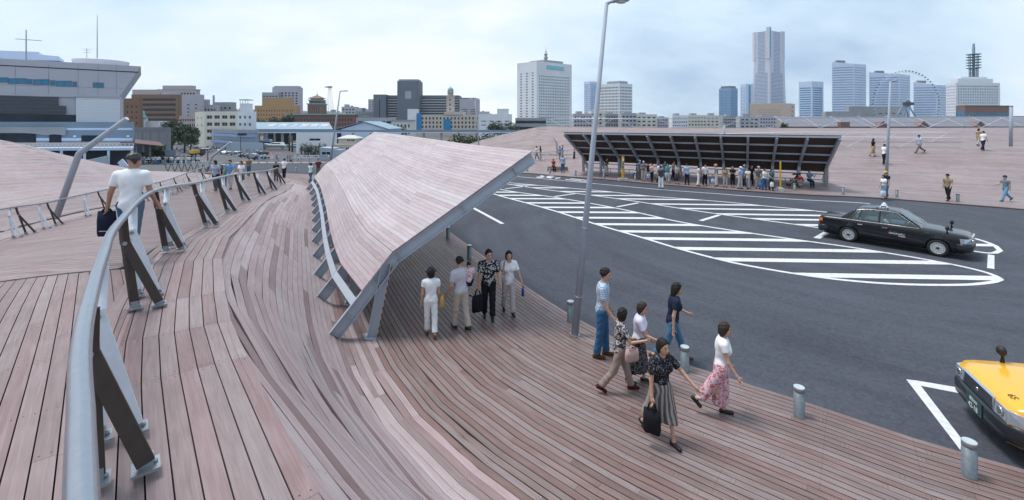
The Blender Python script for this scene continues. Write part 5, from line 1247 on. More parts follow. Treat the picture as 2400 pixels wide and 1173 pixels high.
# ------------------------------------------------------------------ prow shaped terminal at the left
def prow():
    Ya, Yb = 78.0, 90.0; pa, pb = P(0, 0, Ya), P(330, 0, Yb)
    def ln(px, py, off=0.0):
        """point on the facade plane seen at (px, py)"""
        k = (px - CX) / FPX; a, d = Vector((pa.x, pa.y)), Vector((pb.x - pa.x, pb.y - pa.y)); t = (a.x - k * a.y) / (k * d.y - d.x); n = Vector((d.y, -d.x)).normalized()
        p = a + d * t + n * off; q = Vector((*(a + d * t), zat(py, (a + d * t).y))); return Vector((p.x, p.y, q.z))
    nrm = Vector((pb.y - pa.y, -(pb.x - pa.x), 0)).normalized(); back = -nrm
    root = thing('terminal_building', 'grey terminal building with a prow shaped overhanging end', 'building', (pb.x, pb.y, GZ))
    MG = wallmat('panel_lilac', (.43, .43, .49)); MP = wallmat('siding_white', (.66, .68, .73)); MB_ = W_BLUEG
    def slab(pix, th, m, name, off=0.0):
        b = MB(); b.prism([ln(x, y, off) for x, y in pix], back * th); return b.build(name, m, root, fixn=True)
    slab([(-60, 134), (330, 156), (281, 226), (281, 230), (-60, 224)], 22, MG, 'upper_storeys')
    slab([(-60, 224), (281, 230), (281, 288), (-60, 288)], 20, MG, 'middle_storeys', -.25)
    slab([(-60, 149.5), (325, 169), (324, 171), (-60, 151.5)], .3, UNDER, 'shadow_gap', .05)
    for px in (36, 114, 183, 230, 273):
        b = MB(); b.bar(ln(px, 152, .012), ln(px, 222, .012), .05, .03, nrm); b.build('panel_joint', mat('joint_grey', (.24, .24, .28)), root)
    b = MB(); b.bar(ln(-50, 197, .012), ln(292, 208, .012), .05, .03, nrm); b.build('panel_joint', mat('joint_grey', (.24, .24, .28)), root)
    for q in [(-20, 19, 182, 194), (20, 62, 184, 197), (63, 76, 186, 198), (78, 116, 186.5, 199.5), (118, 130, 189, 201), (132, 168, 190, 203), (170, 180, 192, 204), (218, 231, 194, 206), (231, 243, 194.5, 206.5), (224, 239, 235, 247), (225, 239, 275, 286)]:
        panes(root, [[ln(q[0], q[3], .03), ln(q[1], q[3], .03), ln(q[1], q[2], .03), ln(q[0], q[2], .03)]], GL_B if q[3] < 260 else GL_D, frame=W_DARK)
    slab([(179, 229), (281, 231), (281, 287), (179, 286)], .5, MP, 'siding_block', .35)
    for k in range(14): b = MB(); y = 234 + k * 3.8; b.bar(ln(181, y, .365), ln(280, y + .1, .365), .03, .03, nrm); b.build('siding_line', mat('joint_pale', (.42, .44, .49)), root)
    slab([(178, 225), (282, 227), (282, 231), (178, 229)], .6, W_GREY, 'siding_cap', .55)
    # dark stepped glazing
    slab([(-60, 222), (137, 228), (137, 248), (155, 249), (155, 268), (-60, 266)], .2, mat('dark_glazing', (.018, .03, .05), .1, 0, .1, .2), 'dark_glazing', .1)
    for y in (233, 242, 251, 259): b = MB(); b.bar(ln(-60, y - 2, .13), ln(136 if y < 246 else 154, y + 1, .13), .06, .05, nrm); b.build('mullion', mat('mullion_blue', (.07, .10, .15), .4), root)
    slab([(-60, 266), (179, 270), (179, 287), (-60, 287)], .2, GL_D, 'terrace_glazing', .06)
    # podium
    slab([(-60, 286), (311, 286.5), (311, 332), (-60, 332)], 24, MB_, 'podium', 3.2)
    slab([(160, 300), (311, 300), (311, 305), (160, 305)], .12, W_PALE, 'pale_stripe', 3.3)
    slab([(93, 323), (311, 323), (311, 329), (93, 329)], .12, W_PALE, 'pale_stripe', 3.3)
    slab([(-60, 298), (160, 298), (160, 317), (134, 314), (116, 317), (90, 313), (60, 311), (20, 311), (-60, 314)], .3, W_CONC, 'entrance_hood', 3.7)
    slab([(-60, 313), (92, 313), (92, 333), (-60, 333)], .1, GL_D, 'entrance', 3.32); slab([(122, 316), (150, 316), (150, 333), (122, 333)], .1, GL_D, 'entrance', 3.32); slab([(195, 317), (240, 317), (240, 331), (195, 331)], .1, GL_D, 'window_band', 3.32)
    for px in (180, 301):
        b = MB(); b.lathe([(.05, 0), (.22, .03), (.2, .25), (.05, .36)], 10, ln(px, 321, 3.5)); b.build('wall_lamp', WHITE, root)
    # terrace with white rail, dark openings and columns below
    slab([(30, 343), (313, 342), (313, 348), (30, 349)], 6, W_PALE, 'terrace', 8.0)
    slab([(30, 349), (313, 348), (313, 392), (30, 392)], .3, mat('shed_dark', (.05, .07, .09)), 'undercroft', 5)
    b = MB()
    for y in (333.5, 337): b.bar(ln(40, y + .4, 8), ln(314, y - .5, 8), .07, .07, nrm)
    b.build('terrace_rail', WHITE, root)
    for px in range(44, 316, 9): b = MB(); b.bar(ln(px, 344, 8), ln(px, 333.6, 8), .09, .05, nrm); b.build('rail_post', WHITE, root)
    for px in (158, 208, 260, 311): b = MB(); b.bar(ln(px, 392, 7.9), ln(px, 349, 7.9), .35, .35, nrm); b.build('column', W_PALE, root)
    b = MB(); b.prism([ln(200, 372, 9), ln(258, 360, 9), ln(258, 392, 9), ln(200, 392, 9)], back * 2); b.build('ramp_wall', wallmat('ramp', (.36, .42, .5)), root, fixn=True)
    # rooftop drum, mast, aerials, bridge block
    b = MB(); c = ln(230, 148, -9); b.lathe([(4.4, -1.6), (4.4, 1.1), (4.5, 1.15), (4.5, 1.3), (4.0, 1.4)], 32, c); b.build('roof_drum', MP, root)
    b = MB(); c = ln(222, 140, -6); b.tube([c, c + Vector((0, 0, 9.6))], [.10, .05], 6); b.build('roof_mast', W_CONC, root)
    b = MB(); c = ln(195, 138, -7); b.tube([c, c + Vector((0, 0, 2.8))], .05, 5)
    for z, w in ((2.0, .9), (2.4, .5), (2.7, 1.1)): b.bar(c + Vector((-w, 0, z)), c + Vector((w, 0, z)), .05, .05)
    tag(b.build('aerial', W_CONC, root), kind='stuff')
    b = MB(); c = ln(48, 139, -5); b.tube([c, c + Vector((0, 0, 6))], .10, 6); b.bar(c + Vector((-2, 0, 4.3)), c + Vector((2, .8, 4.1)), .10, .10); tag(b.build('flag_mast', W_CONC, root), kind='stuff')
    b = MB(); b.prism([ln(x, y, -12) for x, y in ((-60, 98), (62, 103), (62, 110), (115, 115), (117, 127), (130, 131), (130, 142), (-60, 136))], back * 8); b.build('bridge_block', W_PALE, root, fixn=True)
    b = MB(); b.prism([ln(x, y, -11.9) for x, y in ((-60, 122), (118, 127), (128, 131), (-60, 127))], back * .1); b.build('bridge_window', W_DARK, root, fixn=True)
prow()
# dark stand and pale depot right of the terminal
simple('grey panelled shed with a ribbed roof edge right of the terminal', 312, 392, 299, 125, 14, wallmat('panel_dark', (.20, .21, .235)), 4, 1, .94, .86, wallmat('panel_mid', (.235, .245, .27)), mz=(.3, .06), mx=.02, rec=.08)
Y = 108; root = thing('porch_roof', 'dark red brown porch roof on posts right of the terminal', 'roof', (xat(350, Y), Y, -5)); b = MB(); b.prism([(xat(316, Y), Y, zat(336, Y)), (xat(386, Y), Y, zat(343, Y)), (xat(374, Y + 8), Y + 8, zat(333, Y + 8)), (xat(316, Y + 8), Y + 8, zat(327, Y + 8))], (0, 0, -.3)); b.build('roof', mat('porch_brown', (.10, .055, .05), .7), root, fixn=True)
for px in (320, 336, 352, 368, 382): b = MB(); b.bar((xat(px, Y + 1), Y + 1, zstreet(Y, -.85)), (xat(px, Y + 1), Y + 1, zat(340, Y)), .25, .25, (0, 1, 0)); b.build('post', W_CONC, root)
b = MB(); b.box((xat(350, Y + 8), Y + 8.2, -3.2), (8, .3, 4.6)); b.build('back_wall', mat('shed_dark', (.05, .07, .09)), root)
Y = 112; root = thing('fence_panel', 'blue grey corrugated hoarding beside the street crowd', 'fence', (xat(395, Y), Y, zstreet(Y, -.8)))
for k in range(8): b = MB(); x0 = xat(380 + k * 4, Y); b.box((x0 + .22, Y + (k % 2) * .05, zat(353, Y) - 1.2), (.42, .06, 2.6)); b.build('panel', mat('hoarding', (.3, .38, .46)), root)

# ------------------------------------------------------------------ trees and hedges
LEAF = mat('leaf_green', (.045, .075, .032), .7, 0, .35, .9); LEAF2 = mat('leaf_dark_green', (.028, .052, .026), .7, 0, .35, .9); BARK = mat('bark', (.06, .045, .035), .9)
def tree(label, px, pyt, pyb, Y, wpx, n=900, m=LEAF, hedge=False, name='street_tree', seed=0):
    r = random.Random(seed); base = P(px, pyb, Y); zt_ = base.z + (pyb - pyt) * Y / FPX; base.z = min(base.z, zstreet(Y, base.x / Y)); h = zt_ - base.z; w = wpx * Y / FPX / 2
    root = thing(name, label, 'hedge' if hedge else 'tree', base); b = MB(); clumps = []
    for k in range(11 if not hedge else 9):
        a = r.uniform(0, 6.28); t = r.uniform(.25, 1) if not hedge else r.uniform(.2, .7)
        rr = w * (r.uniform(.2, .75) if not hedge else 0); c = Vector((math.cos(a) * rr, math.sin(a) * rr * .8, h * (lerp(.42, .84, t) if not hedge else .5))) if not hedge else Vector((lerp(-w, w, k / 8) * .85, r.uniform(-.6, .6), h * r.uniform(.35, .6)))
        clumps.append((c, (w * r.uniform(.32, .52), h * r.uniform(.15, .26)) if not hedge else (w * .28, h * r.uniform(.35, .52))))
    ls = max(.18, .026 * (w + h))
    for i in range(int(n * 1.9)):
        c, (rw, rh) = clumps[i % len(clumps)]; v = Vector((r.gauss(0, 1), r.gauss(0, 1), r.gauss(0, 1))).normalized() * (r.uniform(.55, 1.05) if r.random() < .8 else r.uniform(.2, .6)); p = base + c + Vector((v.x * rw, v.y * rw, v.z * rh))
        u = Vector((r.gauss(0, 1), r.gauss(0, 1), r.gauss(0, .7))).normalized(); q = u.cross(Vector((r.gauss(0, 1), r.gauss(0, 1), r.gauss(0, 1)))).normalized(); s = ls * r.uniform(.6, 1.5)
        b.add([p - u * s - q * s * .5, p + q * s * .2 - u * s * .2, p + u * s + q * s * .4, p - q * s * .7], [(0, 1, 2, 3)])
    b.build('crown' if not hedge else 'foliage', m, root)
    b = MB(); b.tube([base, base + Vector((w * .05, 0, h * .35)), base + Vector((0, 0, h * .6))], [h * .035, h * .026, h * .012], 7)
    for k in range(4): b.tube([base + Vector((w * .04, 0, h * .33)), base + clumps[k][0] * .85], [h * .016, h * .005], 5)
    b.build('trunk' if not hedge else 'stems', BARK, root)
tree('broad dark street tree left of the cream block', 432, 295, 345, 190, 62, 1500, LEAF2, seed=1)
tree('dark street tree against the lilac block', 402, 284, 330, 215, 52, 1100, LEAF2, seed=2)
tree('rounded street tree in front of the cream block end', 446, 312, 345, 185, 34, 800, LEAF, seed=3)
tree('small street tree over the parked cars', 404, 314, 345, 200, 26, 600, LEAF, seed=4)
tree('dark shrub tree beside the porch roof', 371, 343, 378, 104, 28, 900, LEAF2, seed=5, name='shrub')
tree('low dark bush left of the shrub by the porch roof', 336, 356, 380, 102, 26, 600, LEAF2, seed=6, name='shrub')
tree('dark trees below the orange tan block', 632, 272, 296, 330, 66, 1100, LEAF2, seed=7)
tree('dark conifer right of the orange tan block', 676, 270, 296, 335, 34, 700, LEAF2, seed=8)
tree('left half of the hedge before the white store', 722, 333, 356, 150, 34, 700, LEAF2, True, 'hedge', 9)
tree('right half of the hedge before the white store', 752, 335, 354, 152, 34, 700, LEAF, True, 'hedge', 10)
tree('dark tree at the foot of the window grid tower', 1170, 287, 312, 300, 60, 900, LEAF2, seed=11)
tree('dark tree right beside the low banded annex', 1205, 291, 312, 290, 26, 500, LEAF2, seed=12)
tree('small round tree before the cream villa', 940, 293, 312, 270, 26, 500, LEAF, seed=13)
tree('tree behind the crest railing left of the brick warehouse', 1838, 284, 304, 220, 24, 600, LEAF2, seed=14)
tree('green bushes on the quay below the elevated walk', 1120, 314, 330, 190, 130, 1200, LEAF, True, 'hedge', 15)
# ------------------------------------------------------------------ cars
PAINT_BLK = mat('car_paint_black', (.006, .008, .012), .22, 0, 0, coat=.35, spec=.35); PAINT_YEL = mat('car_paint_yellow', (.76, .40, .03), .25, 0, .02, coat=.5)
CHROME = mat('chrome', (.75, .77, .8), .12, 1.0, 0); CARGLASS = mat('car_glass', (.055, .10, .13), .05, 0, .25, 1.4, spec=.8); TYRE = mat('tyre', (.015, .015, .016), .8, 0, 0); RIM = mat('wheel_cover', (.52, .54, .57), .35, .6, .05, 20); BUMP = mat('bumper_dark', (.014, .018, .025), .35, 0, 0)
CARGLASS2 = mat('car_glass_small', (.055, .10, .13), .05, 0, .25, 1.4, spec=.8)
def real_glass():
    m = bpy.data.materials.new('car_glass_clear'); m.use_nodes = True; nt = m.node_tree; nt.nodes.clear(); N, L = nt.nodes, nt.links
    o = N.new('ShaderNodeOutputMaterial'); mx = N.new('ShaderNodeMixShader'); t = N.new('ShaderNodeBsdfTransparent'); t.inputs[0].default_value = (.50, .62, .66, 1); g = N.new('ShaderNodeBsdfGlossy'); g.inputs['Roughness'].default_value = .02; g.inputs['Color'].default_value = (.80, .92, 1, 1)
    f = N.new('ShaderNodeFresnel'); f.inputs['IOR'].default_value = 1.9; L.new(f.outputs[0], mx.inputs[0]); L.new(t.outputs[0], mx.inputs[1]); L.new(g.outputs[0], mx.inputs[2]); L.new(mx.outputs[0], o.inputs[0]); return m
CARGLASS = real_glass(); SEATC = mat('seat_cover_white', (.55, .58, .62), .8, 0, .1, 9); DASH = mat('dashboard', (.03, .03, .035), .7, 0, 0)
LAMP_C = mat('headlight_glass', (.50, .56, .62), .07, .55, .12, 5); LAMP_O = mat('amber_lens', (.6, .2, .03), .2, 0, 0); LAMP_R = mat('red_lens', (.35, .02, .02), .2, 0, 0)
def loft(m, rings, mi=0, cap=True):
    n = len(rings[0]); vs = [p for r in rings for p in r]
    fs = [(i * n + j, i * n + j + 1, (i + 1) * n + j + 1, (i + 1) * n + j) for i in range(len(rings) - 1) for j in range(n - 1)]
    if cap: fs += [tuple(range(n)), tuple(reversed(range((len(rings) - 1) * n, len(rings) * n)))]
    return m.add(vs, fs, mi, True)
WF, WR, WRAD = 1.47, -1.25, .315
def carbody_rings(xs, halfw, ztop, zbot=.22, arch=.345):
    out = []
    for x in xs:
        w, zt = halfw(x), ztop(x); zb = zbot + (max(0, abs(x) - 2.0) * .25)
        for xc in (WF, WR):
            if abs(x - xc) < arch: zb = max(zb, WRAD + math.sqrt(arch ** 2 - (x - xc) ** 2))
        prof = [(0, zb), (.90, zb), (.985, max(zb + .004, .30)), (1.0, max(zb + .008, .48)), (.997, max(zb + .012, .66)), (.985, max(zb + .016, zt - .13)), (.962, zt - .045), (.91, zt - .010), (.55, zt + .012), (0, zt + .018)]
        right = [Vector((x, -w * a, z)) for a, z in prof]; left = [Vector((x, w * a, z)) for a, z in reversed(prof)]
        out.append(right + left[1:])
    return out
def sedan(root, paint, black_lower=None, detail=True):
    halfw = lambda x: .848 * (1 - .07 * max(0, (abs(x) - 1.5) / .85) ** 2.2) - (.09 * max(0, (abs(x) - 2.2) / .13) ** 2 if abs(x) > 2.2 else 0)
    ztop = lambda x: interp(x, [-2.34, -2.28, -1.5, .95, 1.4, 2.1, 2.26, 2.34], [.86, .955, .975, .955, .93, .865, .835, .78])
    xs = sorted(set([round(v, 3) for v in frange(-2.33, 2.33, 40)] + [round(c + .345 * math.sin(a), 3) for c in (WF, WR) for a in frange(-1.57, 1.57, 15)]))
    b = MB(); loft(b, carbody_rings(xs, halfw, ztop)); body = b.build('body', paint, root, True, True)
    b = MB()
    for xc in (WF, WR): b.box((xc, 0, .42), (.74, 1.30, .44))
    b.box((0, 0, .24), (4.3, 1.4, .05)); b.build('underbody', TYRE, root, True)
    # greenhouse
    T = lambda x: interp(x, [-1.56, -1.02, -.80, -.35, .12, .36, 1.02], [.965, 1.40, 1.455, 1.485, 1.46, 1.41, .955])
    ys = lambda z: lerp(.79, .60, max(0, z - .93) / .53); rings = []
    for x in sorted(frange(-1.56, 1.02, 64)):
        t = T(x); h = max(.003, t - .93); ring = []
        pr = [(ys(.93), .93)] + [(ys(.93 + h * q), .93 + h * q) for q in (.08, .2, .32, .45, .58, .70, .79, .86)] + [ (ys(.93 + h * .95) - .02, .93 + h * .95), (ys(.93 + h * .95) - .09, .93 + h * .99), (.48, t + .004 * h / .5), (.3, t + .008 * h / .5), (.15, t + .010 * h / .5), (0, t + .012 * h / .5)]
        ring = [Vector((x, -y, z)) for y, z in pr] + [Vector((x, y, z)) for y, z in reversed(pr)][1:]; rings.append(ring)
    b = MB(); loft(b, rings, 0, False)
    sidew = [[(.90, .965), (.26, 1.385), (.02, 1.41), (-.20, 1.415), (-.22, .965)], [(-.29, .965), (-.27, 1.415), (-.62, 1.40), (-.80, 1.375), (-.92, .965)], [(-.96, .965), (-.845, 1.36), (-.93, 1.31), (-1.17, .965)]]
    def inpoly(x, z, q):
        c = False
        for i in range(len(q)):
            (x0, z0), (x1, z1) = q[i], q[i - 1]
            if (z0 > z) != (z1 > z) and x < x0 + (z - z0) / (z1 - z0) * (x1 - x0): c = not c
        return c
    keep = []
    for i, f in enumerate(b.f):
        c = sum((Vector(b.v[j]) for j in f), Vector()) / len(f); side = abs(c.y) > ys(c.z) - .03
        hole = (side and any(inpoly(c.x, c.z, q) for q in sidew)) or (not side and abs(c.y) < ys(c.z) - .075 and ((c.x > .40 and 1.0 < c.z < 1.385) or (c.x < -1.06 and 1.01 < c.z < 1.36)))
        if not hole: keep.append(i)
    b.f = [b.f[i] for i in keep]; b.mi = [b.mi[i] for i in keep]; b.sm = [b.sm[i] for i in keep]
    b.build('roof', paint, root, True, True)
    for sx, sy in ((-.08, -.36), (-.08, .36)):
        q = MB(); q.prism([(sx - .10, sy - .21, .90), (sx - .22, sy - .21, 1.17), (sx - .13, sy - .21, 1.19), (sx + .0, sy - .21, .90)], (0, .42, 0)); q.box((sx - .20, sy, 1.25), (.09, .25, .15)); tag(q.build('seat', SEATC, root, True, True), kind='stuff')
    q = MB(); q.prism([(-.92, -.62, .90), (-1.12, -.62, 1.16), (-1.02, -.62, 1.18), (-.82, -.62, .90)], (0, 1.24, 0)); q.build('rear_seat', SEATC, root, True, True)
    q = MB(); q.prism([(.62, -.68, .93), (.60, -.68, 1.02), (.80, -.68, .99), (.88, -.68, .95)], (0, 1.36, 0)); q.tube([(.50 + .10 * math.sin(a) * .4, -.36 + .18 * math.cos(a), 1.0 + .17 * math.sin(a)) for a in [2 * math.pi * k / 16 for k in range(16)]], .014, 6, closed=True); tag(q.build('dashboard', DASH, root, True, True), kind='stuff')
    for sgn in (-1, 1):
        f = lambda x, z, o=.006: Vector((x, sgn * (ys(z) + o), z))
        polys = [[(.90, .965), (.26, 1.385), (.02, 1.41), (-.20, 1.415), (-.22, .965)], [(-.29, .965), (-.27, 1.415), (-.62, 1.40), (-.80, 1.375), (-.92, .965)], [(-.96, .965), (-.845, 1.36), (-.93, 1.31), (-1.17, .965)]]
        for q in polys:
            b = MB(); b.add([f(x, z) for x, z in q], [tuple(range(len(q))) if sgn > 0 else tuple(reversed(range(len(q))))]); b.build('side_window', CARGLASS, root, True, True)
        if detail:
            loop = [(.96, .94), (.28, 1.41), (.02, 1.435), (-.62, 1.425), (-.86, 1.38), (-1.0, 1.30), (-1.24, .94)]
            b = MB(); b.tube([f(x, z, .008) for x, z in loop], .008, 6, closed=True); b.build('chrome_trim', mat('satin_trim', (.55, .57, .60), .38, .6, 0), root, True)
            b = MB()
            for x in (.98, -.25, -1.05 + .0):
                zs = [.30, .48, .66, .82, .93] if x > -1 else [.70, .82, .93]
                for z0, z1 in zip(zs[:-1], zs[1:]):
                    w = halfw(x) * 1.0005; b.add([Vector((x - .004, sgn * (w + .001), z0)), Vector((x + .004, sgn * (w + .001), z0)), Vector((x + .004, sgn * (w * .995 + .002), z1)), Vector((x - .004, sgn * (w * .995 + .002), z1))], [(0, 1, 2, 3)])
            tag(b.build('door_gaps', UNDER, root, True), kind='stuff')
            b = MB(); b.bar((2.0, sgn * (halfw(1) + .002), .52), (-2.0, sgn * (halfw(1) + .002), .52), .012, .035); b.build('rub_strip', BUMP, root, True) if False else None
            for x in (-.12, -.92): b = MB(); b.bar((x - .02, sgn * (halfw(0) * .99 + .008), .80), (x + .14, sgn * (halfw(0) * .99 + .008), .80), .02, .028); b.build('door_handle', CHROME, root, True)
    # screens
    for (x0, z0, x1, z1, nm) in ((.975, .985, .40, 1.385, 'windscreen'), (-1.50, 1.005, -1.06, 1.365, 'rear_window')):
        d = Vector((x1 - x0, 0, z1 - z0)); n = Vector((d.z, 0, -d.x)).normalized(); n = n if n.z > 0 else -n; o = n * .014; b = MB()
        rows = []
        for k in range(5):
            t = k / 4; x, z = lerp(x0, x1, t), lerp(z0, z1, t); w = ys(z) - .065; rows.append([Vector((x, w * u, z + .020 * (1 - u * u))) + o for u in frange(-1, 1, 7)])
        b.add([p for r in rows for p in r], [(i * 7 + j, i * 7 + j + 1, (i + 1) * 7 + j + 1, (i + 1) * 7 + j) for i in range(4) for j in range(6)], 0, True); b.build(nm, CARGLASS, root, True, True)
    if detail:
        for sgn in (-1, 1):
            b = MB(); b.bar((1.0, sgn * .3 + .2, 1.005), (.72, sgn * .3 - .15, 1.185), .015, .012); b.build('wiper', BLACK, root, True)
    # bumpers, lamps, grille
    for x, sg in ((2.31, 1), (-2.31, -1)):
        b = MB(); w = .80; pts = [(x - sg * .34, -.862), (x - sg * .10, -.845), (x + sg * .05, -.68), (x + sg * .085, -.3), (x + sg * .09, 0), (x + sg * .085, .3), (x + sg * .05, .68), (x - sg * .10, .845), (x - sg * .34, .862)]
        inner = [(px - sg * .12 if abs(py) < .7 else px, py * .9) for px, py in pts]; rings = []
        for (ox, oy), (ix, iy) in zip(pts, inner): rings.append([Vector((ix, iy, .30)), Vector((ox, oy, .32)), Vector((ox + sg * .008, oy, .42)), Vector((ox + sg * .008, oy, .54)), Vector((ox - sg * .01, oy * .995, .575)), Vector((ix, iy, .585))])
        loft(b, rings, 0, True); b.build('bumper', BUMP if black_lower is None else black_lower, root, True, True)
    for sgn in (-1, 1):
        b = MB(); b.prism([(2.358, sgn * .44, .60), (2.345, sgn * .70, .60), (2.335, sgn * .70, .775), (2.345, sgn * .44, .785)], (-.12, 0, 0)); b.build('headlight', LAMP_C, root, True, True)
        b = MB(); b.prism([(2.344, sgn * .71, .60), (2.19, sgn * .842, .60), (2.17, sgn * .836, .76), (2.334, sgn * .705, .775)], (-.12, 0, 0)); b.build('corner_lamp', LAMP_C, root, True, True)
        b = MB(); b.prism([(-2.345, sgn * .45, .63), (-2.30, sgn * .80, .63), (-2.30, sgn * .80, .86), (-2.345, sgn * .45, .86)], (.06, 0, 0)); b.build('rear_lamp', LAMP_R, root, True, True)
        b = MB(); b.prism([(-2.30, sgn * .805, .74), (-2.16, sgn * .828, .74), (-2.16, sgn * .820, .86), (-2.30, sgn * .797, .86)], (0, sgn * .012, 0)); b.build('rear_indicator', LAMP_O, root, True, True)
    b = MB(); b.prism([(2.335, -.42, .60), (2.335, .42, .60), (2.32, .40, .79), (2.32, -.40, .79)], (.014, 0, 0)); gr = b.build('grille', BLACK, root, True, True)
    for sgn in (-1, 1):
        b = MB(); b.lathe([(.075, 0), (.062, .012), (.05, .014)], 16, (2.352, sgn * .57, .69), 0, Matrix.Rotation(R(90), 3, 'Y')); b.build('lamp_reflector', CHROME, root, True)
    for k in range(8): b = MB(); z = .618 + k * .021; b.bar((2.358, -.41, z), (2.358, .41, z), .012, .009); b.build('grille_bar', CHROME, gr, True)
    b = MB(); b.bar((2.345, -.42, .798), (2.345, .42, .798), .05, .022); b.bar((2.35, -.425, .60), (2.345, -.41, .79), .02, .03, (0, 1, 0)); b.bar((2.35, .425, .60), (2.345, .41, .79), .02, .03, (0, 1, 0)); b.build('grille_surround', CHROME, gr, True)
    b = MB(); b.lathe([(.035, 0), (.028, .012)], 12, (2.362, 0, .70), 0, Matrix.Rotation(R(90), 3, 'Y')); b.build('badge', CHROME, gr, True)
    for xc in (WF, WR):
        for sgn in (-1, 1):
            M = Matrix.Rotation(R(90 * sgn), 3, 'X') if False else Matrix.Rotation(R(-90 * sgn), 3, 'X'); o = (xc, sgn * .66, WRAD)
            b = MB(); b.lathe([(.20, -.005), (.285, .0), (WRAD, .03), (WRAD, .15), (.295, .183), (.215, .188), (.212, .16)], 28, o, 0, M, True, False); t = b.build('wheel', TYRE, root, True)
            b = MB(); b.lathe([(.214, .17), (.212, .186), (.195, .178), (.185, .165), (.13, .178), (.10, .172), (.055, .168), (.05, .19), (.0, .192)], 28, o, 0, M); rm = b.build('rim', RIM, t, True)
            if detail:
                b = MB()
                for k in range(14):
                    a = 2 * math.pi * k / 14; b.lathe([(.014, 0), (.014, .002)], 8, Vector(o) + M @ Vector((math.cos(a) * .163, math.sin(a) * .163, .1745)), 0, M)
                for k in range(5):
                    a = 2 * math.pi * k / 5; b.lathe([(.012, 0), (.012, .01)], 6, Vector(o) + M @ Vector((math.cos(a) * .085, math.sin(a) * .085, .171)), 0, M)
                b.lathe([(.052, 0), (.045, .006)], 12, Vector(o) + M @ Vector((0, 0, .191)), 0, M)
                tag(b.build('rim_holes', BLACK, rm, True), kind='stuff')
    for sgn in (-1, 1):
        b = MB(); p = Vector((1.72, sgn * .74, .885)); b.tube([p, p + Vector((-.01, sgn * .01, .09)), p + Vector((.0, sgn * .02, .15))], [.035, .022, .02], 8); mr = b.build('fender_mirror', BLACK, root, True)
        b = MB(); b.lathe([(.02, -.06), (.075, -.035), (.088, .01), (.06, .05), (.015, .065)], 12, p + Vector((.0, sgn * .02, .20)), 0, Matrix.Rotation(R(90), 3, 'Y')); b.build('mirror_shell', BLACK, mr, True)
def text_mesh(body, size, material, name, parent, M, extr=.0, align='LEFT'):
    tx = bpy.data.curves.new(name, 'FONT'); tx.body = body; tx.size = size; tx.align_x = align; tx.extrude = extr; to = ob('tmp', tx); dg = bpy.context.evaluated_depsgraph_get(); dg.update()
    me = bpy.data.meshes.new_from_object(to.evaluated_get(dg)); bpy.data.objects.remove(to); me.materials.clear(); me.materials.append(material); o = ob(name, me, parent); o.matrix_local = M; return o
taxi = thing('taxi', 'black taxi sedan with white lettering on its door driving across the road', 'taxi', (15.50, 18.32, .004), math.atan2(-.754, .656), 'taxis')
sedan(taxi, PAINT_BLK)
LETW = mat('door_lettering', (.80, .82, .84), .5, 0, 0)
RX = Matrix.Rotation(R(90), 4, 'X'); side_y = -.8535
text_mesh('HINOMARU', .082, LETW, 'lettering', taxi, Matrix.Translation((.06, side_y, .60)) @ RX @ Matrix.Diagonal((1.08, 1, 1, 1)), .001)
text_mesh('TAXI', .082, LETW, 'lettering', taxi, Matrix.Translation((.34, side_y, .525)) @ RX @ Matrix.Diagonal((1.2, 1, 1, 1)), .001)
b = MB(); b.lathe([(.026, 0), (.026, .002)], 14, (.10, side_y, .70), 0, Matrix.Rotation(R(90), 3, 'X')); b.build('red_dot', mat('emblem_red', (.4, .02, .04), .5, 0, 0), taxi, True)
text_mesh('日の丸', .055, mat('emblem_green', (.02, .20, .12), .5, 0, 0), 'lettering', taxi, Matrix.Translation((.15, side_y, .682)) @ RX, .001)
text_mesh('の丸', .07, mat('emblem_green', (.02, .2, .12)), 'lettering', taxi, Matrix.Translation((1.10, side_y + .006, .80)) @ RX, .001)
b = MB(); b.lathe([(.16, 1.485), (.15, 1.51), (.11, 1.54), (.09, 1.60), (.05, 1.66), (.035, 1.68), (.0, 1.685)], 16, (-.22, 0, 0)); tl = b.build('roof_lamp', mat('taxi_lamp', (.55, .6, .68), .25, 0, .1, 8), taxi, True)
b = MB(); b.box((-.22, -.135, 1.535), (.16, .012, .04)); b.build('lamp_plate', BLACK, tl, True)
for sx in (-.36, -.02): b = MB(); b.bar((sx, -.52, 1.455), (sx, -.50, 1.53), .03, .035, (1, 0, 0)); b.build('roof_clip', BLACK, taxi, True)
# things seen through the glass
HEADREST = mat('seat_cover_pale', (.5, .55, .6), .8, 0, 0)
yt_h = Vector((-.92, .387)).normalized(); fc = Vector((7.50, 7.22)); cc = fc - yt_h * 2.36
ytaxi = thing('taxi', 'yellow taxi with a dark front bumper nosing into the corner of the road', 'taxi', (cc.x, cc.y, .004), math.atan2(yt_h.y, yt_h.x), 'taxis')
sedan(ytaxi, PAINT_YEL)
b = MB(); b.box((2.412, .02, .455), (.008, .44, .22)); lp = b.build('licence_plate', mat('plate_green', (.012, .055, .05), .5, 0, 0), ytaxi, True)
RZ = Matrix.Rotation(R(90), 4, 'Z') @ RX
text_mesh('42-18', .115, LETW, 'plate_number', lp, Matrix.Translation((2.418, -.13, .365)) @ RZ, .0005); text_mesh('横浜500', .065, LETW, 'plate_number', lp, Matrix.Translation((2.418, -.10, .485)) @ RZ, .0005)
text_mesh('65', .13, BLACK, 'hood_number', ytaxi, Matrix.Translation((2.19, .38, .872)) @ Matrix.Rotation(R(8), 4, 'Y') @ Matrix.Rotation(R(90), 4, 'Z'), .0005)

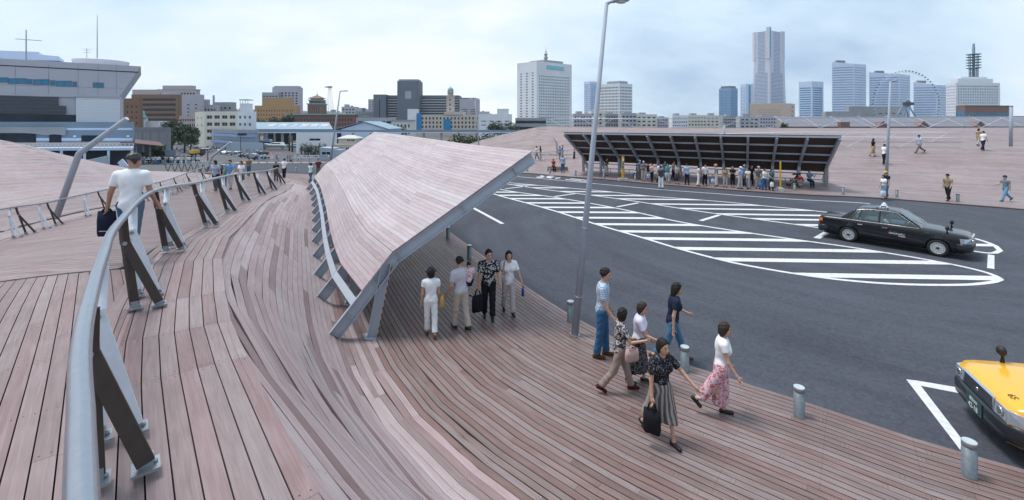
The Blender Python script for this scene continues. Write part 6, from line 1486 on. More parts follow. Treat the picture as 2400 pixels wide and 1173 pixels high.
# ------------------------------------------------------------------ the street far below: parked cars, cones, rails
def street_pt(px, py):
    q = (px - CX) / FPX; lo, hi = (92.0 if px < 500 else 58.0), 420.0
    for _ in range(50):
        m = (lo + hi) / 2
        if HY + (CH - zstreet(m, q)) * FPX / m > py: lo = m
        else: hi = m
    return Vector((xat(px, lo), lo, zstreet(lo, q)))
def small_car(kind, color):
    """one mesh: paint, glass, tyres"""
    b = MB(); L = {'sedan': 4.4, 'van': 4.5, 'hatch': 3.7}[kind] / 2
    prof = {'sedan': [(-1, .85), (-.62, .92), (-.42, 1.36), (.1, 1.40), (.45, .92), (.95, .78), (1, .6)], 'van': [(-1, .95), (-.93, 1.70), (-.5, 1.80), (.35, 1.76), (.62, 1.05), (.95, .9), (1, .6)], 'hatch': [(-1, .9), (-.92, 1.38), (-.4, 1.5), (.2, 1.46), (.55, .98), (.93, .85), (1, .6)]}[kind]
    rings = []
    for x, z in [(-1.01, .5)] + prof:
        w = .82 * (1 if abs(x) < .9 else .92); belt = min(z, .95); top_w = .82 if z < 1.0 else .64
        rings.append([Vector((x * L, -w, .28)), Vector((x * L, -w, belt)), Vector((x * L, -w * top_w / .82, z)), Vector((x * L, w * top_w / .82, z)), Vector((x * L, w, belt)), Vector((x * L, w, .28))])
    loft(b, rings, 0)
    i0 = [i for i, (x, z) in enumerate(prof) if z > 1.2]; xa, xb = prof[i0[0]][0] * L, prof[i0[-1]][0] * L; zt = min(prof[i0[0]][1], prof[i0[-1]][1]) - .06
    for sg in (-1, 1): b.add([(xa - .25 + .1, sg * .825, .99), (xb + .42, sg * .825, .99), (xb - .02, sg * .70, zt), (xa + .08, sg * .70, zt)], [(0, 1, 2, 3)], 1)
    xw, zw = prof[i0[-1] + 1]; b.add([(xw * L - .06 + .05, -.66, zw + .06), (xw * L - .01, .66, zw + .06), (xb + .07, .56, zt + .02), (xb + .07, -.56, zt + .02)], [(0, 1, 2, 3)], 1)
    xr, zr = prof[i0[0] - 1]; b.add([(xr * L - .0, -.66, zr + .04), (xr * L - .0, .66, zr + .04), (xa - .05, .56, zt), (xa - .05, -.56, zt)], [(0, 1, 2, 3)], 1)
    for xc in (.62, -.6):
        for sg in (-1, 1): b.lathe([(.31, 0), (.31, .16), (.0, .165)], 10, (xc * L, sg * .68, .31), 2, Matrix.Rotation(R(-90 * sg), 3, 'X'), False)
    me = b.build('parked_car', [mat('paint_' + color[0], color[1], .3, .1, 0), CARGLASS2, TYRE], None, True)
    return me
colors = [('white', (.62, .64, .66)), ('silver', (.35, .37, .40)), ('dark_grey', (.05, .055, .06)), ('navy', (.03, .07, .16)), ('pale_blue', (.3, .42, .5))]
protos = {}
carspec = [(611, 375.5, 'sedan', 3, 178, 'navy sedan at the front end of the parked row'), (594, 370.5, 'sedan', 1, 176, 'silver sedan second in the parked row'), (577, 369.5, 'sedan', 2, 170, 'dark open backed car third in the parked row'), (558, 366.5, 'van', 0, 100, 'white van with people beside it in the parked row'),
           (541, 363.8, 'hatch', 1, 95, 'silver hatchback left of the white van in the parked row'), (528, 362, 'sedan', 4, 100, 'pale blue car in the parked row left of the silver hatchback'), (516, 361, 'van', 0, 110, 'white van at the left end of the near parked row'), (490, 357, 'van', 0, 100, 'white van behind the bent lamp tip'), (478, 355.5, 'hatch', 0, 110, 'white hatchback in the street queue behind the lamp'),
           (461, 351, 'van', 4, 120, 'pale blue van in the climbing street queue'), (448, 347, 'sedan', 0, 120, 'white sedan in the climbing street queue'), (438, 344.5, 'sedan', 1, 120, 'silver sedan in the climbing street queue'), (430, 342.5, 'hatch', 0, 120, 'white hatchback far up the street queue'), (422, 340.5, 'sedan', 2, 120, 'dark sedan far up the street queue'), (407, 340.5, 'van', 0, 95, 'lone white van at the street top left of the queue'),
           (618, 363, 'hatch', 2, 20, 'dark hatchback behind the parked row by the hoarding'), (792, 372, 'van', 0, 0, 'white van beside the booth and the canopy edge')]
for px, py, kind, ci, rot, lab in carspec:
    key = (kind, ci)
    if key not in protos: protos[key] = small_car(kind, colors[ci]); o = protos[key]
    else: o = protos[key].copy(); COL.objects.link(o)
    p = street_pt(px, py); o.location = p; o.rotation_euler.z = R(rot); tag(o, lab, 'car', 'parked cars in the street')
# lorry with a yellow load
p = street_pt(463, 366); root = thing('small_truck', 'dark small truck with a yellow load among the crowd', 'truck', p, R(70)); b = MB(); b.box((1.4, 0, 1.5), (1.6, 2, 2.2)); b.build('cab', mat('truck_blue', (.04, .06, .09), .4, 0, 0), root, True); b = MB(); b.box((-1, 0, .9), (3, 2, .4)); b.build('bed', BLACK, root, True); b = MB(); b.box((-1, 0, 1.7), (2.6, 1.8, 1.2)); b.build('load', YEL, root, True)
b = MB()
for x in (1.4, -1.6): b.lathe([(.45, -1), (.45, 1)], 12, (x, 0, .45), 0, Matrix.Rotation(R(90), 3, 'X'))
b.build('wheels', TYRE, root, True)['kind'] = 'stuff'
CONE = mat('cone_orange', (.75, .12, .04), .6, 0, 0); cone0 = None
for px, py, lab in [(621, 366, 'orange cone just right of the dark hatchback'), (624, 361, 'far orange cone behind the dark hatchback'), (640, 367, 'orange cone in the middle of the cone cluster by the hoarding'), (634, 361, 'back orange cone of the cluster by the hoarding'), (636, 365, 'orange cone at the left of the cluster by the hoarding'), (574, 383, 'nearest orange cone below the white van'), (491, 368, 'orange cone beside the bent lamp tube'), (478, 368, 'orange cone left of the thin dark street pole'), (649, 362, 'orange cone before the white motor yacht'), (656, 361, 'rightmost orange cone near the motor yacht'), (629, 372, 'orange cone at the nose of the navy sedan')]:
    p = street_pt(px, py)
    if cone0 is None: b = MB(); b.lathe([(.26, 0), (.26, .03), (.16, .04), (.04, .75), (.0, .76)], 10); cone0 = b.build('traffic_cone', CONE); o = cone0
    else: o = cone0.copy(); COL.objects.link(o)
    o.location = p; tag(o, lab, 'traffic cone', 'traffic cones on the street')
def white_rail(px0, px1, py0, py1, label, n=8, h=1.0, col=WHITE):
    a, c = street_pt(px0, py0), street_pt(px1, py1); root = thing('guard_rail', label, 'fence', a); Z = Vector((0, 0, 1))
    for z in (.45, h): b = MB(); b.bar(a + Z * z, c + Z * z, .08, .16); b.build('rail', col, root)
    for k in range(n + 1): b = MB(); q = a.lerp(c, k / n); b.bar(q, q + Z * (h - .08), .12, .12, (0, 1, 0)); b.build('post', col, root)
white_rail(312, 398, 388, 383, 'white guard rail in front of the dense left crowd'); white_rail(402, 482, 386, 381.5, 'white guard rail right of the dense crowd by the bent lamp')
white_rail(688, 765, 374, 371.5, 'white guard rail behind the bollard fence left of the booth'); white_rail(608, 640, 376, 374, 'short white guard rail beside the navy sedan', 3)
# pavement strip with grey fence posts
pv = MB(); a, c = -36, -17; pv.box(((a + c) / 2, 57.4, -.34), (c - a, 2.6, .2)); tag(pv.build('pavement', mat('pavement_tan', (.33, .25, .21), .8, 0, .08)), 'tan pavement strip', None, None, 'structure')
root = thing('post_fence', 'low grey post fence along the tan pavement strip', 'fence', (a, 56.6, -.24)); b = MB()
for k in range(15): q = MB(); x = lerp(a + 4, c, k / 14); q.bar((x, 56.6, -.24), (x, 56.6, .55), .13, .13, (0, 1, 0)); q.build('post', LAMPG, root)
b.bar((a + 4, 56.6, .3), (c, 56.6, .3), .05, .06); b.build('rail', LAMPG, root)
def boat(px, py, L, cols, label, Y):
    p = P(px, py, Y); root = thing('boat', label, 'boat', p, R(172)); b = MB(); rings = []
    for t, w, z0, z1 in ((-1, .85, .1, 1.0), (-.4, 1, 0, 1.0), (.3, .9, .05, 1.15), (.75, .5, .3, 1.4), (1, .03, .9, 1.6)):
        x = t * L / 2; W_ = L * .16; rings.append([Vector((x, -W_ * w, z1)), Vector((x, -W_ * w * .8, (z0 + z1) / 2)), Vector((x, 0, z0)), Vector((x, W_ * w * .8, (z0 + z1) / 2)), Vector((x, W_ * w, z1))])
    n = 5; vs = [q for r in rings for q in r]; b.add(vs, [(i * n + j, i * n + j + 1, (i + 1) * n + j + 1, (i + 1) * n + j) for i in range(4) for j in range(4)] + [(i * n, (i + 1) * n, (i + 1) * n + 4, i * n + 4) for i in range(4)] + [tuple(range(5))]); b.build('hull', cols[0], root, True, True)
    b = MB(); b.prism([(-L * .36, -L * .11, 1), (L * .22, -L * .11, 1.1), (L * .10, -L * .11, 2.1), (-L * .34, -L * .11, 2.1)], (0, L * .22, 0)); b.build('cabin', cols[1], root, True, True)
    b = MB(); b.prism([(-L * .30, -L * .112, 1.45), (L * .12, -L * .112, 1.45), (L * .07, -L * .112, 1.9), (-L * .30, -L * .112, 1.9)], (0, L * .224, 0)); b.build('cabin_window', GL_D, root, True, True)
boat(645, 345, 11, (WHITE, WHITE), 'white motor yacht laid up below the quay shed', 205); boat(688, 347, 7, (mat('hull_teal', (.1, .3, .36), .4), WHITE), 'small teal boat right of the white motor yacht', 200); boat(692, 342, 6, (mat('hull_orange', (.45, .18, .05), .4), W_CREAM), 'small orange boat behind the teal one', 206); boat(625, 337, 7, (mat('hull_blue', (.05, .12, .2), .4), W_PALE), 'dark blue boat behind the white motor yacht', 214)
for px, pt_, pb, Y, lab in ((672, 318, 345, 190, 'left of two dark utility poles beside the white store'),(679, 318, 347, 188, 'right of two dark utility poles beside the white store')):
    c = P(px + 6, pb + 10, Y); t = P(px + 6, pt_, Y); root = thing('utility_pole', lab, 'pole', c, 0, 'utility poles'); b = MB(); b.tube([c, t], [.35, .28], 8); b.build('pole', BARK, root)
for px, t0, t1, lab in ((564, 313, 363, 'dark flood light pole before the grey depot'), (487, 343, 377, 'thin dark pole on the street left of the bent lamp')):
    p = street_pt(px, t1); t = P(px, t0, p.y); root = thing('street_pole', lab, 'pole', p); b = MB(); b.tube([p, t], [.12, .09], 8); b.build('pole', BLACK, root)
    if px > 500: b = MB(); b.box(t + Vector((.6, 0, -.4)), (3.2, .5, .9)); b.build('flood_light', BLACK, root)
Y = 72; p = P(300, 402, Y); root = thing('tilted_panel', 'pale tilted panel behind the man in the white shirt', 'panel', p); b = MB(); b.prism([P(275, 382, Y), P(286, 373, Y), P(303, 392, Y), P(292, 402, Y)], (0, .15, 0)); b.build('panel', W_PALE, root, fixn=True)
# ------------------------------------------------------------------ people
def surface_net(f, o, h):
    """grid of distances -> quads (naive surface nets)"""
    nx, ny, nz = f.shape; neg = f < 0
    c = np.zeros((nx - 1, ny - 1, nz - 1), np.int8)
    for i in (0, 1):
        for j in (0, 1):
            for k in (0, 1): c += neg[i:nx - 1 + i, j:ny - 1 + j, k:nz - 1 + k]
    act = (c > 0) & (c < 8); idx = np.argwhere(act); vid = np.full(act.shape, -1, np.int32); vid[act] = np.arange(len(idx))
    if len(idx) == 0: return np.zeros((0, 3)), np.zeros((0, 4), int)
    acc = np.zeros((len(idx), 3)); cnt = np.zeros(len(idx)); I, J, K_ = idx.T
    cor = [(0, 0, 0), (1, 0, 0), (0, 1, 0), (1, 1, 0), (0, 0, 1), (1, 0, 1), (0, 1, 1), (1, 1, 1)]
    for a, b in [(0, 1), (2, 3), (4, 5), (6, 7), (0, 2), (1, 3), (4, 6), (5, 7), (0, 4), (1, 5), (2, 6), (3, 7)]:
        ca, cb = np.array(cor[a]), np.array(cor[b]); fa = f[I + ca[0], J + ca[1], K_ + ca[2]]; fb = f[I + cb[0], J + cb[1], K_ + cb[2]]
        m = (fa < 0) != (fb < 0); t = np.where(m, fa / np.where(m, fa - fb, 1), 0); acc[m] += (ca + (cb - ca) * t[:, None])[m]; cnt[m] += 1
    v = (idx + acc / cnt[:, None]) * h + o; quads = []
    for ax in range(3):
        s0 = [slice(1, -1)] * 3; s0[ax] = slice(0, -1); s1 = list(s0); s1[ax] = slice(1, None); a, b = neg[tuple(s0)], neg[tuple(s1)]
        e = np.argwhere(a != b)
        if len(e) == 0: continue
        fl = a[tuple(e.T)]; e = e.copy()
        for q in range(3):
            if q != ax: e[:, q] += 1
        u, w = [q for q in range(3) if q != ax]
        if ax == 1: u, w = w, u
        def vi(du, dw): x = e.copy(); x[:, u] -= du; x[:, w] -= dw; return vid[x[:, 0], x[:, 1], x[:, 2]]
        q = np.stack([vi(1, 1), vi(0, 1), vi(0, 0), vi(1, 0)], 1); q[~fl] = q[~fl][:, ::-1]; quads.append(q)
    return v, np.concatenate(quads) if quads else np.zeros((0, 4), int)
def A3(v): return np.array(tuple(v), np.float32)
def cone(p, a, b, ra, rb):
    a, b = A3(a), A3(b); d = b - a; t = np.clip(((p - a) @ d) / max(1e-9, float(d @ d)), 0, 1); return np.linalg.norm(p - a - t[..., None] * d, axis=-1) - (ra + (rb - ra) * t)
def ell(p, c, r, M=None):
    q = p - A3(c)
    if M is not None: q = q @ np.array(M, np.float32)          # rows: world -> local through M's columns
    r = np.array(r, np.float32); k = np.linalg.norm(q / r, axis=-1); return (k - 1) * float(r.min()) * np.clip(k, .6, 1.2)
def smin(a, b, k): h = np.clip(.5 + .5 * (b - a) / k, 0, 1); return b * (1 - h) + a * h - k * h * (1 - h)
def ssum(ds, k):
    r = ds[0]
    for d in ds[1:]: r = smin(r, d, k)
    return r
def cloth(name, c1, c2=None, kind='plain', scale=14.0):
    key = 'cloth_' + name
    if key in MATS: return MATS[key]
    if kind == 'plain' or c2 is None: return mat(key, c1, .85, 0, .10, 7.0, .25, 26.0, .2)
    m = bpy.data.materials.new(key); m.use_nodes = True; nt = m.node_tree; N, L = nt.nodes, nt.links; b = N['Principled BSDF']; b.inputs['Roughness'].default_value = .85; b.inputs['Specular IOR Level'].default_value = .2
    t = N.new('ShaderNodeTexCoord'); r = N.new('ShaderNodeValToRGB'); r.color_ramp.interpolation = 'LINEAR'; e = r.color_ramp.elements; e[0].color = (*c1, 1); e[1].color = (*c2, 1)
    if kind == 'floral':
        n = N.new('ShaderNodeTexNoise'); n.inputs['Scale'].default_value = scale; n.inputs['Detail'].default_value = 2; n.inputs['Distortion'].default_value = 1.8; L.new(t.outputs['Object'], n.inputs['Vector']); L.new(n.outputs[0], r.inputs[0]); e[0].position, e[1].position = .50, .56
    elif kind == 'check':
        s = N.new('ShaderNodeSeparateXYZ'); L.new(t.outputs['Object'], s.inputs[0])
        def w(o):
            q = N.new('ShaderNodeMath'); q.operation = 'MULTIPLY'; L.new(o, q.inputs[0]); q.inputs[1].default_value = scale * 6.28; k = N.new('ShaderNodeMath'); k.operation = 'SINE'; L.new(q.outputs[0], k.inputs[0]); return k.outputs[0]
        a = N.new('ShaderNodeMath'); a.operation = 'MAXIMUM'; L.new(w(s.outputs[1]), a.inputs[0]); L.new(w(s.outputs[2]), a.inputs[1]); L.new(a.outputs[0], r.inputs[0]); e[0].position, e[1].position = .3, .8
    elif kind == 'stripe':
        n = N.new('ShaderNodeTexWave'); n.inputs['Scale'].default_value = scale; n.inputs['Distortion'].default_value = 2.5; n.bands_direction = 'Z' if scale > 10 else 'Y'; L.new(t.outputs['Object'], n.inputs['Vector']); L.new(n.outputs[0], r.inputs[0]); e[0].position, e[1].position = .35, .7
    L.new(r.outputs[0], b.inputs['Base Color']); MATS[key] = m; return m
SKIN = mat('skin', (.46, .27, .19), .55, 0, .06, 12); SKIN2 = mat('skin_tanned', (.36, .20, .135), .55, 0, .06, 12)
HAIR = mat('hair_black', (.011, .009, .009), .62, 0, .4, 60, .6, 90, .3); HAIRB = mat('hair_dark_brown', (.03, .018, .015), .62, 0, .4, 60, .6, 90, .3); HAIRG = mat('hair_greying', (.028, .027, .029), .5, 0, .4, 40); LIPS = mat('lips', (.30, .09, .08), .5, 0, 0)
C = lambda n, c: cloth(n, c)
WHT, OFFW, BLK, NAVY, DNM, DNM2, GRY, LGRY, BEI, TANC, BLU, LBLU, PNK, TEAL, REDC, KHAKI = (C('white', (.72, .73, .76)), C('off_white', (.58, .55, .50)), C('black', (.012, .012, .016)), C('navy', (.014, .022, .05)), C('denim', (.035, .11, .22)), C('pale_denim', (.12, .28, .42)), C('grey', (.14, .14, .155)), C('light_grey', (.40, .39, .41)), C('beige', (.42, .36, .31)), C('tan', (.32, .23, .14)),
    C('blue', (.09, .19, .36)), C('light_blue', (.32, .46, .64)), C('pink', (.50, .30, .31)), C('teal', (.03, .13, .17)), C('red', (.35, .035, .045)), C('khaki', (.16, .14, .10)))
class Pose:
    """joint positions of a figure facing +X, feet on z = 0"""
    def __init__(s, h=1.65, lean=3, hips=(12, -14), knees=(6, 18), arms=((-12, 8, 12), (12, 8, 14)), head=(0, 0), spread=.085, sit=False, female=False, turn=0.0):
        k = s.k = h / 1.70; s.female = female; v = Vector; s.h = h
        X, Y, Z = v((1, 0, 0)), v((0, 1, 0)), v((0, 0, 1))
        rot = lambda vec, ax, deg: Matrix.Rotation(R(deg), 3, ax) @ vec
        s.pel = v((0, 0, 0)); shw = (.168 if female else .190) * k
        up = rot(Z, 'Y', lean); s.up = up; s.fw = rot(X, 'Y', lean); s.side = Matrix.Rotation(R(turn), 3, 'Z') @ Y
        s.waist = up * .14 * k; s.chest = up * .36 * k; s.neck = up * .515 * k; s.nk2 = s.neck + rot(up, 'Y', 8) * .075 * k
        s.Mh = Matrix.Rotation(R(head[0]), 3, 'Z') @ Matrix.Rotation(R(lean * .4 + head[1]), 3, 'Y'); s.headc = s.nk2 + s.Mh @ v((.022, 0, .095)) * k
        s.sh, s.el, s.wr, s.hd = [], [], [], []
        for i, sg in enumerate((1, -1)):
            a = arms[i]; sh = s.neck - up * .055 * k + s.side * (sg * shw); d = v((0, 0, -1)); d = Matrix.Rotation(R(sg * a[1]), 3, 'X') @ d; d = Matrix.Rotation(R(-a[0]), 3, 'Y') @ d
            ins = a[3] if len(a) > 3 else 0
            el = sh + d * .285 * k; fwd = Matrix.Rotation(R(-sg * ins), 3, 'Z') @ (Matrix.Rotation(R(-a[0] - a[2]), 3, 'Y') @ (Matrix.Rotation(R(sg * a[1] * .7), 3, 'X') @ v((0, 0, -1))))
            wr = el + fwd * .24 * k; s.sh.append(sh); s.el.append(el); s.wr.append(wr); s.hd.append(wr + fwd * .085 * k)
            s.__dict__.setdefault('fd', []).append(fwd.normalized())
        s.hip, s.kn, s.an, s.to, s.heel = [], [], [], [], []
        for i, sg in enumerate((1, -1)):
            hp = v((0, sg * spread * k, -.02 * k)); th = rot(v((0, sg * .02, -1)).normalized(), 'Y', -hips[i]); kn = hp + th * .415 * k
            shn = rot(v((0, 0, -1)), 'Y', -hips[i] + knees[i]); an = kn + shn * .40 * k
            pitch = max(-35, min(60, (-hips[i] + knees[i]) * .8)); f = rot(X, 'Y', pitch if pitch > 12 else 0)
            s.hip.append(hp); s.kn.append(kn); s.an.append(an); s.to.append(an + f * .135 * k + rot(v((0, 0, -.045)), 'Y', pitch if pitch > 12 else 0) * k); s.heel.append(an - f * .045 * k + rot(v((0, 0, -.045)), 'Y', pitch if pitch > 12 else 0) * k)
        low = min(min(q.z for q in s.to), min(q.z for q in s.heel)) - .030 * k
        dz = v((0, 0, -low))
        for n in ('pel', 'waist', 'chest', 'neck', 'nk2', 'headc'): setattr(s, n, getattr(s, n) + dz)
        for n in ('sh', 'el', 'wr', 'hd', 'hip', 'kn', 'an', 'to', 'heel'): setattr(s, n, [q + dz for q in getattr(s, n)])
    # distance fields
    def torso(s, p, g=0.0):
        k = s.k; q = p; w = .88 if s.female else 1
        M = np.array([tuple(s.fw), tuple(s.side), tuple(s.up)], np.float32).T
        d = [ell(q, s.chest + s.up * .02 * k - s.fw * .005, (.118 * k + g, .165 * w * k + g, .19 * k + g), M), ell(q, s.waist + s.up * .04 * k, (.102 * k + g, .138 * w * k + g, .18 * k + g), M), ell(q, s.pel + s.up * .01 * k - s.fw * .01, (.118 * k + g, .163 * k + g, .15 * k + g), M),
             cone(q, s.sh[0].lerp(s.sh[1], .12), s.sh[1].lerp(s.sh[0], .12), .062 * k + g, .062 * k + g)]
        if s.female: d += [ell(q, s.chest + s.fw * .07 * k + s.side * (sg * .075 * k) - s.up * .02 * k, (.07 * k + g, .075 * k + g, .075 * k + g)) for sg in (1, -1)]
        return ssum(d, .05)
    def legs(s, p, g=0.0, g2=0.0):
        k = s.k; f = .95 if s.female else 1; d = []
        for i in (0, 1): d.append(ssum([cone(p, s.hip[i], s.kn[i], .088 * f * k + g, .060 * f * k + g), cone(p, s.kn[i], s.an[i], .056 * f * k + g, .038 * k + g + g2)], .03))
        return np.minimum(d[0], d[1])
    def arm(s, p, i, g=0.0, t=1.0):
        k = s.k; f = .86 if s.female else 1; el = s.sh[i].lerp(s.el[i], t); d = cone(p, s.sh[i], el, .056 * f * k + g, (.056 + (.042 - .056) * t) * f * k + g)
        return d
    def skin(s, p, fine=True):
        k = s.k; d = [s.torso(p, -.012)]
        f = .86 if s.female else 1
        for i in (0, 1):
            d.append(ssum([cone(p, s.sh[i], s.el[i], .050 * f * k, .040 * f * k), cone(p, s.el[i], s.wr[i], .040 * f * k, .027 * f * k), cone(p, s.wr[i], s.hd[i], .027 * f * k, .030 * f * k)], .02))
        d.append(s.legs(p, -.010))
        for i in (0, 1): d.append(ssum([cone(p, s.an[i], s.heel[i], .034 * k, .030 * k), cone(p, s.heel[i], s.to[i], .028 * k, .024 * k)], .02))
        d.append(cone(p, s.neck - s.up * .03 * k, s.nk2 + s.up * .03 * k, .058 * k * f, .050 * k * f))
        Mh = np.array(s.Mh, np.float32); hc = s.headc; R_ = lambda x, y, z: hc + s.Mh @ Vector((x, y, z)) * k
        hd = ssum([ell(p, R_(-.012, 0, .028), (.098 * k, .078 * k, .098 * k), Mh), ell(p, R_(.022, 0, -.035), (.072 * k, .060 * k, .085 * k), Mh)], .03)
        if fine:
            hd = smin(hd, cone(p, R_(.085, 0, .008), R_(.105, 0, -.028), .008 * k, .014 * k), .014)
            for sg in (1, -1): hd = smin(hd, ell(p, R_(-.008, sg * .078, -.005), (.022 * k, .010 * k, .032 * k), Mh), .006)
        d.append(hd)
        return ssum(d, .022)
    def hair(s, p, style, g=0.0):
        k = s.k; Mh = np.array(s.Mh, np.float32); q = ((p - A3(s.headc)) @ Mh) / k
        E = ell(p, s.headc + s.Mh @ Vector((-.016, 0, .034)) * k, ((.108 + g) * k, (.088 + g) * k, (.106 + g) * k), Mh)
        x, y, z = q[..., 0], q[..., 1], q[..., 2]
        E = E + .0055 * k * (np.sin(q[..., 0] * 95 + 3 * np.sin(q[..., 2] * 40)) * np.sin(q[..., 1] * 110 + 2 * np.sin(q[..., 0] * 30)) + .6 * np.sin(q[..., 1] * 60 + q[..., 2] * 75))
        if style == 'short': cut = np.maximum(.80 * x - .60 * z - .012, -z * .55 - x * .5 - .045 - 0 * y); return np.maximum(E, cut * k)
        side = ell(p, s.headc + s.Mh @ Vector((-.035, 0, -.03)) * k, ((.088 + g) * k, (.094 + g) * k, (.115 if style == 'bob' else .10) * k), Mh)
        H = smin(E, side, .03)
        if style == 'long': H = smin(H, ell(p, s.headc + s.Mh @ Vector((-.075, 0, -.12)) * k, (.05 * k, .085 * k, .15 * k), Mh), .04)
        if style == 'curly': H = H - (.008 * np.sin(q[..., 0] * 120) * np.sin(q[..., 1] * 130) * np.sin(q[..., 2] * 125))
        cut = np.minimum(.88 * x - .48 * z - .022, np.maximum(x - .045, z - .07)); cut = .86 * x - .50 * z - .020
        return np.maximum(H, cut * k)
def build_mesh(name, v, q, material, parent, smooth=True):
    me = bpy.data.meshes.new(name); me.vertices.add(len(v)); me.vertices.foreach_set('co', v.astype(np.float32).ravel())
    me.loops.add(len(q) * 4); me.loops.foreach_set('vertex_index', q.astype(np.int32).ravel()); me.polygons.add(len(q)); me.polygons.foreach_set('loop_start', np.arange(0, len(q) * 4, 4, dtype=np.int32)); me.polygons.foreach_set('loop_total', np.full(len(q), 4, np.int32))
    me.polygons.foreach_set('use_smooth', np.ones(len(q), bool)); me.update(calc_edges=True); me.validate()
    if material: me.materials.append(material)
    return ob(name, me, parent) if parent is not None else me
def grid(lo, hi, h):
    lo, hi = np.array(lo, np.float32) - 2.2 * h, np.array(hi, np.float32) + 2.2 * h; n = np.ceil((hi - lo) / h).astype(int) + 1
    p = np.stack(np.meshgrid(*[lo[i] + h * np.arange(n[i], dtype=np.float32) for i in range(3)], indexing='ij'), -1); return p, lo
def bbox(pts, r): a = np.array([tuple(p) for p in pts]); return a.min(0) - r, a.max(0) + r
def person_parts(P_, top, bottom, sleeve, hem, leg, hair, hairm, skinm, shoem, vox, skirt=None, hat=None, openshirt=None, fine=False, neckdrop=.0, tuck=False):
    """list of (name, verts, quads, material)"""
    k = P_.k; out = []; allp = P_.sh + P_.el + P_.hd + P_.hip + P_.kn + P_.an + P_.to + P_.heel + [P_.headc, P_.neck]
    p, o = grid(*bbox(allp, .13 * k), vox); v, q = surface_net(P_.skin(p, vox < .02), o, vox); out.append(('body', v, q, skinm))
    up = A3(P_.up)
    # shirt
    pts = P_.sh + [P_.sh[i].lerp(P_.el[i], sleeve) for i in (0, 1)] + [P_.pel - P_.up * .12 * k, P_.neck] + ([P_.sh[i].lerp(P_.el[i], 1) for i in (0, 1)] if sleeve > 1 else []) + (P_.wr if sleeve > 1 else [])
    p, o = grid(*bbox(pts, .20 * k), vox); g = .012
    ds = [P_.torso(p, g)]
    for i in (0, 1):
        d = P_.arm(p, i, g + .008, min(1.0, sleeve))
        axd = A3((P_.el[i] - P_.sh[i]).normalized()); L = (P_.el[i] - P_.sh[i]).length * min(1.0, sleeve); t = (p - A3(P_.sh[i])) @ axd
        d = np.maximum(d, t - L) if sleeve <= 1 else ssum([d, cone(p, P_.el[i], P_.el[i].lerp(P_.wr[i], sleeve - 1), .046 * k + g, .038 * k + g)], .02)
        ds.append(d)
    d = ssum(ds, .035); t = (p - A3(P_.pel)) @ up
    # cloth folds
    if vox < .02: d = d + .0035 * np.sin(p[..., 2] * 38 + p[..., 1] * 31 + 2 * np.sin(p[..., 0] * 17)) * np.clip((.25 * k - np.abs(t - .12 * k)) / .1, 0, 1)
    d = np.maximum(d, hem * k - t); nk = A3(P_.nk2 - P_.up * (.012 + neckdrop) * k + P_.fw * .035 * k); d = np.maximum(d, .068 * k - np.linalg.norm(p - nk, axis=-1)); nt = (p - A3(P_.neck)) @ up; d = np.maximum(d, nt - .045 * k)
    v, q = surface_net(d, o, vox); out.append(('shirt', v, q, top))
    # trousers or skirt
    if skirt is None:
        pts = P_.hip + P_.kn + P_.an + [P_.waist]; p, o = grid(*bbox(pts, .2 * k), vox); d = ssum([P_.legs(p, .013 if P_.female else .017, .020), P_.torso(p, .004)], .03)
        if vox < .02: d = d + .003 * np.sin(p[..., 2] * 45 + 3 * np.sin(p[..., 0] * 20 + p[..., 1] * 9))
        t = (p - A3(P_.pel)) @ up; d = np.maximum(d, t - .12 * k)
        for i in (0, 1):
            a = A3((P_.an[i] - P_.kn[i]).normalized()); L = (P_.an[i] - P_.kn[i]).length; tt = (p - A3(P_.kn[i])) @ a; near = np.linalg.norm(p - A3(P_.an[i]), axis=-1) < .16 * k + (1 - leg) * .3; d = np.where(near, np.maximum(d, tt - L * leg), d)
        v, q = surface_net(d, o, vox); out.append(('trousers', v, q, bottom))
    else:
        L, rr = skirt; c = (P_.kn[0] + P_.kn[1]) / 2; ax = (c - P_.pel).normalized(); end = P_.pel + ax * (L * k); pts = [P_.waist, end] + P_.kn; p, o = grid(*bbox(pts, rr * k + .14), vox)
        y = p - A3(P_.pel); ang = np.arctan2(y[..., 1], y[..., 0]); t = (p - A3(P_.pel)) @ A3(ax); fold = .010 * np.sin(ang * 11) * np.clip(t / (.4 * k), 0, 1) * k
        legs_ = ssum([cone(p, P_.hip[i], P_.hip[i].lerp(P_.kn[i], 1.0) if L < .5 else P_.kn[i].lerp(P_.an[i], min(1, (L - .42) / .4)), .11 * k, rr * .72 * k) for i in (0, 1)], .08)
        d = ssum([P_.torso(p, .006), legs_, cone(p, P_.pel, end, .13 * k, rr * .9 * k)], .05) + fold; tu = (p - A3(P_.pel)) @ up; d = np.maximum(np.maximum(d, tu - .12 * k), t - L * k); v, q = surface_net(d, o, vox); out.append(('skirt', v, q, bottom))
    for i in (0, 1):
        p, o = grid(*bbox([P_.heel[i], P_.to[i], P_.an[i]], .07 * k), vox * .8); d = ssum([cone(p, P_.heel[i], P_.to[i], .036 * k, .036 * k), cone(p, P_.an[i] + Vector((0, 0, -.012 * k)), P_.heel[i], .038 * k, .036 * k)], .02)
        d = np.maximum(d, (p[..., 2] - float(P_.an[i].z)) - .004) if abs(P_.to[i].z - P_.heel[i].z) < .02 else d; v, q = surface_net(d, o, vox * .8); out.append(('shoe', v, q, shoem))
    if hair:
        p, o = grid(*bbox([P_.headc, P_.headc + P_.Mh @ Vector((-.04, 0, -.14)) * k], .16 * k), vox * .85); v, q = surface_net(P_.hair(p, hair, .004), o, vox * .85); out.append(('hair', v, q, hairm))
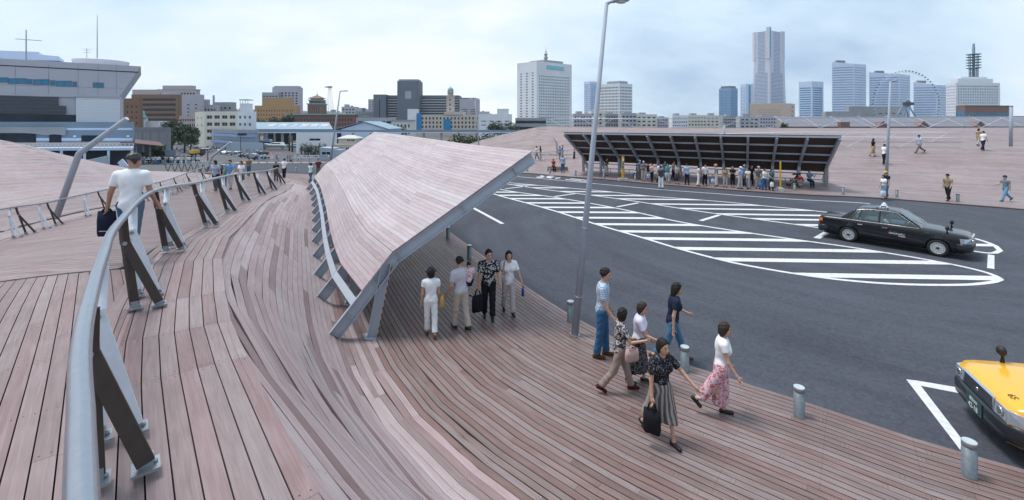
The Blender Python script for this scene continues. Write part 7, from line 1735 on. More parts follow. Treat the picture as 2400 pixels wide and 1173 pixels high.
    if hat:
        kind, hm = hat; Mh = np.array(P_.Mh, np.float32); p, o = grid(*bbox([P_.headc + P_.Mh @ Vector((.02, 0, .06)) * k], .25 * k), vox * .8); q_ = ((p - A3(P_.headc)) @ Mh) / k; z = q_[..., 2]
        crown = np.maximum(ell(p, P_.headc + P_.Mh @ Vector((-.014, 0, .045)) * k, (.118 * k, .099 * k, .108 * k), Mh), (.03 - z) * k)
        if kind == 'cap': brim = np.maximum(ell(p, P_.headc + P_.Mh @ Vector((.10, 0, .042)) * k, (.10 * k, .075 * k, .012 * k), Mh), 0 * z - .2)
        else:
            r = np.sqrt(q_[..., 0] ** 2 + q_[..., 1] ** 2); w = .165 if kind == 'straw' else .135; brim = np.maximum(np.abs(z - .045 + (r - .1) * (.15 if kind == 'straw' else .45)) - .011, r - w) * k
        v, q = surface_net(np.minimum(crown, brim), o, vox * .8); out.append(('hat', v, q, hm))
    return out
def finger_geo(P_, m):
    k = P_.k
    for i, sg in ((0, 1), (1, -1)):
        f = P_.fd[i]; s = Vector((1, 0, 0)) - f * f.x; s = s.normalized() if s.length > .1 else Vector((0, 0, 1)); n = f.cross(s).normalized() * (-sg if sg else 1)
        for j, (off, L) in enumerate(((.024, .068), (.008, .078), (-.008, .072), (-.023, .056))):
            b = P_.hd[i] + s * off * k + f * .010 * k; a1 = b + (f * .9 + n * .25).normalized() * L * .5 * k; a2 = a1 + (f * .75 + n * .65).normalized() * L * .5 * k; m.tube([b, a1, a2], [.0095 * k, .0085 * k, .0065 * k], 6)
        t0 = P_.wr[i] + f * .03 * k + s * .020 * k; t1 = t0 + (f * .7 + s * .7).normalized() * .045 * k; t2 = t1 + (f * .95 + s * .2).normalized() * .032 * k; m.tube([t0, t1, t2], [.012 * k, .010 * k, .008 * k], 6)
def person(label, loc, yaw, pose, top, bottom, sleeve=.55, hem=-.06, leg=.97, hair='short', hairm=HAIR, skinm=SKIN, shoem=None, vox=.028, group=None, **kw):
    """Empty > body, shirt, trousers or skirt, two shoes, hair, hat"""
    fine = vox < .02; P_ = Pose(**pose); root = thing('person', label, 'person', loc, R(yaw), group)
    for name, v, q, m in person_parts(P_, top, bottom, sleeve, hem, leg, hair, hairm, skinm, shoem or BLACK, vox, **kw): 
        if len(q): o = build_mesh(name, v, q, m, root)
        if name == 'body' and fine:
            mb = MB(); finger_geo(P_, mb); me = o.data; bm = bmesh.new(); bm.from_mesh(me); vs = [bm.verts.new(x) for x in mb.v]
            for f in mb.f:
                try: bm.faces.new([vs[j] for j in f]).smooth = True
                except ValueError: pass
            bm.to_mesh(me); bm.free()
    if fine:
        k = P_.k; hc = lambda x, y, z: P_.headc + P_.Mh @ Vector((x, y, z)) * k
        for sg in (1, -1):
            b = MB(); b.lathe([(.001, -.006 * k), (.012 * k, -.003 * k), (.012 * k, .003 * k), (.001, .006 * k)], 8, hc(.083, sg * .031, .006), 0, P_.Mh @ Matrix.Rotation(R(90), 3, 'Y') @ Matrix.Diagonal((.55, 1, 1))); b.build('eye', HAIR, root, True)
            b = MB(); b.bar(hc(.088, sg * .018, .030), hc(.078, sg * .048, .028), .006, .007); b.build('eyebrow', HAIR, root, True)
        b = MB(); b.bar(hc(.090, -.020, -.066), hc(.090, .020, -.066), .010, .009); b.build('mouth', LIPS, root, True)
    return root, P_
def hand_world(root, P_, i): return world_of(root) @ P_.hd[i]
def tote(loc, w, h, t, rz, m, label, cat='bag', strap=.16, stripe=None, grp=None, name='tote_bag'):
    """bag hanging below the hand at loc"""
    root = thing(name, label, cat, loc, rz, grp); b = MB(); z1, z0 = -strap, -strap - h; rings = []
    for z, f, ff in ((z0, .92, .6), (z0 + h * .12, .98, 1), (z0 + h * .6, 1, .9), (z1, .94, .35)):
        rings.append([Vector((x * w / 2 * f, y * t / 2 * ff, z)) for x, y in ((-1, -.6), (-.8, -1), (0, -1.15), (.8, -1), (1, -.6), (1, .6), (.8, 1), (0, 1.15), (-.8, 1), (-1, .6))])
    n = 10; vs = [p for r in rings for p in r]; b.add(vs, [(i * n + j, i * n + (j + 1) % n, (i + 1) * n + (j + 1) % n, (i + 1) * n + j) for i in range(3) for j in range(n)] + [tuple(reversed(range(n))), tuple(range(3 * n, 4 * n))], 0, True); b.build('pouch', m, root, True)
    for y in (-t * .2, t * .2): b = MB(); b.tube([(-w * .25, y, z1 - .01), (-w * .16, y, z1 * .4), (0, y * .4, -.01), (w * .16, y, z1 * .4), (w * .25, y, z1 - .01)], .009, 6); b.build('handle', m, root, True)
    if stripe: b = MB(); b.box((-.01, -t / 2 * 1.13, z0 + h * .22), (w * .55, .006, .012)); b.box((-.01, t / 2 * 1.13, z0 + h * .22), (w * .55, .006, .012)); tag(b.build('stripe', stripe, root, True), kind='stuff')
    return root
HV = .0135
BAGBLK = cloth('bag_black', (.010, .011, .016)); STRAW = cloth('straw', (.42, .27, .10)); SANDAL = cloth('sandal_brown', (.10, .05, .03)); PRINT_P = cloth('skirt_print', (.58, .42, .47), (.38, .10, .14), 'floral', 17); PRINT_B = cloth('aloha_print', (.012, .012, .016), (.42, .42, .44), 'floral', 9); CHECK = cloth('fine_check', (.50, .60, .70), (.20, .28, .40), 'check', 22); PRINT_F = cloth('blouse_print', (.03, .03, .04), (.48, .45, .44), 'floral', 15); PRINT_S = cloth('grey_streaked_skirt', (.30, .27, .25), (.09, .085, .09), 'stripe', 5); CHILDP = cloth('child_print', (.62, .60, .62), (.45, .10, .12), 'floral', 26); YOKE = cloth('black_grey_knit', (.012, .012, .018), (.26, .26, .29), 'floral', 22)
YOKE.node_tree.nodes['Color Ramp'].color_ramp.elements[1].position = .68; YOKE.node_tree.nodes['Color Ramp'].color_ramp.elements[0].position = .58; POLKA = cloth('black_print_skirt', (.012, .012, .016), (.16, .16, .17), 'floral', 24)
def gnd(px, py): p = G(px, py, DZ); return p
walk = lambda a=16, **k: dict(hips=(a, -a * .9), knees=(4, a * 1.1), **k)
# man with the white T-shirt on the walk beside the rail
mp = Vector((-6.32, 7.42, 0)); mp.z = zL(mp.x, mp.y) + .03
r1, p1 = person('man in white T-shirt and jeans walking away along the big handrail', mp, 103, walk(12, h=1.755, lean=4, arms=((2, 21, 8), (10, 9, 22)), head=(-28, 6)), WHT, DNM, .62, -.165, hair='short', hairm=HAIRG, skinm=SKIN2, vox=HV)
tote(hand_world(r1, p1, 0) + Vector((0, 0, .05)), .29, .42, .07, R(4), C('bag_navy', (.008, .012, .03)), 'dark navy carrier bag held by the man in the white T-shirt', 'bag', .05, C('stripe_pale', (.4, .42, .45)), None, 'carrier_bag')
r, p_ = person('woman in white top, white trousers and dark hat with a straw shoulder bag', gnd(1010, 788), 100, walk(9, h=1.55, female=True, lean=2, arms=((-4, 9, 14), (2, 7, 10))), WHT, WHT, .42, -.02, .86, 'bob', HAIR, SKIN, SANDAL, HV, hat=('bucket', C('hat_charcoal', (.02, .025, .035))))
tote(world_of(r) @ (p_.sh[1] + Vector((.0, -.10, -.30))), .24, .26, .11, R(100), STRAW, 'straw bag hanging from the shoulder of the woman in white', 'bag', .02, None, None, 'straw_bag')
b = MB(); hw = world_of(r) @ (p_.sh[1] + Vector((.0, -.02, .05))); hb_ = world_of(r) @ (p_.sh[1] + Vector((.0, -.11, -.34)))
r3, p3 = person('man in pale shirt and beige trousers carrying a small child on his arm', gnd(1080, 772), 128, walk(10, h=1.70, lean=3, arms=((0, 10, 30), (28, 14, 92, 10)), head=(20, 0)), C('pale_lilac', (.46, .45, .52)), BEI, .7, -.02, hair='short', vox=HV)
cl = world_of(r3) @ (p3.pel + Vector((-.04, -.20, .06)))
rc, pc = person('small child in white printed shirt carried on the arm of the man in beige trousers', cl - Vector((0, 0, .28)), 112, dict(h=.92, lean=0, hips=(58, 40), knees=(70, 60), arms=((48, 28, 40), (18, 12, 30)), head=(0, 0), spread=.11), CHILDP, NAVY, .6, -.05, .35, 'short', HAIR, SKIN, NAVY, .0115)
r4, p4 = person('man in black and white patterned shirt with a black bag facing the camera', gnd(1145, 748), -84, walk(8, h=1.73, lean=2, arms=((6, 12, 14), (4, 7, 8)), head=(16, 0)), PRINT_B, BLK, .72, -.16, hair='short', vox=HV)
tote(hand_world(r4, p4, 1) + Vector((-.02, 0, .02)), .30, .42, .10, R(30), BAGBLK, 'black shopping bag held by the man in the patterned shirt', 'bag', .16)
b = MB()
for sg in (1, -1): b.tube([p4.headc + p4.Mh @ (Vector((.092, sg * .031, .006)) + Vector((0, math.cos(a) * .020, math.sin(a) * .015))) for a in [2 * math.pi * j / 10 for j in range(10)]], .0022, 5, closed=True)
b.build('glasses', BLACK, r4, True)
r5, p5 = person('woman in white open shirt and pale trousers raising a hand to her mouth', gnd(1192, 735), -78, walk(13, h=1.62, female=True, lean=2, arms=((16, 20, 12), (48, 6, 118, 30)), head=(-4, 2)), WHT, C('pale_mauve', (.44, .39, .41)), .7, -.16, hair='long', shoem=BLACK, vox=HV, neckdrop=.04)
bw_ = thing('bottle_case', 'small blue bottle case dangling from the hand of the woman in the white shirt', 'bottle', hand_world(r5, p5, 0) + Vector((.0, 0, -.06)), .4); b = MB(); b.lathe([(.03, -.22), (.036, -.21), (.036, -.06), (.02, -.03), (.012, .03)], 10); b.build('case', C('case_blue', (.015, .06, .30)), bw_, True); b = MB(); b.tube([(0, 0, .03), (.015, 0, .07), (-.01, 0, .10)], .005, 5); b.build('strap', BLACK, bw_, True)
r6, p6 = person('tall man in pale checked shirt and jeans looking across the road', gnd(1412, 836), -18, dict(h=1.86, lean=2, hips=(5, -4), knees=(2, 6), arms=((6, 6, 12), (10, 6, 26)), head=(-10, 6)), CHECK, DNM, .66, -.20, hair='short', shoem=SANDAL, vox=HV)
r7, p7 = person('woman in black and white print blouse and taupe trousers with a beige bag', gnd(1452, 917), -4, walk(20, h=1.55, female=True, lean=4, arms=((8, 8, 60), (30, 10, 70, 8)), head=(42, 0)), PRINT_F, C('taupe', (.26, .20, .175)), .66, -.10, hair='curly', shoem=C('burgundy', (.06, .01, .015)), vox=HV)
tote(world_of(r7) @ (p7.el[1] + Vector((.02, -.05, -.02))), .26, .22, .10, R(20), C('bag_rose', (.42, .29, .27)), 'rose beige handbag on the arm of the woman in the print blouse', 'bag', .06, None, None, 'handbag')
r8, p8 = person('woman in white blouse and black skirt carrying a bunch of pale green leaves', gnd(1497, 898), -22, walk(9, h=1.52, female=True, lean=4, arms=((6, 8, 30), (26, 6, 48, 10)), head=(-6, 6)), C('white_lilac', (.60, .58, .70)), POLKA, .66, -.04, hair='bob', hairm=HAIRB, shoem=BLACK, vox=HV, skirt=(.66, .17))
bq = thing('leaf_bunch', 'bunch of pale green leaves held by the woman in the white blouse', 'plant', hand_world(r8, p8, 1)); rr = random.Random(3)
for k in range(16):
    v = Vector((rr.gauss(0, .5), rr.gauss(0, .5) - .2, rr.gauss(-.3, .4))).normalized(); s = rr.uniform(.07, .13); u = v.cross(Vector((rr.gauss(0, 1), rr.gauss(0, 1), rr.gauss(0, 1)))).normalized() * .035; b = MB(); e = v * s
    b.add([v * .01, e * .5 + u, e, e * .5 - u, e * .5 + v.cross(u) * .3], [(0, 1, 4), (1, 2, 4), (2, 3, 4), (3, 0, 4)]); b.build('leaf', mat('leaf_pale', (.26, .36, .22), .6, 0, .2, 20), bq, True)
r9, p9 = person('woman in navy polo and cropped jeans striding along the deck edge', gnd(1577, 847), -8, walk(22, h=1.66, female=True, lean=5, arms=((22, 10, 40), (-14, 9, 12)), head=(4, 4)), NAVY, C('mid_denim', (.06, .16, .27)), .52, -.06, .84, 'long', HAIR, SKIN, SANDAL, HV)
r10, p10 = person('woman in black knit top and grey streaked skirt with a black tote striding forward', gnd(1548, 1030), -68, walk(17, h=1.60, female=True, lean=3, arms=((34, 30, 14), (2, 10, 10)), head=(4, 2)), YOKE, PRINT_S, .68, -.13, hair='curly', shoem=BLACK, vox=HV, skirt=(.53, .165))
tote(hand_world(r10, p10, 1) + Vector((0, 0, .02)), .26, .36, .10, R(-35), BAGBLK, 'black tote with twin handles held by the striding woman in the grey skirt', 'bag', .14)
tq = thing('tissue', 'crumpled white and pink tissue in the outstretched hand of the striding woman', 'tissue', hand_world(r10, p10, 0)); b = MB(); b.add([(0, 0, 0), (.05, .02, -.03), (.07, -.03, -.09), (.0, -.04, -.10), (-.04, .02, -.05), (.02, .03, -.06)], [(0, 1, 5), (1, 2, 5), (2, 3, 5), (3, 4, 5), (4, 0, 5)]); b.build('sheet', mat('tissue_white', (.7, .55, .56), .8, 0, .15, 40), tq, True)
r11, p11 = person('woman in white short sleeved top and pink flowered skirt crossing the deck', gnd(1692, 974), -20, dict(h=1.56, female=True, lean=2, hips=(4, -13), knees=(2, 46), arms=((8, 8, 16), (14, 12, 20)), head=(6, 2)), WHT, PRINT_P, .42, -.05, hair='bob', hairm=HAIRB, shoem=BLACK, vox=HV, skirt=(.70, .13))

dz_ = Pose(h=1.64, lean=-6, hips=(104, 100), knees=(66, 70), arms=((42, 4, 40, 10), (42, 4, 40, 10))).headc.z
person('taxi driver in white shirt seen through the window of the black taxi', world_of(taxi) @ Vector((-.05, -.36, 1.245 - dz_)), math.degrees(taxi.rotation_euler.z), dict(h=1.64, lean=-6, hips=(104, 100), knees=(66, 70), arms=((42, 4, 40, 10), (42, 4, 40, 10))), WHT, NAVY, vox=.025)
# --- people further off: own pose and clothes each
def far_person(label, px, py, yaw, h, top, bottom, female=False, Y=None, z=None, group='people', hair=None, pose=None, vox=.03, **kw):
    if Y is None: loc = G(px, py, .05)
    else: loc = P(px, py, Y)
    if z == 'deck': loc.z = zL(loc.x, loc.y) + .03
    elif z == 'hill': loc.z = Mfar_at(loc.x, loc.y) + .03
    elif z is not None: loc.z = z
    else: loc.z = loc.z if Y else .048
    ps = dict(h=h, female=female, lean=2, hips=(4, -5), knees=(2, 6), arms=((5, 7, 14), (4, 7, 18)), head=(0, 2))
    if pose: ps.update(pose)
    return person(label, loc, yaw, ps, top, bottom, hair=hair or ('bob' if female else 'short'), vox=vox, group=group, **kw)
Q = 'people queueing at the bus shelter'
CAPW, CAPB, CAPG, CAPY, CAPN = (('cap', C('cap_white', (.7, .7, .72))), ('cap', C('cap_blue', (.2, .28, .42))), ('cap', C('cap_grey', (.38, .40, .45))), ('cap', C('cap_yellow', (.62, .42, .04))), ('cap', C('cap_navy', (.015, .02, .05))))
cross = ((20, 4, 80, 40), (22, 4, 85, 40)); phone = ((20, 8, 90, 25), (30, 6, 118, 35))
far_person('woman in black top and long grey skirt at the left end of the shelter', 1421, 412, -60, 1.60, BLK, LGRY, True, group=Q, skirt=(.62, .20), pose=dict(arms=phone))
far_person('woman all in black at the head of the queue', 1494, 419, -20, 1.56, BLK, BLK, True, group=Q)
far_person('man in blue cap behind the man in the charcoal shirt', 1499, 422, -70, 1.68, BLU, GRY, group=Q, hat=CAPB)
far_person('man in charcoal shirt and beige trousers with a cap', 1508, 425.5, -95, 1.68, GRY, BEI, group=Q, hat=CAPG, pose=dict(arms=cross))
far_person('woman in dark hat between the charcoal shirt and the pink blouse', 1519, 424, -110, 1.52, NAVY, LGRY, True, group=Q, hat=('bucket', BLK))
far_person('woman in pink blouse and dark trousers with folded arms', 1528, 427, -150, 1.56, PNK, BLK, True, group=Q, pose=dict(arms=cross))
far_person('person in white shirt behind the man standing in the road', 1543, 428, -30, 1.58, WHT, BLK, group=Q)
far_person('man in dark shirt and white trousers standing in the road with hands behind him', 1549, 442.5, 88, 1.66, C('slate_shirt', (.06, .065, .09)), WHT, pose=dict(arms=((-18, 12, 30, -40), (-18, 12, 30, -40))))
far_person('man in mid blue shirt behind the woman in turquoise', 1557, 422, -60, 1.62, BLU, GRY, group=Q)
far_person('woman in turquoise top and pale trousers with a light blue bag', 1565, 428.5, -120, 1.56, C('turquoise', (.03, .26, .28)), OFFW, True, group=Q, pose=dict(arms=cross))
far_person('person in pale pink shirt behind the woman in the grey cardigan', 1578, 421, -40, 1.58, C('pale_pink', (.5, .36, .38)), NAVY, group=Q)
far_person('woman in grey cardigan and brown skirt', 1587, 431.5, -75, 1.56, LGRY, C('brown_skirt', (.10, .07, .06)), True, group=Q, skirt=(.5, .19), pose=dict(arms=((12, 6, 30, 20), (12, 6, 30, 20))))
far_person('man in light blue shirt and navy trousers seen from behind', 1610, 433.5, 100, 1.66, LBLU, NAVY, group=Q, pose=dict(arms=cross))
far_person('woman in cream top and white trousers with a dark cap', 1637, 436.5, -10, 1.60, OFFW, WHT, True, group=Q, hat=CAPN)
far_person('man in white shirt and black trousers wearing a backpack', 1652, 435, -85, 1.66, WHT, BLK, group=Q)
far_person('man in straw hat and blue flowered shirt', 1679, 437, 170, 1.70, cloth('blue_flowered', (.05, .10, .22), (.4, .42, .5), 'floral', 14), OFFW, group=Q, hat=('straw', STRAW))
far_person('woman in tan blouse and pale grey trousers', 1700, 439.5, -95, 1.52, TANC, LGRY, True, group=Q, hair='curly')
far_person('woman in black with long hair and cropped trousers', 1717, 439.5, -120, 1.62, BLK, BLK, True, group=Q, hair='long', leg=.7, pose=dict(arms=cross))
far_person('man in white cap and light blue shirt', 1735, 443, -60, 1.64, LBLU, C('pale_grey', (.44, .42, .44)), group=Q, hat=CAPW)
far_person('man in blue cap behind the man in the white cap', 1745, 438, -130, 1.68, BLU, NAVY, group=Q, hat=CAPB)
far_person('woman in white blouse and lilac trousers', 1753, 443, -150, 1.56, OFFW, C('lilac', (.36, .32, .38)), True, group=Q, pose=dict(arms=((14, 6, 40, 20), (14, 6, 40, 20))))
far_person('person in black half hidden behind the woman in the white blouse', 1761, 435, -90, 1.58, BLK, BLK, group=Q)
far_person('man in grey cap and grey polo shirt', 1777, 443, -85, 1.66, GRY, BEI, group=Q, hat=CAPG, pose=dict(arms=((2, 12, 10), (2, 12, 10))))
far_person('woman in white T-shirt and blue jeans', 1792, 445.5, -70, 1.58, WHT, DNM, True, group=Q, pose=dict(arms=cross))
far_person('woman in teal blouse holding a white bag before her', 1808, 446.5, -80, 1.54, TEAL, BLK, True, group=Q, pose=dict(arms=((16, 2, 34, 30), (16, 2, 34, 30))))
bags = [(1800 + 9, 430, 'white carrier bag held by the woman in the teal blouse', WHT), (1782, 431, 'blue and white bag beside the man in the grey polo', C('bag_bright_blue', (.06, .14, .42))), (1671, 422, 'pale blue bag beside the man in the straw hat', LBLU), (1486, 408, 'blue edged bag by the woman all in black', C('bag_cobalt', (.05, .1, .35))), (1563, 408, 'light blue shoulder bag of the woman in turquoise', LBLU), (1585, 417, 'navy bag held by the woman in the grey cardigan', NAVY), (1520, 410, 'pale bag between the pink blouse and the charcoal shirt', LBLU)]
for px, py, lab, m in bags:
    g = G(px, {1809: 447.5, 1782: 444.5, 1671: 438.5, 1486: 420, 1563: 429.5, 1585: 433, 1520: 427.5}[px], .05); t = P(px, py, g.y - .12); tote(t + Vector((0, 0, .12)), .28, .32, .10, R(random.uniform(-20, 20)), m, lab, 'bag', .06)
far_person('person in red top crouching beside the pushchair', 1882, 440.5, 195, 1.62, REDC, LGRY, pose=dict(lean=38, hips=(112, 96), knees=(125, 128), arms=((45, 6, 30), (45, 6, 30)), head=(0, -20)), hat=('cap', BLK))
far_person('woman in blue dress sitting on the shelter bench with raised hands', 1897, 438.5, -95, 1.60, BLU, NAVY, True, hair='curly', pose=dict(lean=2, hips=(80, 78), knees=(80, 78), arms=((40, 26, 100, 30), (40, 26, 100, 30))))
pr = thing('pushchair', 'dark folding pushchair at the right end of the shelter', 'pushchair', G(1860, 437, .05), R(170)); b = MB()
b.tube([(.35, -.2, .12), (-.25, -.2, .75), (-.42, -.2, 1.0)], .018, 6); b.tube([(.35, .2, .12), (-.25, .2, .75), (-.42, .2, 1.0)], .018, 6); b.tube([(-.35, -.2, .12), (.25, -.2, .62)], .016, 6); b.tube([(-.35, .2, .12), (.25, .2, .62)], .016, 6); b.tube([(-.42, -.2, 1.0), (-.42, .2, 1.0)], .018, 6); tag(b.build('frame', BLACK, pr, True), kind='stuff')
b = MB(); b.prism([(.22, -.19, .42), (.2, -.19, .50), (-.10, -.19, .46), (-.28, -.19, .86), (-.34, -.19, .84), (-.14, -.19, .38)], (0, .38, 0)); b.build('seat', NAVY, pr, True, True); b = MB(); b.prism([(-.34, -.2, .86), (-.16, -.2, .98), (.06, -.2, .92), (.04, -.2, .88), (-.16, -.2, .94), (-.30, -.2, .82)], (0, .4, 0)); b.build('hood', NAVY, pr, True, True)
for x in (.36, -.36):
    for y in (-.2, .2): b = MB(); b.lathe([(.085, -.02), (.085, .02)], 12, (x, y, .09), 0, Matrix.Rotation(R(90), 3, 'X')); b.build('wheel', TYRE, pr, True)
W_ = 'people walking by the road'
far_person('man in yellow cap and navy shirt walking by the slim lamp post', 2077, 463, -170, 1.70, NAVY, DNM, group=W_, hat=CAPY, pose=walk(10))
far_person('woman in white top and blue skirt walking by the slim lamp post', 2072, 468, -175, 1.56, WHT, C('blue_grey_skirt', (.12, .2, .3)), True, group=W_, skirt=(.56, .2), hair='long', pose=walk(12))
tote(P(2070, 446, 27.2), .30, .36, .12, R(5), C('bag_clear_white', (.55, .6, .66)), 'white carrier bag of the woman in the blue skirt', 'bag', .05)
far_person('man in tan shirt and dark trousers with a rolled paper', 2222, 471, -165, 1.68, C('sand_shirt', (.30, .245, .16)), BLK, group=W_, hat=CAPN, pose=walk(14, arms=((10, 8, 30), (-8, 8, 20))), hem=-.16)
far_person('man in grey T-shirt and pale jeans with a blue cap pointing ahead', 2357, 472, 178, 1.66, C('steel_tee', (.16, .21, .25)), DNM2, group=W_, hat=('cap', C('cap_royal', (.02, .04, .16))), pose=walk(24, arms=((-10, 8, 12), (34, 8, 40))))
H = 'walkers on the far hill'
far_person('woman in dark vest and tan skirt on the far hill', 2046, 352, -8, 1.60, BLK, TANC, True, 40.5, 'hill', H, skirt=(.6, .17), pose=walk(16))
far_person('man in white shirt carrying a dark jacket by the lamp post on the far hill', 2072, 352, 5, 1.72, WHT, BLK, False, 38.5, 'hill', H, pose=walk(8))
far_person('man in blue shirt and cap with a long stride on the far hill', 2155, 347, 178, 1.70, LBLU, GRY, False, 40.5, 'hill', H, hat=CAPN, pose=walk(30))
far_person('woman in tan at the side of the man in white on the far hill', 2293, 343, 10, 1.60, TANC, BEI, True, 41.5, 'hill', H, pose=walk(14))
far_person('man in white shirt and dark trousers at the right of the far hill', 2304, 345, 5, 1.72, WHT, NAVY, False, 40, 'hill', H, pose=walk(14))
B_ = 'people left of the bus shelter'
far_person('woman in red top sitting on the slatted bench', 1297, 402, -80, 1.58, REDC, BLK, True, group=B_, pose=dict(hips=(82, 80), knees=(82, 76), arms=((24, 4, 50, 20), (24, 4, 50, 20))))
far_person('man in blue shirt and dark jeans standing by the slatted bench', 1319, 405, 95, 1.68, LBLU, DNM, group=B_, hair='short', hairm=HAIRG, pose=dict(arms=((10, 10, 60), (4, 8, 12))))
far_person('woman in white T-shirt at the slanted railing', 1258, 374, 160, 1.60, WHT, DNM, True, 54.5, None, B_, pose=walk(12))
far_person('woman in beige with a dark back bag at the slanted railing', 1267, 374, 170, 1.60, BLK, BEI, True, 54.5, None, B_)
far_person('woman in grey blue leaning by the thin bent lamp', 1312, 374.5, 60, 1.60, C('grey_blue', (.2, .26, .36)), GRY, True, 53.5, None, B_, pose=walk(14))
far_person('person in blue top and pale shorts by the thin bent lamp', 1318, 372.5, -20, 1.62, BLU, LGRY, False, 54.5, None, B_, leg=.5)
far_person('person in pink shirt behind the left end of the shelter', 1346, 374, -10, 1.66, PNK, NAVY, False, 53.5, None, B_)
far_person('walker in pale trousers half hidden by the canopy tip', 1225, 401, 15, 1.60, WHT, OFFW, True, group=B_, pose=walk(18))
L_ = 'walkers on the left walkway'
far_person('woman in grey blue blouse holding hands on the walkway', 505, 440, -86, 1.62, C('blouse_grey_blue', (.30, .36, .48)), C('dark_jeans', (.012, .02, .045)), True, 24.2, 'deck', L_, hair='bob', vox=.024, pose=walk(8, arms=((6, 22, 8), (4, 10, 14)), head=(-50, 0)), hem=-.12)
far_person('man in bright blue polo holding hands on the walkway', 540, 438, -92, 1.62, C('polo_blue', (.15, .30, .58)), C('pale_shorts', (.5, .5, .54)), False, 25.0, 'deck', L_, vox=.024, leg=.6, pose=walk(8, arms=((18, 14, 40), (6, 24, 8)), head=(0, 4)), hem=-.12)
far_person('woman in white top and black skirt beside the man in the blue polo', 566, 432, -95, 1.58, WHT, BLK, True, 27.5, 'deck', L_, skirt=(.42, .19), vox=.026, pose=walk(10))
far_person('woman in turquoise behind the couple holding hands', 527, 425, -90, 1.56, C('turquoise', (.03, .26, .28)), DNM, True, 34, 'deck', L_)
far_person('woman in black behind the couple holding hands', 519, 425, -80, 1.60, BLK, DNM, True, 34, 'deck', L_, hair='long')
far_person('man in khaki shirt and jeans walking away past the railing', 583, 412, 95, 1.68, KHAKI, DNM, False, 41, 'deck', L_)
far_person('man in white shirt with a black back bag walking away by the rail end', 666, 411, 90, 1.72, WHT, C('charcoal', (.02, .02, .03)), False, 39.0, .1, L_)
far_person('dark haired person in black at the rail end', 647, 414, -60, 1.60, BLK, BLK, True, 36, .2, L_)
far_person('woman in sleeveless white top and jeans walking away beside the canopy', 728, 432, 82, 1.62, C('white_aqua', (.55, .66, .70)), DNM, True, 36.5, .09, L_, vox=.026, sleeve=.2, pose=walk(18))
far_person('man in maroon shirt half hidden behind the canopy edge', 746, 425, -60, 1.66, C('maroon', (.12, .03, .04)), GRY, False, 40, .05, L_)

# ------------------------------------------------------------------ the street crowd
def crowd_mesh(i, female, skirt, pose):
    P_ = Pose(h=1.62, female=female, **pose); parts = person_parts(P_, None, None, .55, -.06, .97, 'bob' if female else 'short', None, None, None, .058, skirt=skirt); me = bpy.data.meshes.new('person'); vs, fs, mi = [], [], []
    for name, v, q, _ in parts:
        n = len(vs); vs += [tuple(x) for x in v]; fs += [tuple(int(j) + n for j in f) for f in q]; mi += [{'body': 0, 'shirt': 1, 'trousers': 2, 'skirt': 2, 'shoe': 3, 'hair': 3, 'hat': 3}[name]] * len(q)
    me.from_pydata(vs, [], fs); me.polygons.foreach_set('material_index', mi); me.polygons.foreach_set('use_smooth', [True] * len(fs))
    for m in (SKIN, WHT, NAVY, HAIR): me.materials.append(m)
    return me
variants = [crowd_mesh(0, False, None, walk(14)), crowd_mesh(1, True, None, dict(hips=(3, -3), knees=(2, 3))), crowd_mesh(2, True, (.5, .19), walk(10)), crowd_mesh(3, False, None, dict(hips=(4, -4), knees=(2, 4), arms=((10, 12, 50), (6, 8, 20)))), crowd_mesh(4, False, None, dict(hips=(16, -18), knees=(4, 22), arms=((-20, 8, 20), (22, 8, 30))))]
tops = [('white', WHT, 9), ('black', BLK, 3), ('blue', BLU, 3), ('red', REDC, 3), ('navy', NAVY, 2), ('beige', BEI, 2), ('light blue', LBLU, 3), ('pink', PNK, 1), ('yellow', C('yellow', (.55, .4, .06)), 1), ('grey', LGRY, 2)]
bots = [NAVY, BLK, DNM, BEI, GRY, LGRY, DNM2]; bag_ = [t for t in tops for _ in range(t[2])]; rc_ = random.Random(11)
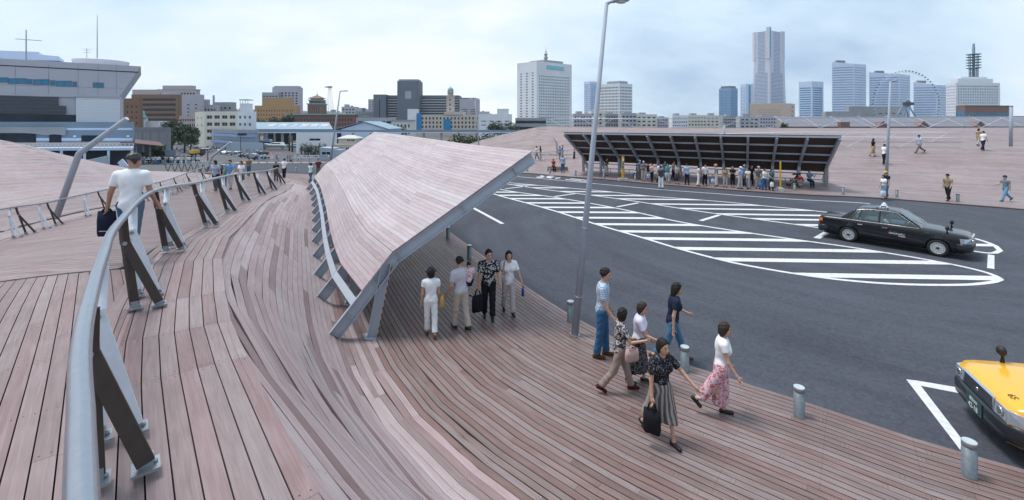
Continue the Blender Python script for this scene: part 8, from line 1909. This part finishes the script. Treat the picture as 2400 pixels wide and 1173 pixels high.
def crowd(n, region, where, jit=0.0, group=None):
    (x0, y0), (x1, y1), th = region
    for i in range(n):
        u = rc_.random(); px = lerp(x0, x1, u); py = lerp(y0, y1, u) + rc_.uniform(-th, th); p = street_pt(px, py); yy = max(88, p.y * rc_.uniform(.93, 1.14)) if p.y < 130 and px < 500 else p.y; p = Vector((xat(px, yy), yy, zstreet(yy, (px - CX) / FPX))); t = rc_.choice(bag_); o = ob('person', variants[rc_.randrange(5)]); o.location = p + Vector((0, 0, .0)); o.rotation_euler.z = rc_.uniform(0, 6.28); s = rc_.uniform(.92, 1.08); o.scale = (s, s, s)
        for j, m in ((1, t[1]), (2, rc_.choice(bots)), (0, SKIN)): o.material_slots[j].link = 'OBJECT'; o.material_slots[j].material = m
        tag(o, f'person in a {t[0]} top {where}', 'person', group or 'people in the street crowd')
crowd(98, ((318, 388), (456, 379), 6.5), 'in the dense crowd behind the left hill')
crowd(26, ((356, 391), (470, 386), 2.0), 'before the white guard rail below the terminal')
crowd(26, ((414, 352), (470, 368), 3.0), 'on the pavement left of the climbing cars')
crowd(22, ((470, 350), (535, 352), 4.0), 'on the pavement before the cream block')
crowd(24, ((530, 353), (612, 360), 2.0), 'along the hoarding behind the parked cars')
crowd(15, ((672, 381), (700, 379), 2.2), 'in the group at the crossing behind the rail')
crowd(3, ((752, 377), (784, 375), 1.5), 'by the grey post fence near the booth')
crowd(6, ((560, 372), (660, 377), 2.0), 'alone on the open street near the navy sedan')
# ------------------------------------------------------------------ summer haze over the bay
hb_ = MB(); hb_.box((0, 900, 150), (5200, 2000, 320.6)); hz = hb_.build('haze', None); hz.data.materials.clear()
hm_ = bpy.data.materials.new('haze_air'); hm_.use_nodes = True; hn = hm_.node_tree; hn.nodes.clear(); vo = hn.nodes.new('ShaderNodeVolumePrincipled'); vo.inputs['Color'].default_value = (.80, .88, 1, 1); vo.inputs['Density'].default_value = .00008; vo.inputs['Anisotropy'].default_value = .2
oo = hn.nodes.new('ShaderNodeOutputMaterial'); hn.links.new(vo.outputs[0], oo.inputs['Volume']); hz.data.materials.append(hm_); tag(hz, 'thin summer haze over the bay', None, None, 'stuff')
